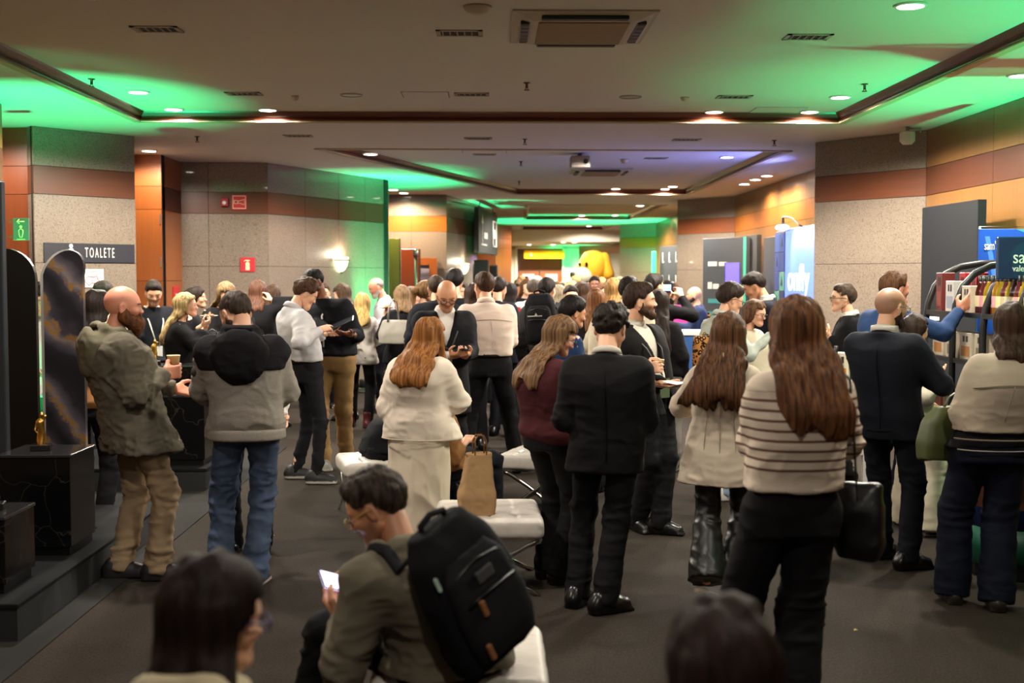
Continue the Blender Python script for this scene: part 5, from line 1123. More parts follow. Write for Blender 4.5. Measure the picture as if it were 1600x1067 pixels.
# ------------------------------------------------------------------ far crowd: shared low meshes, own colours
def far_crowd():
    rng = random.Random(11); np.random.seed(3)
    protos = []
    styles = [('m', ('short', '1a1310')), ('m', ('short', '2a1d15', None, dict(t=.008))), ('m', ('crew', '1a1412')), ('m', ('fringe', '5a524a')), ('f', ('long', '2a1a12', None, dict(len=.3))), ('f', ('bob', '1c1310', None, dict(len=.2))), ('f', ('pony', '2a1c14')), ('f', ('wavy', '3a2618', None, dict(len=.26)))]
    for i, (sx, hr) in enumerate(styles):
        q = person('far%d' % i, 'x', 900, 440, 30, 0, sex=sx, hair=hr, top=(('tee', '1b1a1e', dict(sleeve=1.0)) if i % 2 else ('blazer', '17161a')), legs=('trousers', '15151a'), low=True, H=1.72 if sx == 'm' else 1.64,
            L=dict(to=(-.12, .28, 1.1)) if i % 3 else None, R=dict(to=(.12, .30, 1.12)))
        protos.append((q['o'], sx, hr[0]))
    tops = [('141317', 'black'), ('141317', 'black'), ('141317', 'black'), ('1c2130', 'navy'), ('2f3034', 'grey'), ('b9b4aa', 'white'), ('2c4a3a', 'green'), ('6a5a48', 'brown')]
    hairs = [('15100e', 'black'), ('2c1d14', 'dark brown'), ('4a3020', 'brown'), ('8a6a40', 'fair')]
    sk = {}
    def skm(k):
        if k not in sk: sk[k] = cloth(SKINS[k][0], .5, 60, .04, .02)
        return sk[k]
    pts = []; tries = 0
    while len(pts) < 74 and tries < 9000:
        tries += 1; Y = 15.5+27.5*rng.random()**1.25; hx = rng.uniform(748, 1052); p = at(hx, 434, Y)
        left = -1.2 if Y < 20 else (-.7+(Y-20)*.06 if Y < 26.7 else .3+(Y-27)*.03 if Y < 33 else 1.15)
        if not (left < p.x < 3.55) or (Y > 40 and p.x > 2.4): continue
        if any((p.x-a)**2+(Y-b)**2 < .70**2 for a, b, _ in pts): continue
        if any((p.x-w.x)**2+(Y-w.y)**2 < .62**2 for w in (v['W'].translation for k, v in ANCH.items() if not k.startswith('far'))): continue
        if Y < 19.5 and p.x > 1.9 : continue
        pts.append((p.x, Y, hx))
    names = {'short': 'short', 'crew': 'cropped', 'fringe': 'thinning', 'long': 'long', 'bob': 'bobbed', 'pony': 'tied back', 'wavy': 'wavy'}
    used = {}
    for i, (x, Y, hx) in enumerate(sorted(pts, key=lambda q: q[1])):
        k = i % len(protos) if i < len(protos) else rng.randrange(len(protos)); src, sx, hk = protos[k]
        o = src if i < len(protos) else copy_tree(src)
        o.location = (x, Y, 0); o.rotation_euler = (0, 0, rng.uniform(0, 6.28)); sc = rng.uniform(.95, 1.05)*(1.0 if Y < 30 else 1.0); o.scale = (sc,)*3
        tc, tn = rng.choice(tops); hcol, hn = rng.choice(hairs); hn = 'grey' if hk == 'fringe' else hn; hcol = '5a524a' if hk == 'fringe' else hcol
        for ch in o.children:
            if ch.type != 'MESH': continue
            nm = ch.name.split('.')[0]; ch.material_slots[0].link = 'OBJECT'
            ch.material_slots[0].material = {'body': skm(rng.choice(['fair', 'fair', 'tan', 'olive', 'brown'])), 'hair': hairmat(hcol)}.get(nm) or (cloth(tc) if nm in ('shirt', 'blazer') else cloth('15151a') if nm == 'trousers' else ch.data.materials[0])
        zone = 'left by the dark speakers' if hx < 800 else 'before the framed doors' if hx < 880 else 'below the plush dog' if hx < 955 else 'before the pale right column' if hx < 1010 else 'by the dark logo wall'
        dist = 'nearer' if Y < 22 else 'mid' if Y < 30 else 'farthest'
        lab = '%s %s haired person in %s, %s crowd, %s' % (names[hk], hn, tn, dist, zone)
        lab = lab.replace('long ', 'long, ') if False else lab
        used.setdefault(lab, []).append(o); o['label'] = lab; o['category'] = 'person'; o['group'] = 'far crowd down the hall'
    place = ('leftmost', 'second', 'third', 'fourth')
    for lab, os_ in used.items():
        if len(os_) > 1:
            for n, o in enumerate(sorted(os_, key=lambda q: q.location.x/q.location.y)): o['label'] = lab + (', the left one', ', the right one', ', the third')[min(n, 2)]
far_crowd()
# ------------------------------------------------------------------ left side: award stands
BLK = plain('0c0c0d', .3); MRB = marble('0d0d0e'); PLAT = cloth('17181a', .9, 200); GOLD = plain('e0b058', .33, 1.0); 
def platform(y0, y1, x0, x1, label):
    o = empty('platform', label, 'platform', (x1, y0, 0)); w = x1-x0
    MB().box((-w, 0, 0), (0, y1-y0, .165)).build('riser', plain('1b1d1e', .7), o)
    MB().box((-w, -.008, .165), (.008, y1-y0, .19), bev=.004).build('deck', PLAT, o); return o
platform(5.83, 8.4, -4.4, -2.29, 'low dark grey platform at the frame corner carrying the near award pedestals')
platform(10.0, 11.15, -4.45, -2.36, 'low dark grey platform behind, under the rear marble pedestals')
def pedestal(x1, y0, w, d, z0, z1, label):
    o = empty('pedestal', label, 'pedestal', (x1, y0, z0)); h = z1-z0
    MB().box((-w+.015, .015, 0), (-.015, d-.015, .05)).build('plinth', BLK, o)
    MB().box((-w, 0, .05), (0, d, h-.02), bev=.003).build('body', MRB, o)
    MB().box((-w-.006, -.006, h-.02), (.006, d+.006, h), bev=.004).build('top_slab', plain('2a2a2b', .12, coat=.5), o); return o
pedestal(-2.375, 6.84, .40, .42, .19, .766, 'black marble pedestal with a gold trophy, before the marbled arch panel')
pedestal(-2.41, 6.0, .40, .39, .19, .58, 'lower black marble pedestal with a gold trophy at the left frame edge')
pedestal(-2.40, 10.15, .42, .42, .19, .78, 'rear black veined marble pedestal between the bearded man and the grey hoodie')
pedestal(-2.44, 10.75, .34, .36, .19, .985, 'taller rear black pedestal with a trophy behind the paper cup')
pedestal(-2.86, 10.75, .30, .36, .19, .985, 'rear black pedestal with a trophy, left of the taller pair')
def trophy(x, y, z, label, s=1.0):
    o = empty('trophy', label, 'trophy', (x, y, z), rz=.2, scale=(s, s, s))
    MB().box((-.055, -.045, 0), (.055, .045, .035), bev=.003).build('base', plain('161614', .25), o)
    f = Field(); f.cap((0, 0, .035), (.012, .004, .10), .020, .012, .01); f.cap((.012, .004, .10), (-.004, 0, .16), .014, .022, .012); f.cap((-.004, 0, .16), (.006, 0, .185), .012, .009, .008); f.ell((.008, -.004, .205), (.013, .014, .018), None, .006)
    f.cap((-.018, 0, .165), (-.03, -.012, .12), .008, .006, .006); f.cap((-.03, -.012, .12), (-.012, -.02, .10), .006, .005, .004); f.cap((.012, 0, .165), (.03, .0, .20), .008, .006, .006); f.cap((0, .012, .17), (.0, .03, .05), .016, .028, .012)
    V, Q = f.mesh(.006); qmesh('figure', relax(V, Q, 1, .3), Q, GOLD, o); return o
trophy(-2.60, 7.02, .766, 'gold figure trophy on the black pedestal before the marbled panel'); trophy(-2.545, 6.2, .58, 'gold figure trophy on the lower pedestal at the left frame edge')
trophy(-2.50, 10.34, .78, 'gold figure trophy on the veined rear pedestal, right of the paper cup'); trophy(-2.60, 10.92, .985, 'gold figure trophy on the taller rear pedestal, above the paper cup'); trophy(-3.02, 10.92, .985, 'gold figure trophy on the rear pedestal beside the bearded man')
def arch_pts(w, h, skew=0, n=14):
    return [(-w/2, 0), (w/2, 0)]+[(w/2*math.cos(math.pi*i/n)+(skew*math.sin(math.pi*i/n) if skew else 0), h-w/2*(1.0 if not skew else 1.25)+w/2*(1.0 if not skew else 1.25)*math.sin(math.pi*i/n)) for i in range(n+1)]
def arch(px0, px1, ptop, Y, mat, label, rim=None, skew=0, z0=.19):
    a, b = at(px0, 434, Y), at(px1, 434, Y); w = b.x-a.x; h = at(0, ptop, Y).z-z0
    o = empty('arch_panel', label, 'panel', ((a.x+b.x)/2, Y, z0))
    MB().prism(arch_pts(w, h, skew), -.02, .02, M=Matrix.Rotation(math.pi/2, 4, 'X')).build('board', mat, o)
    if rim: MB().prism(arch_pts(w+.012, h+.006, skew), .021, .045, M=Matrix.Rotation(-math.pi/2, 4, 'X') @ Matrix.Diagonal((1, -1, 1, 1))).build('rim', rim, o, loc=(-.026, 0, 0))
    MB().box((-w/2, -.02, -.001), (w/2, .16, .012)).build('foot', BLK, o)
arch(-40, 57, 388, 7.75, plain('0b0c0c', .35), 'tall matt black arch panel at the left edge')
arch(69, 131, 391, 7.45, marble('17151b', True), 'arch panel printed with dark marble and gold veins, pale edge', plain('d8d4cc', .4), .04)
o = empty('display_board', 'tall dark board cut by the left edge of the frame', 'panel', (at(-30, 434, 7.0).x, 7.0, .19))
MB().box((-.3, -.03, 0), (at(8, 434, 7.0).x-at(-30, 434, 7.0).x, .03, at(0, 283, 7.0).z-.19), bev=.006).build('board', plain('2a3034', .45), o)
MB().box((-.3, -.12, 0), (.13, .12, .012)).build('foot', BLK, o)
# ------------------------------------------------------------------ wall signs
def on_wall(px, py, A, B):
    s = meet(px, A, B, py); d = (Vector(B)-Vector(A)).normalized(); xy = Vector(A)+d*s; r = ray(px, py); return Vector((xy.x, xy.y, CAMZ+r.z*(xy.y/r.y)))
def az_of(A, B):
    d = Vector(B)-Vector(A); n = Vector((d.y, -d.x)); return math.degrees(math.atan2(n.x, n.y))
def sign(name, label, px, py, A, B, w, h, mat, d=.012, bev=.003):
    p = on_wall(px, py, A, B); M = frame(p, az_of(A, B)); o = empty(name, label, 'sign'); o.matrix_world = M
    MB().box((-w/2, -h/2, .001), (w/2, h/2, d), bev=bev).build('plate', mat, o); return o
WHITE = plain('e6e2da', .6); WTXT = plain('d8d4cc', .6)
def T2(x, y, z=.013): return Matrix.Translation((x, y, z))
def flat(pts, o, mat, name='symbol', z=.0125, t=.0015):
    MB().prism(pts, z, z+t).build(name, mat, o)
def disc(x, y, r, n=14): return [(x+r*math.cos(2*math.pi*i/n), y+r*math.sin(2*math.pi*i/n)) for i in range(n)]
o = sign('toilet_sign', 'dark restroom sign lettered in white on the left stone column', 141, 395.5, P0, P1, 1.10, .21, plain('1f1e26', .5))
text('TOALETE', .155, T2(.11, 0), WTXT, o, sx=.42, sp=1.45)
flat(disc(-.235, .075, .022), o, WTXT); flat([(-.27, -.06), (-.20, -.06), (-.19, -.01), (-.215, .048), (-.255, .048), (-.28, -.01)], o, WTXT)
o = sign('notice', 'white square notice with a red outlined emblem below the restroom sign', 143, 435, P0, P1, .285, .20, WHITE)
RED = plain('b0281c', .6); 
out = [(-.10, -.01), (-.05, .045), (.02, .035), (.06, .05), (.075, .01), (.11, -.02), (.06, -.045), (.0, -.03), (-.04, -.06)]
MB().tube([(x*.95, y*.95-.02, .0135) for x, y in out], .006, 5, True, flat=(1, .3)).build('emblem', RED, o)
text('sp', .035, T2(0, -.022), plain('3a3a60'), o); MB().box((-.11, .068, .012), (.11, .074, .0135)).box((-.09, .08, .012), (.09, .085, .0135)).build('print_line', plain('55504c'), o)
AW, BW = (-6.2, 13.25), (-4.93, 13.13)
o = sign('direction_sign', 'small green glass sign with an arrow and a woman symbol on the left wood', 33.5, 358, (-5.2, 11.36), (-3.9, 11.30), .15, .205, plain('56605a', .4)); YG = plain('d8e08a', .5)
MB().tube([(-.035, .07, .014), (.035, .07, .014)], .005, 5).tube([(-.012, .09, .014), (-.036, .07, .014), (-.012, .05, .014)], .005, 5).build('arrow', YG, o)
flat(disc(0, .022, .014), o, YG); MB().tube([(0, .006, .014), (.02, -.012, .014), (.017, -.045, .014), (.008, -.075, .014), (-.008, -.075, .014), (-.017, -.045, .014), (-.02, -.012, .014)], .0035, 5, True).build('symbol', YG, o)
text('FEMININO', .017, T2(0, -.095), YG, o)
MB().box((-.115, .06, .0), (-.07, .08, .014)).box((-.115, -.08, .0), (-.07, -.06, .014)).build('bracket', plain('8a8a88', .3, 1), o)
SR = plain('b3202a', .5); CRM = plain('e2d3a8', .6)
o = sign('alarm_sign', 'square red sign with a horn symbol on the wooden band of the stone wall', 374, 316, A2, B2, .21, .21, SR)
MB().box((-.09, -.09, .012), (.09, -.082, .0135)).box((-.09, .082, .012), (.09, .09, .0135)).box((-.09, -.09, .012), (-.082, .09, .0135)).box((.082, -.09, .012), (.09, .09, .0135)).build('border', CRM, o)
MB().tube([(-.07, -.02, .014), (-.07, .025, .014), (-.02, .025, .014), (-.02, -.02, .014)], .006, 5, True).tube([(-.02, .012, .014), (.07, .04, .014), (.07, -.035, .014), (-.02, -.008, .014)], .005, 5).build('symbol', CRM, o)
o = sign('extinguisher_sign', 'square red sign with a white extinguisher symbol low on the stone wall', 387, 413.5, A2, B2, .20, .20, SR)
flat([(-.028, -.075), (.028, -.075), (.028, .02), (.014, .038), (-.014, .038), (-.028, .02)], o, CRM); MB().tube([(0, .038, .014), (0, .055, .014), (-.03, .06, .014), (-.05, .04, .014)], .007, 5).box((-.012, .05, .0125), (.03, .066, .014)).build('nozzle', CRM, o)
o = sign('hydrant_sign', 'small red strip sign on the wooden cupboard side behind the eating woman', 274.5, 462, (-4.30, 16.0), (-4.30, 17.05), .30, .26, SR)
flat([(-.05, -.09), (.05, -.09), (.05, .03), (-.05, .03)], o, CRM)
p = on_wall(351, 316, A2, B2); o = empty('alarm_button', 'red fire alarm call point beside the horn sign', 'alarm'); o.matrix_world = frame(p, az_of(A2, B2))
MB().box((-.05, -.06, 0), (.05, .06, .045), bev=.01).build('housing', plain('9a1c26', .4), o); MB().lathe([(.0001, .004), (.022, .004), (.028, 0)], 16, M=Matrix.Translation((0, -.01, .046))).build('lens', plain('d8d4cc', .2), o)
# door handles on the cupboard side
for z in (1.86, 1.36): pass
def sconce(px, py, A, B, label):
    p = on_wall(px, py, A, B); o = empty('wall_sconce', label, 'wall lamp'); M = frame(p, az_of(A, B)); o.matrix_world = M
    n = 18; prof = [(.16, .10), (.155, .04), (.13, -.04), (.085, -.10), (.02, -.135)]
    P = []; F = []
    for r, y in prof:
        for i in range(n): a = math.pi*i/(n-1); P.append((r*math.cos(a), y, .01+r*.8*math.sin(a)))
    for j in range(len(prof)-1):
        for i in range(n-1): F.append((j*n+i, j*n+i+1, (j+1)*n+i+1, (j+1)*n+i))
    MB().raw(P, F, True).build('shade', glow('ffe6c0', 2.2), o)
    MB().tube([(.165*math.cos(math.pi*i/16), .055, .012+.165*.8*math.sin(math.pi*i/16)) for i in range(17)], .010, 6).build('band', plain('2a2018', .4), o)
    MB().lathe([(.0001, -.02), (.018, -.015), (.022, 0), (.012, .012), (.0001, .014)], 12, M=Matrix.Translation((0, -.14, .03)) @ Matrix.Rotation(math.pi/2, 4, 'X')).build('finial', plain('2a2018', .4), o)
    L = bpy.data.lights.new('sconce_bulb', 'POINT'); L.energy = 13; L.color = (1, .86, .66); L.shadow_soft_size = .05; lo = bpy.data.objects.new('sconce_bulb', L); lo.location = M @ Vector((0, .14, .11)); COL.objects.link(lo)
sconce(530, 412, A3, B3, 'half bowl wall lamp on the angled stone wall above the tablet pair')
sconce(723, 419, A5, B5, 'half bowl wall lamp on the farther green lit stone wall')
# ------------------------------------------------------------------ recess with doors, hanging sign, speakers
p = at(616, 434, 22.6)
o = empty('door_leaf', 'open door leaf with painted green light at the edge of the recess', 'door', (at(607, 434, 22.4).x, 22.4, 0)); w = at(626, 434, 22.4).x-at(607, 434, 22.4).x
MB().box((-.25, 0, 0), (w-.02, .045, 2.48), bev=.003).build('panel', wood('6f7a2e'), o); MB().box((w-.02, -.002, 0), (w, .047, 2.48)).build('edge', plain('4a4030', .5), o)  # green light falling on the leaf is put into its wood colour
x0 = at(627, 434, 23.0).x; x1 = at(657, 434, 23.0).x
o = empty('door_leaf', 'reddish brown open door leaf behind the silver pole', 'door', (x0, 23.0, 0)); MB().box((0, 0, 0), (x1-x0-.03, .045, 2.30), bev=.003).build('panel', wood('7e3414'), o); MB().box((x1-x0-.03, -.004, 0), (x1-x0, .05, 2.30)).build('edge', plain('3c2c24', .5), o); MB().tube([(.03, -.03, 1.0), (.03, -.05, 1.05), (.03, -.05, 1.3), (.03, -.03, 1.35)], .01, 6).build('handle', plain('b8b4ac', .3, 1), o)
xa, xb, xc = at(657, 434, 23.4).x, at(671, 434, 23.4).x, at(683, 434, 23.4).x
d = MB().box((xa, 23.42, 0), (xb, 23.5, 2.0)).build('door_3', plain('a79fb8', .5)); d['kind'] = 'structure'
MB().box((xb, 23.36, 0), (xc, 23.52, 2.14), bev=.004).build('jamb', wood('96501e'), d); MB().box((xa-.1, 23.36, 2.0), (xb, 23.52, 2.14), bev=.004).build('lintel', wood('96501e', True), d)
q = at(649.5, 434, 21.8); o = empty('stand_pole', 'silver round pole before the brown door', 'pole', (q.x, 21.8, 0))
MB().lathe([(.028, .0), (.028, 2.12)], 14).build('tube', plain('b9b6b0', .25, 1), o); MB().lathe([(.03, 2.12), (.045, 2.15), (.05, 2.2), (.045, 2.25), (.02, 2.28)], 14).build('cap', plain('c9c6bf', .25, 1), o); MB().lathe([(.16, 0), (.16, .01), (.03, .03)], 18).build('base', plain('9a9690', .3, 1), o)
a, b = at(748, 434, 25.2), at(777, 434, 28.4)
Aw, Bw = (a.x, a.y), (b.x, b.y); ang = az_of(Aw, Bw); c = (Vector(Aw)+Vector(Bw))/2; L_ = (Vector(Bw)-Vector(Aw)).length
zt, zb = 3.22, 2.28
o = empty('hanging_sign', 'dark hanging sign board with white arrow and box below the green ceiling', 'sign'); o.matrix_world = frame((c.x, c.y, (zt+zb)/2), ang)
MB().box((-L_/2, -(zt-zb)/2, -.09), (L_/2, (zt-zb)/2, 0), bev=.01).build('board', plain('101614', .7), o)
for sx in (-1, 1): MB().tube([(sx*L_*.35, (zt-zb)/2-.01, -.045), (sx*L_*.35, ZL-(zt+zb)/2, -.045)], .008, 6).build('rod', plain('555555', .4, 1), o)
MB().prism([(-1.05, -.26), (-1.0, -.26), (-1.0, .16), (-.9, .16), (-1.02, .36), (-1.15, .16), (-1.05, .16)], .001, .006).box((-1.2, -.30, .001), (-.3, -.27, .006)).build('arrow', WTXT, o)
MB().box((-.75, -.15, .001), (-.2, -.02, .005)).build('print_bar', WTXT, o); MB().tube([(.75, -.28, .004), (.75, .28, .004), (1.35, .28, .004), (1.35, -.28, .004)], .018, 5, True).build('box_symbol', WTXT, o); MB().box((.95, -.1, .001), (1.15, .1, .005)).build('print_bar', WTXT, o)
for i, (pa, pb, pt, Y, lab) in enumerate(((739, 764, 406, 25.0, 'larger black loudspeaker on a stand under the hanging sign'), (765, 778, 414, 27.5, 'smaller black loudspeaker box right of the larger one'))):
    a, b = at(pa, pt, Y), at(pb, pt, Y); w = b.x-a.x; o = empty('loudspeaker', lab, 'speaker', ((a.x+b.x)/2, Y, 0)); h = .62
    MB().box((-w/2, 0, a.z-h), (w/2, .3, a.z), bev=.02).build('cabinet', plain('0f1713', .5), o); MB().box((-w/2+.02, -.008, a.z-h+.03), (w/2-.02, .004, a.z-.03), bev=.004).build('grille', plain('17221c', .8), o)
    MB().lathe([(.018, .0), (.018, a.z-h)], 10, M=Matrix.Translation((0, .15, 0))).build('pole', BLK, o)
    for k in range(3): MB().tube([(0, .15, .5), (.3*math.cos(k*2.1), .15+.3*math.sin(k*2.1), .015)], .011, 6).build('leg', BLK, o)
o = empty('display_screen', 'tall violet lit screen behind the loudspeakers', 'screen', (at(739, 434, 29.4).x, 29.4, 0)); w = at(748, 434, 29.4).x-at(733, 434, 29.4).x
MB().box((-w/2, 0, .0), (w/2, .06, 2.4), bev=.01).build('case', BLK, o); MB().box((-w/2+.01, -.004, .5), (w/2-.01, .002, 2.36)).build('picture', glow('8a86d8', .9), o)
# banner over the end doors
a, b = at(819, 391, 45.6), at(882, 404, 45.6)
o = empty('yellow_banner', 'yellow banner with a white mark hung over the framed end doors', 'banner', ((a.x+b.x)/2, 45.6, (a.z+b.z)/2)); w, h = b.x-a.x, a.z-b.z
MB().box((-w/2, 0, -h/2), (w/2, .02, h/2), bev=.004).build('cloth', cloth('e0a818', .8), o); MB().prism([(-w*.36, -.05), (-w*.3, -.05), (-w*.33, .07)], -.004, .004, M=Matrix.Rotation(math.pi/2, 4, 'X')).build('mark', WHITE, o)
for sx in (-1, 1): MB().tube([(sx*w*.45, .01, h/2), (sx*w*.45, .01, ZL-(a.z+b.z)/2)], .006, 5).build('cord', plain('888888'), o)
# ------------------------------------------------------------------ giant plush dog
q = at(924, 434, 41.0); o = empty('plush_dog', 'giant yellow plush dog with a white muzzle sitting above the far crowd', 'plush dog', (q.x, 41, 0), rz=math.radians(0)); YEL = cloth('d89a2c', .95, 120, .2, .5)
def blob(nm, mat, fn, h=.05):
    f = Field(); fn(f); V, Q = f.mesh(h); V = relax(V, Q, 1, .4); qmesh(nm, V, Q, mat, o)
blob('body', YEL, lambda f: (f.ell((.15, .3, .75), (.75, .65, .85)), f.cap((-.35, -.2, .7), (-.5, -.45, .1), .2, .22, .1), f.cap((.45, -.2, .7), (.5, -.45, .1), .2, .22, .1), f.cap((.1, .1, 1.4), (.05, 0, 1.9), .5, .5, .2), f.ell((.08, 0, 2.12), (.52, .5, .56), None, .1)))
blob('muzzle', cloth('cfc6b0', .95, 120), lambda f: (f.ell((-.32, -.32, 1.78), (.36, .34, .34)),))
blob('ear', YEL, lambda f: (f.cap((.42, -.12, 2.45), (.56, -.3, 1.85), .17, .2, .05),)); blob('ear', YEL, lambda f: (f.cap((-.12, .35, 2.5), (-.3, .5, 2.1), .14, .16, .05),))
blob('nose', plain('161413', .3), lambda f: (f.ell((-.66, -.42, 1.86), (.10, .12, .13)),), .03)
for sx in (-.2, -.42): blob('eye', plain('120e0c', .2), lambda f: f.ell((sx, -.46+.5*abs(sx+.2), 2.2), (.055, .05, .09)), .02)
# ------------------------------------------------------------------ right side booths
def board(name, label, cat, A, B, h, mat, t=.08, z0=0):
    "upright panel standing on the floor, face line A-B seen from the hall"
    o = empty(name, label, cat); c = (Vector(A)+Vector(B))/2; w = (Vector(B)-Vector(A)).length
    o.matrix_world = frame((c.x, c.y, z0), az_of(A, B)); MB().box((-w/2, 0, -t), (w/2, h, 0), bev=.004).build('board', mat, o); return o, w
A6, B6 = (4.38, 12.35), (4.41, 11.0)
o, w = board('backdrop_board', 'large plain dark grey backdrop board by the right stone column, green lit end', 'panel', A6, B6, 2.47, plain('131418', .75, 0, .2))
text('7', .13, T2(-w/2+.07, 1.26, .001), WTXT, o, align='LEFT'); text('Exper', .13, T2(-w/2+.20, 1.26, .001), WTXT, o, align='LEFT'); text('c', .13, T2(-w/2+.20, 1.03, .001), WTXT, o, align='LEFT')
MB().box((-w/2+.26, 1.34, .001), (-w/2+.5, 1.375, .004)).build('strip', WHITE, o)
for sx in (-1, 1): MB().box((sx*w*.4-.02, 0, -.26), (sx*w*.4+.02, .02, .06)).build('foot', BLK, o)
o = empty('blue_banner', 'bright blue banner with white lettering behind the product rack', 'banner', (4.0, 9.95, 0))
MB().box((0, 0, 0), (.70, .015, 2.16), bev=.003).build('cloth', plain('0f4aa8', .4), o); MB().prism([(.05, 2.1), (.09, 2.1), (.16, 1.75), (.12, 1.75)], -.003, .001, M=Matrix.Rotation(math.pi/2, 4, 'X') @ Matrix.Diagonal((1, 1, 1, 1))).build('streak', plain('3d7ad0', .5), o); MB().prism([(.3, 2.16), (.7, 2.16), (.7, 2.0)], -.003, .001, M=Matrix.Rotation(math.pi/2, 4, 'X')).build('streak', plain('2a8aa0', .5), o)
text("sam's", .10, frame((.045, -.003, 2.02), 180), WHITE, o, sx=.55, align='LEFT'); MB().tube([(.02, .03, 0), (.02, .03, 2.18), (.68, .03, 2.18), (.68, .03, 0)], .012, 6).build('frame', plain('888888', .3, 1), o)
zt = at(1558, 370, 8.2).z; zb = at(1558, 436, 8.2).z; xl = at(1557.5, 400, 8.2).x
o = empty('header_sign', 'dark blue header sign with white lettering on top of the product rack', 'sign', (xl, 8.2, zb))
MB().box((0, -.02, 0), (.95, .02, zt-zb), bev=.006).build('board', plain('16304f', .45), o)
text("sam's", .125, frame((.10, -.021, .145), 180), WTXT, o, sx=.85, align='LEFT'); text('vale muito', .06, frame((.10, -.021, .07), 180), WTXT, o, sx=.85, align='LEFT')
# rack of shelves along the hall, open to the left
FRM = plain('1a1a1b', .4); SHW = wood('5a4a36', True)
RX, RB = 3.5, 4.08; FY = [9.75, 9.17, 8.60, 8.05]
o = empty('product_rack', 'black metal rack with curved uprights and wooden shelves of food and drink', 'rack', (0, 0, 0))
for y in FY:
    pts = [(RX, y, .02), (RX, y, .8), (RX, y, 1.40), (RX+.02, y, 1.55), (RX+.07, y, 1.69), (RX+.16, y, 1.79), (RX+.28, y, 1.85), (RX+.44, y, 1.875), (RB, y, 1.875)]
    MB().tube(pts, .022, 8, flat=(.8, 1.25)).build('upright', FRM, o); MB().tube([(RB, y, .02), (RB, y, 1.875)], .02, 8).build('upright', FRM, o)
for z in (.10, .62, 1.15, 1.50):
    MB().box((RX+.01, FY[-1], z-.028), (RB, FY[0], z), bev=.004).build('shelf', SHW, o); MB().box((RX-.006, FY[-1], z-.032), (RX+.01, FY[0], z+.004)).build('shelf_edge', FRM, o)
MB().box((RB-.004, FY[-1], .1), (RB+.008, FY[0], 1.87)).build('back_panel', plain('4a5248', .6), o); MB().box((RX, FY[-1], 0), (RB, FY[0], .04)).build('base', FRM, o)
def copyo(src, loc, rz, label, group, mats=None, sc=1):
    c = copy_tree(src); c.location = loc; c.rotation_euler = (0, 0, rz); c['label'] = label; c['group'] = group; c.scale = (sc,)*3
    if mats:
        for ch in c.children:
            m = mats.get(ch.name.split('.')[0])
            if m: ch.material_slots[0].link = 'OBJECT'; ch.material_slots[0].material = m
    return c
def carton(name, label, loc, sz, c1, c2, group, rz=0):
    o = empty(name, label, 'box', loc, rz, group); x, y, z = sz
    MB().box((-x/2, -y/2, 0), (x/2, y/2, z), bev=.003).build('carton', plain(c1, .5), o)
    MB().box((-x/2-.0015, -y*.36, z*.12), (-x/2+.001, y*.36, z*.5)).build('label_print', plain(c2, .5), o); MB().box((-x/2-.0015, -y*.22, z*.66), (-x/2+.001, -y*.06, z*.88)).box((-x/2-.0015, y*.06, z*.66), (-x/2+.001, y*.22, z*.88)).build('print_mark', plain('2a2426', .5), o); return o
def glassmat(c, a=.9):
    k = ('glass', c)
    if k in MATS: return MATS[k]
    m, nt, b = newmat('glass'); b.inputs['Base Color'].default_value = (*lin(c), 1); b.inputs['Roughness'].default_value = .06; b.inputs['Transmission Weight'].default_value = .55; b.inputs['Coat Weight'].default_value = .3; MATS[k] = m; return m
bt = None
def bottle(loc, liquid, lab, label, group):
    global bt
    if bt is None:
        bt = empty('bottle', label, 'bottle', loc, 0, group)
        MB().lathe([(.0001, 0), (.034, 0), (.037, .01), (.037, .15), (.030, .185), (.014, .215), (.013, .26)], 16).build('glass', glassmat(liquid), bt)
        MB().lathe([(.0375, .05), (.0375, .13)], 16, caps=False).build('paper_label', plain(lab, .6), bt); MB().lathe([(.0155, .235), (.0155, .275), (.0001, .277)], 12, caps=False).build('cap', plain('1c1a1a', .3), bt); return bt
    return copyo(bt, loc, 0, label, group, {'glass': glassmat(liquid), 'paper_label': plain(lab, .6)})
jr = None
def jar(loc, liquid, lid, label, group):
    global jr
    if jr is None:
        jr = empty('jar', label, 'jar', loc, 0, group); MB().lathe([(.0001, 0), (.038, 0), (.042, .01), (.042, .075), (.036, .088)], 16, caps=False).build('glass', glassmat(liquid), jr); MB().lathe([(.039, .086), (.040, .105), (.0001, .107)], 16, caps=False).build('lid', plain(lid, .3), jr); return jr
    return copyo(jr, loc, 0, label, group, {'glass': glassmat(liquid), 'lid': plain(lid, .3)})
G1 = 'goods on the top shelf of the rack'; z = 1.5
carton('gift_box', 'tall dark red patterned gift box at the far end of the top shelf', (RX+.10, 9.60, z), (.1, .13, .30), '6a2420', '8a3a30', G1)
carton('gift_box', 'white tall box with dark marks beside the red patterned one', (RX+.09, 9.36, z), (.09, .17, .235), 'cfcac4', '9aa0b0', G1)
carton('gift_box', 'bright red box behind the white one, top shelf', (RX+.24, 9.50, z), (.09, .12, .30), 'a81d24', 'c9c2ba', G1)
carton('gift_box', 'second bright red box with a white stripe, top shelf back', (RX+.25, 9.30, z), (.09, .12, .30), 'a81d24', 'd8d2ca', G1)
carton('gift_box', 'small cream and pink box at the reaching hand', (RX+.08, 9.02, z), (.08, .17, .20), 'c9b9a4', 'b8304a', G1)
ORD = 'first second third fourth fifth sixth seventh eighth ninth tenth eleventh twelfth'.split()
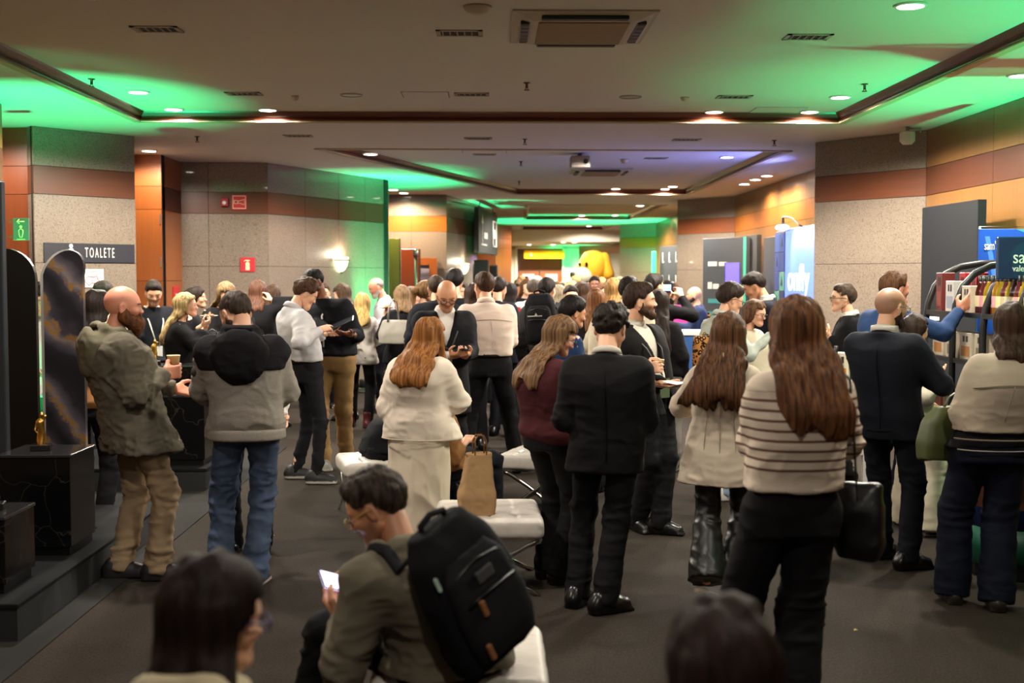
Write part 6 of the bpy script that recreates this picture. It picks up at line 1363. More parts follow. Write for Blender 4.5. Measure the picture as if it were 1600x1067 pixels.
cols = [('5a1c10', 'd8c9a0', 'red syrup'), ('7a2a30', 'd89aa0', 'pink labelled'), ('c9a81c', 'e0d070', 'yellow oil'), ('8a2020', 'c9c48a', 'red and cream'), ('c98a20', 'd8a0a8', 'amber'), ('b8a020', 'e8dca0', 'golden'), ('702024', 'c9b890', 'dark red'), ('d0b030', 'c9c9b0', 'pale yellow')]
for i in range(12):
    a, b, nm = cols[i % 8]; y = 8.84-.073*i
    bottle((RX+.075, y, z), a, b, '%s bottle, black cap, front row of top shelf, %s from the cream box' % (nm, ORD[i]), G1)
for i in range(9):
    a, b, nm = cols[(i+3) % 8]; bottle((RX+.19, 8.90-.09*i, z), a, b, '%s bottle, black cap, back row of top shelf, %s from the red boxes' % (nm, ORD[i]), G1)
z = 1.15; G2 = 'goods on the second shelf of the rack'
for i in range(4): carton('patterned_box', 'pale box with orange floral print on the second shelf, %s from the far end' % ORD[i], (RX+.10, 9.58-.28*i, z), (.12, .22, .20), 'b9ad98', ('a8703a', '7a6a50')[i % 2], G2)
for i in range(8): jar((RX+.32, 9.6-.13*i, z), ('a8642a', 'c98a30')[i % 2], ('3a2a1c', 'c9a24a')[i % 2], 'amber jar with a %s lid, back of second shelf, %s from the far end' % (('brown', 'gold')[i % 2], ORD[i]), G2)
for i in range(4): bottle((RX+.08, 8.50-.09*i, z), 'a8501c', 'd8cfc0', 'orange sauce bottle on the second shelf, %s from the middle upright' % ORD[i], G2)
z = .62; G3 = 'goods on the third shelf of the rack'
for i in range(6): carton('snack_box', 'dark red snack box on the third shelf, %s from the far end' % ORD[i], (RX+.12, 9.6-.2*i, z), (.14, .15, .26), ('5a2a1c', '6a4a2a')[i % 2], 'c9a86a', G3)
z = .10; G4 = 'goods on the bottom shelf of the rack'
def bag_of(loc, label):
    o = empty('gift_bag', label, 'bag', loc, 0, G4); f = Field(); f.cap((0, 0, .06), (0, 0, .2), .07, .06, .03); f.cap((0, 0, .2), (0, 0, .27), .03, .05, .02); f.cut((0, 0, .0), (0, 0, -1)); V, Q = f.mesh(.012); V = folds(V, Q, .01, 3, (20, 20, 20)); qmesh('wrapper', V, Q, glassmat('8a5a3a'), o); MB().lathe([(.0001, .004), (.035, .004), (.035, 0)], 14, M=Matrix.Translation((-.07, 0, .13)) @ Matrix.Rotation(-math.pi/2, 4, 'Y')).build('tag', plain('c9c2b4'), o)
for i in range(4): bag_of((RX+.12, 9.6-.25*i, z), 'cellophane gift bag on the bottom shelf, %s from the far end' % ORD[i])
# rounded counter at the right edge
o = empty('promo_counter', 'rounded promotional counter with blue photo print and green foot behind the jeans woman', 'counter', (3.36, 7.22, 0))
rc = [(.52*math.copysign(abs(math.cos(a))**.6, math.cos(a)), .36*math.copysign(abs(math.sin(a))**.6, math.sin(a))) for a in np.linspace(0, 2*math.pi, 33)[:-1]]
MB().prism([(x*.96, y*.96) for x, y in rc], 0, .08).build('plinth', BLK, o); MB().prism(rc, .08, .3, smooth=True).build('lower_band', plain('0f4a38', .45), o); MB().prism(rc, .3, .92, smooth=True).build('print_panel', plain('10265a', .4), o); MB().prism([(x*1.04, y*1.04) for x, y in rc], .92, .96).build('top', plain('c9c9cc', .3), o)
MB().prism([(x*1.004, y*1.004) for x, y in rc[16:26]]+[(x*.9, y*.9) for x, y in rc[16:26]][::-1], .42, .80).build('photo_print', plain('43200f', .4), o)
# reception counter with white top
q = ground(1072, 640); q = Vector((at(1076, 560, 16.4).x, 16.4, 0))
o = empty('reception_counter', 'blue printed counter with a white top between the hall and the booths', 'counter', q)
hx = [(-.28, -.18), (-.12, -.34), (.55, -.34), (.62, .3), (-.2, .3)]
MB().prism([(x*.94, y*.94) for x, y in hx], 0, .06).build('plinth', BLK, o); MB().prism(hx, .06, 1.0).build('print_panel', plain('1f4f8e', .45), o); MB().prism([(x*1.1, y*1.1) for x, y in hx], 1.0, 1.05).build('top', plain('e2dedb', .25), o)
M_ = frame((.1, -.342, .62), 180) @ Matrix.Rotation(-math.pi/2, 4, 'Z'); text('onfly', .16, M_, plain('6fa0d0', .5), o)
# open side panel with pink and blue print
o, w = board('print_panel', 'slanted panel printed pink, pale and bright blue behind the counter', 'panel', (2.55, 18.6), (3.05, 18.2), 1.35, plain('1f86b0', .5))
MB().prism([(-w/2, .75), (w/2, 1.0), (w/2, 1.35), (-w/2, 1.35)], .001, .004).build('print_block', plain('d0409a', .5), o); MB().prism([(-w/2, .45), (w/2, .95), (w/2, 1.0), (-w/2, .75)], .001, .004).build('print_block', plain('a8c4e0', .5), o)
# lit blue booth
A7, B7 = (4.50, 18.6), (4.48, 16.4)
o, w = board('light_box', 'glowing blue light box with big white lettering behind the right column', 'light box', A7, B7, 2.50, plain('2c3a80', .4), .12)
MB().box((-w/2+.02, .3, .001), (w/2-.02, 2.47, .006)).build('lit_panel', glow('5b78f2', 1.15), o)
text('onfly', .56, T2(-w/2+.22, 1.74, .012), glow('f4f6ff', 1.4), o, sx=1.12, ext=.004, align='LEFT', sp=1.05)
A8, B8 = (4.50, 19.25), (4.50, 18.62)
o, w = board('tile_board', 'narrow board of blue and green printed squares beside the light box', 'panel', A8, B8, 2.48, plain('1d2a58', .5))
SQ = ['6fb08a', '2a3f7c', '243468', '7ab898', '2f4a90', '1f2c5c', '68a884', '3656a0', '5a9a80', '26386e']
k = 0
for r in range(8):
    for cc in range(2):
        k += 1; MB().box((-w/2+cc*w/2+.006, 2.46-(r+1)*.3, .001), (-w/2+(cc+1)*w/2-.006, 2.46-r*.3-.012, .012), bev=.002).build('tile', plain(SQ[(k*7+r*3) % 10], .5), o)
for r, cc in ((0, 1), (1, 0), (2, 1), (3, 0)):
    x = -w/2+cc*w/2+w/4; y = 2.46-r*.3-.16; MB().prism([(x-.07, y-.06), (x+.07, y-.06), (x, y+.09)], .012, .015).build('print_mark', plain('14204a', .5), o)
A9, B9 = (4.50, 20.1), (4.50, 19.27)
board('side_board', 'plain dark slate board left of the printed squares', 'panel', A9, B9, 2.42, plain('23262e', .6))
# arm lamp over the light box
q = at(1212, 349, 18.4)
o = empty('arm_lamp', 'black arm lamp with a bright oval head over the light box', 'lamp', (4.5, 17.6, 2.5))
MB().tube([(0, 0, 0), (-.02, .12, .03), (-.05, .4, .14), (-.08, .65, .17), (-.10, .8, .17)], .012, 6).build('arm', BLK, o); MB().tube([(-.10, .8, .17), (-.10, .8, .06)], .012, 6).tube([(-.10, .72, .17), (-.10, .72, .06)], .012, 6).build('bracket', BLK, o)
f = Field(); f.ell((-.10, .8, .02), (.10, .17, .045)); V, Q = f.mesh(.02); qmesh('head', V, Q, glow('e8ecff', 5), o)
spot('arm_lamp_beam', (4.15, 18.35, 2.45), (4.45, 17.2, 1.6), 60, (.85, .9, 1), 100, .6, .08)
# dark booth boards with a small screen
A10, B10 = (3.95, 22.3), (4.55, 21.95)
o, w = board('info_board', 'dark slate board with small white and teal lettering and a teal edge', 'panel', (3.86, 22.2), (4.42, 21.1), 2.47, plain('3a3f46', .55))
[MB().box((a, c, .001), (b, d_, .004)).build('logo_mark', WTXT, o) for a, b, c, d_ in ((-.46, -.2, 1.97, 2.05), (-.14, .08, 1.97, 2.04), (-.46, -.34, 1.56, 1.68), (-.31, -.14, 1.56, 1.65))]
for i in range(3): MB().box((-.45, 1.30-.23*i, .001), (-.08, 1.38-.23*i, .004)).build('print_bar', plain('3f8a90', .5), o)
MB().box((w/2-.07, 0, .001), (w/2, 2.47, .006)).build('edge_strip', plain('3fb8a0', .5), o); MB().prism([(-w/2, 0), (-w/2+.28, 0), (-w/2+.1, .55), (-w/2, .75)], .001, .004).build('print_shape', plain('2f9a98', .5), o)
board('side_board', 'tall plain black board right of the teal edged board', 'panel', (4.46, 21.9), (4.52, 20.7), 2.50, plain('121214', .6))
o = empty('display_screen', 'small violet screen mounted before the black board', 'screen', (at(1144, 434, 20.2).x, 20.2, 0)); zt = at(1144, 411, 20.2).z; w = at(1155, 434, 20.2).x-at(1133, 434, 20.2).x
MB().box((-w/2-.01, 0, zt-.42), (w/2+.01, .04, zt+.01), bev=.005).build('case', BLK, o); MB().box((-w/2, -.003, zt-.41), (w/2, .002, zt)).build('picture', glow('5a50f0', 1.3), o); MB().lathe([(.02, 0), (.02, zt-.42)], 10).build('pole', BLK, o); MB().lathe([(.2, 0), (.2, .012), (.02, .02)], 18).build('base', BLK, o)
o = empty('wall_switch', 'small pale control plate on the right wood wall beside the black board', 'switch', (4.76, 20.35, 1.98)); MB().box((-.02, -.06, -.10), (0, .06, .10), bev=.004).build('plate', plain('b9b2a4'), o); MB().box((-.026, -.03, -.03), (-.02, .03, .04)).build('button', plain('7a8a7a'), o)
# far logo wall, light strip, neon stick
A11, B11 = (at(1031, 434, 27.5).x, 27.5), (at(1062, 434, 26.0).x, 26.0)
o, w = board('logo_wall', 'dark photo wall with repeated small white marks beside the green strip', 'panel', A11, B11, 2.46, plain('14171a', .85))
for r in range(4):
    for cc in range(3):
        x = -w/2+w*(cc+.5)/3; y = 2.2-.5*r; MB().prism([(x-.04, y-.1), (x+.06, y-.1), (x+.06, y-.07), (x-.01, y-.07), (x-.01, y+.12), (x-.04, y+.12)], .001, .005).build('logo_mark', WTXT, o)
o = empty('light_strip', 'upright green glowing strip at the left edge of the dark photo wall', 'light', (A11[0]-.16, 27.3, 0)); MB().box((-.05, 0, 0), (.05, .06, 2.35), bev=.01).build('tube', glow('38e884', 1.6), o); MB().box((-.1, -.05, 0), (.1, .11, .02)).build('base', BLK, o)
q = at(972, 434, 37.5); o = empty('light_strip', 'upright violet pink glowing stick before the far right wall', 'light', (q.x, 37.5, 0)); MB().box((-.06, 0, 0), (.06, .08, 2.45), bev=.01).build('tube', glow('b86ae8', 1.5), o); MB().box((-.1, -.05, 0), (.1, .13, .02)).build('base', BLK, o)
# ------------------------------------------------------------------ ceiling fittings
def vent(px, py, z, label, w=.32, d=.20):
    p = ground(px, py, z); o = empty('ceiling_vent', label, 'vent', p)
    MB().box((-w/2, -d/2, -.008), (w/2, -d/2+.03, 0)).box((-w/2, d/2-.03, -.008), (w/2, d/2, 0)).box((-w/2, -d/2, -.008), (-w/2+.03, d/2, 0)).box((w/2-.03, -d/2, -.008), (w/2, d/2, 0)).build('frame', plain('a39a88', .6), o)
    MB().box((-w/2+.03, -d/2+.03, -.002), (w/2-.03, d/2-.03, 0)).build('recess', plain('2a2520', .8), o)
    for k in range(5): MB().box((-w/2+.04+k*.05, -d/2+.03, -.010), (-w/2+.05+k*.05, d/2-.03, -.002), M=Matrix.Translation((0, 0, 0))).build('slat', plain('8a8272', .6), o)
for px, py, z, l in ((245, 45, ZH, 'nearest left vent in the first ceiling tray'), (718, 51, ZH, 'vent just left of the big air conditioning cassette'), (1262, 57, ZH, 'nearest right vent in the first ceiling tray'), (381, 146, ZH, 'vent above the middle left downlight of the first tray'), (737, 147, ZH, 'vent near the far moulding in the middle of the first tray'), (1147, 151, ZH, 'vent near the right downlights of the first tray'), (466, 212, ZL, 'left vent in the ceiling strip between the first two trays'), (747, 216, ZL, 'middle vent in the ceiling strip between the first two trays'), (1073, 218, ZL, 'right vent in the ceiling strip between the first two trays'), (757, 241, ZH, 'left vent inside the second tray'), (1025, 247, ZH, 'right vent inside the second tray')):
    vent(px, py, z, l)
def cassette(x, y0, y1, w, z, label):
    o = empty('air_conditioner', label, 'air conditioner', (x, (y0+y1)/2, z)); d = y1-y0; W_ = plain('b0a690', .5); h = .045
    MB().prism([(-w/2, -d/2), (w/2, -d/2), (w/2, d/2), (-w/2, d/2)], -.012, 0).build('flange', W_, o)
    a, b = w/2-.02, d/2-.02; c, e = w/2-.14, d/2-.14
    MB().raw([(-a, -b, -.012), (a, -b, -.012), (a, b, -.012), (-a, b, -.012), (-c, -e, -h), (c, -e, -h), (c, e, -h), (-c, e, -h)], [(0, 1, 5, 4), (1, 2, 6, 5), (2, 3, 7, 6), (3, 0, 4, 7), (4, 5, 6, 7)]).build('fascia', W_, o)
    MB().box((-c+.03, -e+.03, -h-.008), (c-.03, e-.03, -h+.001), bev=.004).build('intake_grille', plain('8a6f4a', .7), o)
    for k, (lo, hi) in enumerate((((-w*.3, d/2-.115, -.05), (w*.3, d/2-.055, -.024)), ((-w*.3, -d/2+.055, -.05), (w*.3, -d/2+.115, -.024)), ((-w/2+.055, -d*.3, -.05), (-w/2+.115, d*.3, -.024)), ((w/2-.115, -d*.3, -.05), (w/2-.055, d*.3, -.024)))):
        f = MB().box(lo, hi, bev=.006).build('air_slot', plain('1f1b17', .5), o)
        if k > 1:
            for q_ in range(6): yy = lo[1]+.03+q_*(hi[1]-lo[1]-.06)/5; MB().box((lo[0]+.004, yy, -.053), (hi[0]-.004, yy+.006, -.049)).build('fin', plain('6a6252', .5), f)
cassette(.60, 7.76, 8.82, .93, ZH, 'big square ceiling air conditioning cassette in the first tray'); q = ground(938, 267, ZH); cassette(q.x, q.y-.5, q.y+.5, .93, ZH, 'far ceiling air conditioning cassette in the second tray')
def sprinkler(px, py, z, label):
    p = ground(px, py-4, z); o = empty('sprinkler', label, 'sprinkler', p); m = plain('5a4a38', .4, .7)
    MB().lathe([(.03, 0), (.03, -.006), (.012, -.01), (.012, -.05)], 12).build('body', m, o); MB().lathe([(.024, -.062), (.024, -.068)], 12).build('deflector', m, o); MB().tube([(-.01, 0, -.045), (-.012, 0, -.064)], .003, 5).tube([(.01, 0, -.045), (.012, 0, -.064)], .003, 5).build('yoke_arm', m, o)
for px, py, z, l in ((143, 127, ZH, 'left moulding corner'), (823, 133, ZH, 'middle of the first tray'), (1351, 135, ZH, 'right moulding of the first tray'), (308, 217, ZL, 'strip left, right of the wooden cupboard'), (820, 221, ZL, 'strip middle, before the second tray'), (1210, 223, ZL, 'strip right, by the right column'), (814, 256, ZH, 'second tray middle'), (811, 287, ZH, 'second tray far part')):
    sprinkler(px, py, z, 'small brass ceiling sprinkler at the '+l)
def puck(name, px, py, z, r, h, label, cat='detector', c='b8ae9a'):
    p = ground(px, py, z); o = empty(name, label, cat, p); MB().lathe([(r, 0), (r, -h*.4), (r*.75, -h*.8), (r*.4, -h), (.0001, -h)], 20, caps=False).build('cover', plain(c, .5), o); MB().lathe([(r*1.06, 0), (r*1.06, -.006), (r, -.008)], 20, caps=False).build('base_ring', plain('8f8674', .5), o)
puck('smoke_detector', 746, 10, ZH, .085, .05, 'round white detector at the top edge left of the cassette'); puck('smoke_detector', 461, 150, ZH, .035, .045, 'small sensor right of the middle left vent'); puck('smoke_detector', 1070, 152, ZH, .04, .04, 'small sensor left of the right vent of the first tray'); puck('ceiling_speaker', 549, 148, ZH, .10, .008, 'flat round ceiling speaker left of the access panel', 'speaker', 'a0957f'); puck('ceiling_speaker', 985, 151, ZH, .10, .008, 'flat round ceiling speaker on the right part of the first tray', 'speaker', 'a0957f'); puck('smoke_detector', 976, 249, ZH, .06, .06, 'white sensor inside the second tray right of the projector')
for px, py, z, w, d, l in ((665, 148, ZH, .42, .36, 'faint access panel left of the middle vent in the first tray'), (757, 237, ZL, .55, .28, 'access panel just before the second tray'), (1215, 172, ZH, .5, .4, 'access panel beside the right downlights')):
    p = ground(px, py, z); o = empty('access_panel', l, 'panel', p); MB().box((-w/2, -d/2, -.004), (w/2, d/2, 0), bev=.001).build('hatch', CEIL, o); MB().box((-w/2-.008, -d/2-.008, -.0015), (w/2+.008, d/2+.008, 0)).build('joint', plain('6a604f', .8), o)
p = ground(906, 240, ZH); o = empty('projector', 'grey box projector hanging under the second ceiling tray', 'projector', p); MB().box((-.13, -.17, -.20), (.13, .17, -.04), bev=.012).build('case', plain('8a8078', .5), o); MB().lathe([(.03, 0), (.03, -.05)], 12).build('mount', plain('555555', .5), o); MB().lathe([(.03, 0), (.032, .02), (.0001, .02)], 14, M=Matrix.Translation((.07, -.17, -.12)) @ Matrix.Rotation(math.pi/2, 4, 'X'), caps=False).build('lens', plain('1a1a22', .1), o)
p = ground(1418, 198, ZL); o = empty('ceiling_lantern', 'white drum shaped fixture hanging from the green lit ceiling by the right column', 'ceiling fixture', p); MB().lathe([(.0001, -.05), (.07, -.05), (.082, -.07), (.08, -.15), (.05, -.185), (.0001, -.19)], 20, caps=False).build('drum', plain('d0cec4', .5), o); MB().lathe([(.02, 0), (.02, -.055)], 10).build('stem', plain('8a8a84', .4), o); MB().tube([(.02, 0, -.02), (.14, 0, -.02), (.14, 0, -.06)], .012, 6).build('arm', plain('8a8a84', .4), o)
# ------------------------------------------------------------------ stools, table, things in hands and on laps
LEA = leather('cfc8bf', .42); CHR = plain('d8d8d8', .12, 1)
def stool(x, y, rz, w, d, label):
    o = empty('ottoman', label, 'stool', (x, y, 0), rz); f = Field(); f.box((0, 0, .375), (w/2, d/2, .055), None, .035, .0); 
    V, Q = f.mesh(.011); top = V[:, 2] > .40; nx, ny = 4, 4
    u = (V[:, 0]/w+.5)*nx; v = (V[:, 1]/d+.5)*ny; du = np.abs(u-np.round(u)); dv = np.abs(v-np.round(v)); inn = (np.abs(V[:, 0]) < w*.45) & (np.abs(V[:, 1]) < d*.45)
    dep = .010*np.exp(-(np.minimum(du, dv)/.05)**2)+.016*np.exp(-((du**2+dv**2)/.02)); V[:, 2] += np.where(V[:, 2] > .39, .014*np.cos(V[:, 0]/w*2.4)*np.cos(V[:, 1]/d*2.4)-np.where(inn, dep, 0), 0)
    V = folds(V, Q, .004, 5, (16, 16, 10)); qmesh('cushion', V, Q, LEA, o)
    nb_ = []
    for i in range(1, nx):
        for j in range(1, ny): MB().lathe([(.0001, .008), (.009, .006), (.011, 0)], 8, M=Matrix.Translation(((i/nx-.5)*w, (j/ny-.5)*d, .418))).build('button', LEA, o)
    for sx in (-1, 1):
        X = sx*(w/2-.035)
        MB().tube([(X, -d/2+.02, .0), (X, -d*.22, .07), (X, .05, .20), (X, d*.34, .285), (X, d/2-.02, .312)], .016, 6, flat=(.35, 1)).build('leg', CHR, o); MB().tube([(X+.012*sx, d/2-.02, .0), (X+.012*sx, d*.22, .07), (X+.012*sx, -.05, .20), (X+.012*sx, -d*.34, .285), (X+.012*sx, -d/2+.02, .312)], .016, 6, flat=(.35, 1)).build('leg', CHR, o)
        MB().box((X-.006, -d/2+.01, .308), (X+.006, d/2-.01, .322)).build('side_rail', CHR, o)
    for k in range(4): MB().box((-w/2+.03, -d/2+.06+k*(d-.14)/3, .312), (w/2-.03, -d/2+.1+k*(d-.14)/3, .318)).build('strap', plain('c9c4bc', .5), o)
stool(-.02, 6.93, .03+math.pi/2, .66, .60, 'white tufted leather stool in the middle carrying the paper bag'); stool(-.84, 9.0, .25, .58, .58, 'left white leather stool behind the seated man head'); stool(.40, 9.25, -.35+math.pi/2, .56, .58, 'right white leather stool behind the burgundy sweater woman'); stool(-.11, 4.28, 0, .60, .66, 'white leather stool at the bottom edge under the seated man')
o = empty('coffee_table', 'low round dark table between the white stools', 'table', (-.16, 9.35, 0)); MB().lathe([(.0001, .355), (.30, .355), (.31, .365), (.31, .38), (.0001, .38)], 28, caps=False).build('tabletop', plain('171314', .2), o); MB().lathe([(.03, .01), (.03, .36)], 12).build('stem', plain('1a1818', .3, .6), o); MB().lathe([(.2, 0), (.2, .012), (.03, .03)], 22).build('base', plain('1a1818', .3, .6), o)
def paper_bag(loc, rz):
    o = empty('paper_bag', 'tall brown kraft paper bag standing on the middle white stool', 'bag', loc, rz); f = Field()
    f.loft([(0, 0, 0, .095, .07), (.10, 0, 0, .105, .075), (.22, .005, 0, .085, .05), (.36, .015, .005, .07, .032)], p=7, z0=0, z1=.355); f.loft([(.30, .012, .004, .069, .028), (.37, .016, .005, .064, .025)], k=0, p=7, z0=.30, z1=.4, op='-')
    V, Q = f.mesh(.008); n = vnormals(V, Q); w = np.abs(2*vnoise(V*np.array((22, 22, 16)), 2)-1)+.6*np.abs(2*vnoise(V*np.array((40, 40, 30)), 3)-1); V = V+n*((w-.7)*.005*(V[:, 2] < .33))[:, None]; qmesh('paper', V, Q, cloth('a88660', .9, 60, .06, .1), o)
    for sy in (-1, 1): MB().tube([(-.03+.015, sy*.028, .34), (-.03+.015, sy*.028, .42), (-.015+.015, sy*.026, .45), (.02+.015, sy*.026, .45), (.035+.015, sy*.028, .42), (.035+.015, sy*.028, .34)], .0035, 6).build('handle', cloth('8a6238'), o)
paper_bag((-.085, 6.76, .432), .25)
def held(key, side): a = ANCH[key]['arms'][side]; M = ANCH[key]['W']; R = M.to_3x3(); return M @ Vector(a['P']), R @ Vector(a['f']), R @ Vector(a['n']), R @ Vector(a['t'])
def place(o, p, x, y, z=None):
    x = Vector(x).normalized(); y = (Vector(y)-x*x.dot(Vector(y))).normalized(); z = x.cross(y); o.matrix_world = Matrix(((x.x, y.x, z.x, p[0]), (x.y, y.y, z.y, p[1]), (x.z, y.z, z.z, p[2]), (0, 0, 0, 1)))
def cup(key, side, label, lift=.0):
    p, f, n, t = held(key, side); o = empty('paper_cup', label, 'cup'); c = p+n*.030-f*.0; o.location = c+Vector((0, 0, -.035+lift))
    MB().lathe([(.0001, 0), (.027, 0), (.038, .085), (.0395, .088), (.037, .088), (.035, .08), (.0001, .078)], 20, caps=False).build('cup', plain('c4a072', .6), o); MB().lathe([(.0385, .084), (.0405, .087), (.0385, .090), (.0365, .087)], 20, caps=False).build('rim', plain('d8bd92', .5), o)
cup('beard', 'R', 'kraft paper cup in the hand of the bearded man', .035); cup('profile', 'R', 'pale paper cup held by the man in the dark blazer')
def phone(key, side, label, lit=False, off=(0, 0), size=(.072, .15)):
    p, f, n, t = held(key, side); o = empty('phone', label, 'phone'); z = n; y = f; x = y.cross(z); place(o, p+n*.014+f*.03, x, y); w, h = size
    MB().box((-w/2, -h/2, -.004), (w/2, h/2, .004), bev=.003).build('case', plain('141416', .25), o); MB().box((-w/2+.003, -h/2+.004, .004), (w/2-.003, h/2-.004, .0048)).build('screen', glow('d8d4ff', 3.0) if lit else plain('1a1a1e', .1), o)
p = at(531, 911, 4.16); o = empty('phone', 'phone with a bright white screen in the hands of the seated man', 'phone'); place(o, p, (-.35, .75, .55), (-.80, -.12, .58)); MB().box((-.038, -.078, -.004), (.038, .078, .004), bev=.003).build('case', plain('141416', .25), o); MB().box((-.036, -.075, .004), (.036, .075, .0048)).box((-.036, -.075, -.0048), (.036, .075, -.004)).build('screen', glow('d8d4ff', 3.0), o); phone('bald', 'R', 'dark phone held by the bald man in the coat'); phone('caller', 'R', 'black phone at the ear of the man by the cupboard'); phone('burgundy', 'R', 'phone held by the woman in the burgundy sweater')
p, f, n, t = held('curls', 'L'); o = empty('tablet', 'dark tablet between the white shirted man and the tall man', 'tablet'); place(o, p+n*.015+f*.08, f.cross(n), f); MB().box((-.10, -.13, -.005), (.10, .13, .004), bev=.004).build('case', plain('121214', .3), o); MB().box((-.09, -.12, .004), (.09, .12, .005)).build('screen', plain('23242a', .1), o)
p, f, n, t = held('navy', 'R'); o = empty('pouch', 'blue fabric pouch in the hands of the navy suit man', 'pouch'); place(o, p+n*.02+f*.05, t, f); MB().box((-.05, -.10, -.012), (.05, .10, .012), bev=.010).build('pouch', cloth('1c3f8c'), o); MB().prism([(-.05, .02), (.05, .02), (0, .09)], .0125, .0145).build('flap', cloth('2450a8'), o)
p, f, n, t = held('profile', 'L'); o = empty('napkin', 'white paper napkin held by the man in the dark blazer', 'napkin'); place(o, p+n*.012+f*.03, t, f); f_ = Field(); MB().raw([(-.06, -.06, 0), (.06, -.06, .006), (.06, .07, -.004), (-.06, .07, .005), (-.06, -.06, .004), (.06, -.06, .010), (.06, .07, .0), (-.06, .07, .009)], [(0, 3, 2, 1), (4, 5, 6, 7), (0, 1, 5, 4), (1, 2, 6, 5), (2, 3, 7, 6), (3, 0, 4, 7)]).build('paper', plain('e0dcd4', .7), o); f_.cap((-.02, 0, .02), (.03, .01, .022), .016, .013, .01); V, Q = f_.mesh(.006); qmesh('snack', V, Q, plain('a86a34', .7), o)
p, f, n, t = held('nibble', 'L'); o = empty('snack_plate', 'small white plate with food held by the blonde woman in black', 'plate'); o.location = p+Vector((.02, 0, .025)); MB().lathe([(.0001, 0), (.05, .0), (.085, .014), (.087, .016), (.05, .004), (.0001, .003)], 22, caps=False).build('plate', plain('d8d4cc', .3), o); f_ = Field(); [f_.ell((.03*math.cos(k*1.7), .03*math.sin(k*1.7), .016), (.022, .018, .014), None, .004) for k in range(5)]; V, Q = f_.mesh(.006); qmesh('food', V, Q, plain('8a5a30', .7), o)
p, f, n, t = held('tote', 'L'); o = empty('snack_plate', 'small plate of snacks held before the pale shirt of the older man', 'plate'); o.location = p+Vector((-.02, .0, .03)); MB().lathe([(.0001, 0), (.05, .0), (.085, .014), (.087, .016), (.05, .004), (.0001, .003)], 18, caps=False).build('plate', plain('d8d4cc', .3), o); MB().lathe([(.0001, .003), (.03, .003), (.02, .03), (.0001, .035)], 10, caps=False).build('food', plain('b8823a', .7), o)
p, f, n, t = held('camman', 'R'); q = at(1043, 449, 12.5); o = empty('camera', 'black camera with a lit blue screen raised by the man in the black sweater', 'camera', q, rz=-.5); MB().box((-.075, -.03, -.05), (.075, .03, .05), bev=.01).box((-.03, -.025, .045), (.03, .03, .075), bev=.008).build('camera_body', plain('121214', .4), o); MB().lathe([(.036, 0), (.038, .08), (.034, .1)], 18, M=Matrix.Translation((0, .03, 0)) @ Matrix.Rotation(-math.pi/2, 4, 'X')).build('lens', plain('0e0e10', .25), o); MB().box((-.05, -.034, -.035), (.05, -.03, .03)).build('screen', glow('8ab0ff', 2.2), o)
# bags
def soft(o, nm, rows, mat, h=.012, p=4, z0=None, z1=None, amp=.012, seed=1, sc=(9, 9, 7)):
    f = Field(); f.loft(rows, p=p, z0=z0, z1=z1); V, Q = f.mesh(h); V = relax(V, Q, 2, .5); V = folds(V, Q, amp, seed, sc); return qmesh(nm, V, Q, mat, o)
def wloc(key, l): return ANCH[key]['W'] @ Vector(l)
q = at(1466, 690, 6.62); o = empty('green_bag', 'olive green fabric shopper hanging from the arm of the beige jacket woman', 'bag', (q.x, 6.55, at(0, 722, 6.55).z), rz=.25)
soft(o, 'bag', [(0, 0, 0, .135, .06), (.1, 0, 0, .135, .075), (.22, .01, 0, .115, .06), (.30, .03, 0, .075, .035)], leather('3f4520', .5), amp=.022, sc=(6, 6, 3)); MB().tube([(-.02, -.02, .27), (.02, -.01, .34), (.08, 0, .37), (.12, .01, .34), (.09, .02, .28)], .010, 6, flat=(1, .4)).build('handle', leather('343a1a', .5), o)
q = at(1338, 800, 4.75); o = empty('shoulder_bag', 'large black leather bag hanging at the side of the striped sweater woman', 'bag', (q.x, 4.72, at(0, 878, 4.72).z), rz=-.5)
soft(o, 'bag', [(0, 0, 0, .075, .05), (.06, 0, 0, .10, .06), (.2, 0, 0, .10, .055), (.30, 0, 0, .085, .025)], leather('0d0c0d', .35), amp=.014); sh = ANCH['striped']; Wm = sh['W']; s_ = Wm @ Vector(sh['arms']['R']['S']+v3(-.02, .0, .075)); e_ = Wm @ Vector(sh['arms']['R']['E']+v3(-.01, -.07, .02))
inv = Matrix.Translation(o.location) @ Matrix.Rotation(-.5, 4, 'Z'); inv.invert(); MB().tube([inv @ s_, inv @ (s_+Vector((.03, -.085, -.05))), inv @ (e_+Vector((0, -.03, .02))), inv @ Vector((q.x-.01, 4.70, at(0, 800, 4.7).z)), (0, 0, .28)], .009, 6, flat=(1, .35)).build('strap', leather('0d0c0d', .4), o)
q = at(1099, 525, 9.45); o = empty('leopard_bag', 'leopard print tote on the shoulder of the short haired woman', 'bag', (q.x, 9.42, at(0, 582, 9.42).z), rz=.3)
soft(o, 'bag', [(0, 0, 0, .085, .045), (.15, 0, 0, .09, .05), (.28, 0, 0, .085, .03)], cloth('a87038', .7, kind='leopard'), amp=.006); a_ = ANCH['mint']; s_ = a_['W'] @ Vector(a_['arms']['L']['S']+v3(.01, 0, .07)); inv = (Matrix.Translation(o.location) @ Matrix.Rotation(.3, 4, 'Z')).inverted(); MB().tube([(-.02, 0, .27), inv @ (s_+Vector((-.02, -.06, -.12))), inv @ (s_+Vector((.0, -.01, .012))), inv @ (s_+Vector((.02, .05, -.06))), (.05, .03, .27)], .013, 6, flat=(1, .4)).build('strap', cloth('a87038', .7, kind='leopard'), o)
q = at(617, 510, 13.75); o = empty('tote_bag', 'grey leather tote under the arm of the woman with light brown hair', 'bag', (q.x, 13.62, at(0, 538, 13.62).z), rz=-.25)
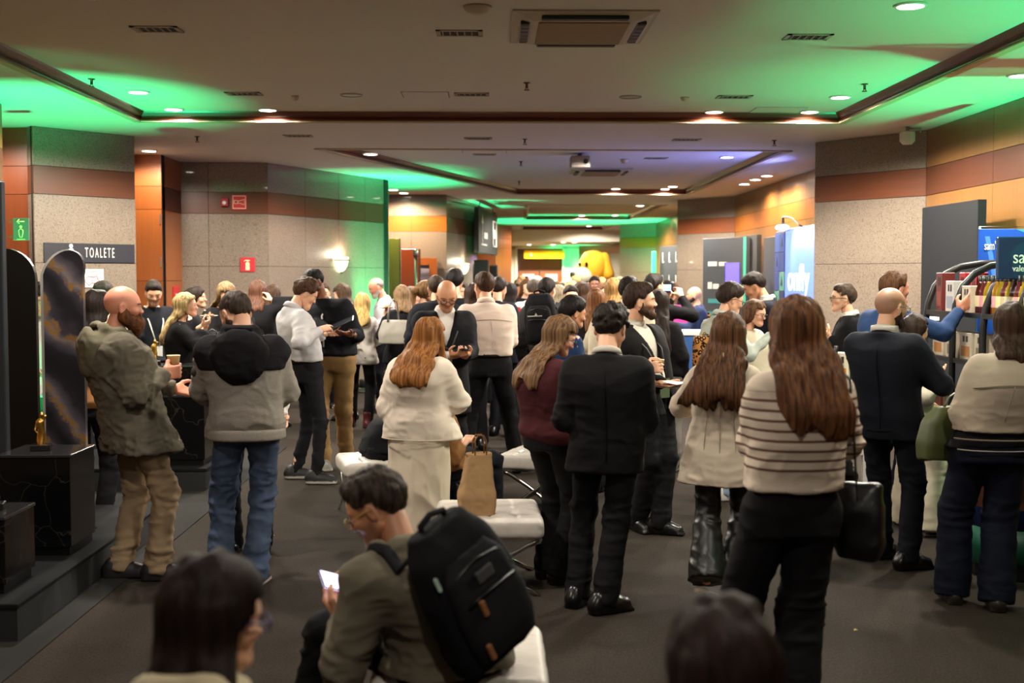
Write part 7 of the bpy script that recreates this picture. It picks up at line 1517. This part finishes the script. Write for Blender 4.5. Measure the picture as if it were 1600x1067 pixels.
soft(o, 'bag', [(0, 0, 0, .17, .06), (.12, 0, 0, .18, .06), (.27, .03, 0, .16, .03)], leather('8c867c', .5), amp=.006); MB().tube([(-.06, -.04, .25), (-.04, -.05, .42), (0, -.02, .50), (.03, .03, .46), (.05, .02, .26)], .010, 6).build('handle', leather('8c867c', .5), o)
q = at(541, 560, 13.95); o = empty('shoulder_bag', 'small black flap bag at the hip of the blonde woman in white', 'bag', (q.x, 13.85, at(0, 577, 13.85).z), rz=-.3); MB().box((-.12, -.04, 0), (.12, .04, .20), bev=.02).build('bag', leather('17130f', .4), o); MB().box((-.122, -.05, .08), (.122, -.036, .205), bev=.006).build('flap', leather('1d1813', .4), o); MB().box((-.015, -.056, .075), (.015, -.048, .10), bev=.003).build('clasp', plain('b8b0a0', .3, 1), o)
a_ = ANCH['blond']; s_ = a_['W'] @ Vector(a_['arms']['L']['S']+v3(.04, -.02, .07)); inv = (Matrix.Translation(o.location) @ Matrix.Rotation(-.3, 4, 'Z')).inverted(); MB().tube([(-.11, 0, .18), inv @ (s_+Vector((-.02, -.13, -.3))), inv @ (s_+Vector((.0, -.02, .01))), inv @ (s_+Vector((.03, -.13, -.25))), (.11, 0, .18)], .008, 6).build('strap', leather('17130f', .4), o)
q = at(332, 545, 12.2); o = empty('handbag', 'dark grey structured handbag at the side of the woman looking down', 'bag', (q.x, 12.2, at(0, 563, 12.2).z)); MB().prism([(-.11, 0), (.11, 0), (.09, .2), (-.09, .2)], -.05, .05, M=Matrix.Rotation(math.pi/2, 4, 'X')).build('bag', leather('2c2c2a', .45), o); MB().tube([(-.05, 0, .19), (-.05, 0, .28), (0, 0, .31), (.05, 0, .28), (.05, 0, .19)], .007, 6).build('handle', leather('2c2c2a', .45), o)
# backpacks
def backpack(key, label, w, hgt, d, zoff, res=.011, tabs=True, tilt=0):
    a = ANCH[key]; s = a['s']; z0, zt = a['rows'][1][0]+zoff, 0; c0 = a['ctr'](.12); c1 = a['ctr'](.85); yb0 = c0[1]-a['B'][1]-.055; yb1 = c1[1]-a['B'][4]-.055
    o = empty('backpack', label, 'backpack'); p0 = v3(c0[0], yb0, z0); ax = v3(c1[0]-c0[0], yb1-yb0, a['ctr'](.85)[2]-z0); ax /= np.linalg.norm(ax); xx = v3(1, 0, 0); yy = np.cross(ax, xx); yy /= np.linalg.norm(yy); xx = np.cross(yy, ax)
    L = Matrix(((xx[0], yy[0], ax[0], p0[0]), (xx[1], yy[1], ax[1], p0[1]), (xx[2], yy[2], ax[2], p0[2]), (0, 0, 0, 1))); o.matrix_world = a['W'] @ L
    B_ = cloth('17171a', .8, 500); B2 = cloth('1d1d20', .8, 500)
    f = Field(); f.loft([(0, 0, -d*.5, w*.46, d*.42), (.06, 0, -d*.5, w*.5, d*.5), (hgt*.55, 0, -d*.5, w*.5, d*.5), (hgt*.85, 0, -d*.42, w*.44, d*.42), (hgt, 0, -d*.3, w*.30, d*.25)], p=3.2); V, Q = f.mesh(res); V = relax(V, Q, 2, .5); V = folds(V, Q, .006, 3, (9, 9, 9)); qmesh('main_pack', V, Q, B_, o)
    f = Field(); f.loft([(.03, 0, -d*.92, w*.36, d*.16), (.10, 0, -d*.98, w*.40, d*.22), (hgt*.42, 0, -d*.98, w*.40, d*.22), (hgt*.70, 0, -d*.90, w*.36, d*.20), (hgt*.80, 0, -d*.8, w*.26, d*.12)], p=3.2); V, Q = f.mesh(res); V = relax(V, Q, 2, .5); V = folds(V, Q, .005, 6, (9, 9, 9)); qmesh('front_pocket', V, Q, B2, o)
    yf = -d*1.21
    MB().tube([(-w*.34, yf+.035, hgt*.30), (-w*.36, yf+.03, hgt*.56), (-w*.26, yf+.03, hgt*.71), (0, yf+.018, hgt*.755), (w*.26, yf+.03, hgt*.71), (w*.36, yf+.03, hgt*.56), (w*.34, yf+.035, hgt*.30)], .005, 6).build('zip', plain('0c0c0d', .4), o)
    MB().tube([(-w*.30, yf+.004, hgt*.52), (-.05, yf-.004, hgt*.54), (w*.30, yf+.004, hgt*.52)], .005, 6).build('zip', plain('0c0c0d', .4), o)
    MB().tube([(-.05, -d*.25, hgt*.97), (-.05, -d*.3, hgt*1.04), (0, -d*.3, hgt*1.07), (.05, -d*.3, hgt*1.04), (.05, -d*.25, hgt*.97)], .011, 8).build('top_handle', B2, o)
    if tabs:
        for x, z in ((-.06, hgt*.52), (-.10, hgt*.24)): MB().box((x-.010, yf-.012, z-.055), (x+.010, yf+.002, z), bev=.004).build('zip_pull', leather('8a5a34', .5), o)
        MB().box((-.035, yf+.0, hgt*.60), (.035, yf+.012, hgt*.685), bev=.004).build('patch', plain('3a3a3c', .7), o); MB().box((-w*.44, -d*.95, hgt*.70), (-w*.40, -d*.93, hgt*.80), bev=.004).build('tag', plain('a8c0b0', .5), o)
    else: MB().box((-w*.32, yf-.002, hgt*.60), (w*.12, yf+.002, hgt*.615)).build('logo_mark', WTXT, o); MB().prism([(-w*.1, hgt*.62), (-w*.02, hgt*.62), (-w*.06, hgt*.67)], -.002, .002, M=Matrix.Translation((0, yf, 0)) @ Matrix.Rotation(math.pi/2, 4, 'X')).build('logo_mark', WTXT, o)
    inv = L.inverted()
    for sg, nm in ((-1, 'L'), (1, 'R')):
        S = a['arms'][nm]['S']; up = v3(-sg*.055, 0, .055+.03*s)
        P_ = [inv @ Vector(v) for v in (S+up+v3(0, -.12, -.05), S+up+v3(0, -.05, .0), S+up+v3(0, .04, -.005), S+up+v3(0, .10, -.09), S+v3(-sg*.04, .125, -.22), S+v3(sg*.0, .04, -.36), S+v3(-sg*.03, -.10, -.40))]
        MB().tube([(sg*.07, -d*.1, hgt*.88)]+P_, .020, 8, flat=(1.1, .45)).build('strap', B2, o)
backpack('seated', 'big black backpack with brown zip pulls on the seated man', .34, .47, .17, -.03, .010)
backpack('packman', 'black backpack with small white lettering on the man walking into the crowd', .33, .50, .15, .05, .014, False)
# product table by the navy suit
o = empty('display_table', 'white topped display table with jars between the striped woman and the navy suit', 'table', (2.42, 8.85, 0)); MB().box((-.22, -.3, .97), (.26, .3, 1.0), bev=.004).build('tabletop', plain('d0ccc6', .4), o)
for sx, sy in ((-.2, -.28), (.24, -.28), (-.2, .28), (.24, .28)): MB().box((sx-.018, sy-.018, 0), (sx+.018, sy+.018, .97)).build('leg', plain('d0ccc6', .4), o)
MB().box((-.22, -.29, .5), (.26, .29, .52)).build('shelf', plain('d0ccc6', .4), o)
G5 = 'goods on the display table'
carton('snack_box', 'pale box with orange print on the display table by the navy suit', (2.53, 8.75, 1.0), (.12, .12, .22), 'd0c6b0', 'c07a2a', G5, rz=1.2); jar((2.42, 8.70, 1.0), 'c9a060', 'd8d4cc', 'jar with a white lid beside the pale box on the display table', G5); jar((2.42, 8.70, 1.108), 'c9a060', 'd8d4cc', 'second jar stacked on the white lidded jar, display table', G5); bottle((2.45, 8.60, 1.0), '3a5a20', 'c9a83a', 'green bottle with a yellow label on the display table', G5)
# litter on the carpet
for i, (px, py) in enumerate(((359, 885), (1337, 985), (427, 837))):
    p = ground(px, py); o = empty('paper_scrap', ('yellow paper scrap on the carpet by the blue jeans', 'pale crumb on the carpet right of the striped woman', 'tiny pale crumb on the carpet right of the blue jeans')[i], 'scrap', p, scale=(.55,)*3); MB().raw([(-.018, -.012, .002), (.02, -.008, .006), (.012, .014, .003), (-.012, .012, .012), (0, 0, .018)], [(0, 1, 4), (1, 2, 4), (2, 3, 4), (3, 0, 4), (0, 3, 2, 1)]).build('scrap', plain('c9b86a', .8), o)

# lettering becomes plain mesh
bpy.context.view_layer.update(); DG = bpy.context.evaluated_depsgraph_get()
for o in [q for q in bpy.data.objects if q.type == 'FONT']:
    me = bpy.data.meshes.new_from_object(o.evaluated_get(DG)); n = bpy.data.objects.new('lettering', me); n.matrix_basis = o.matrix_basis.copy(); link(n, o.parent); n.matrix_parent_inverse = o.matrix_parent_inverse.copy(); bpy.data.objects.remove(o)
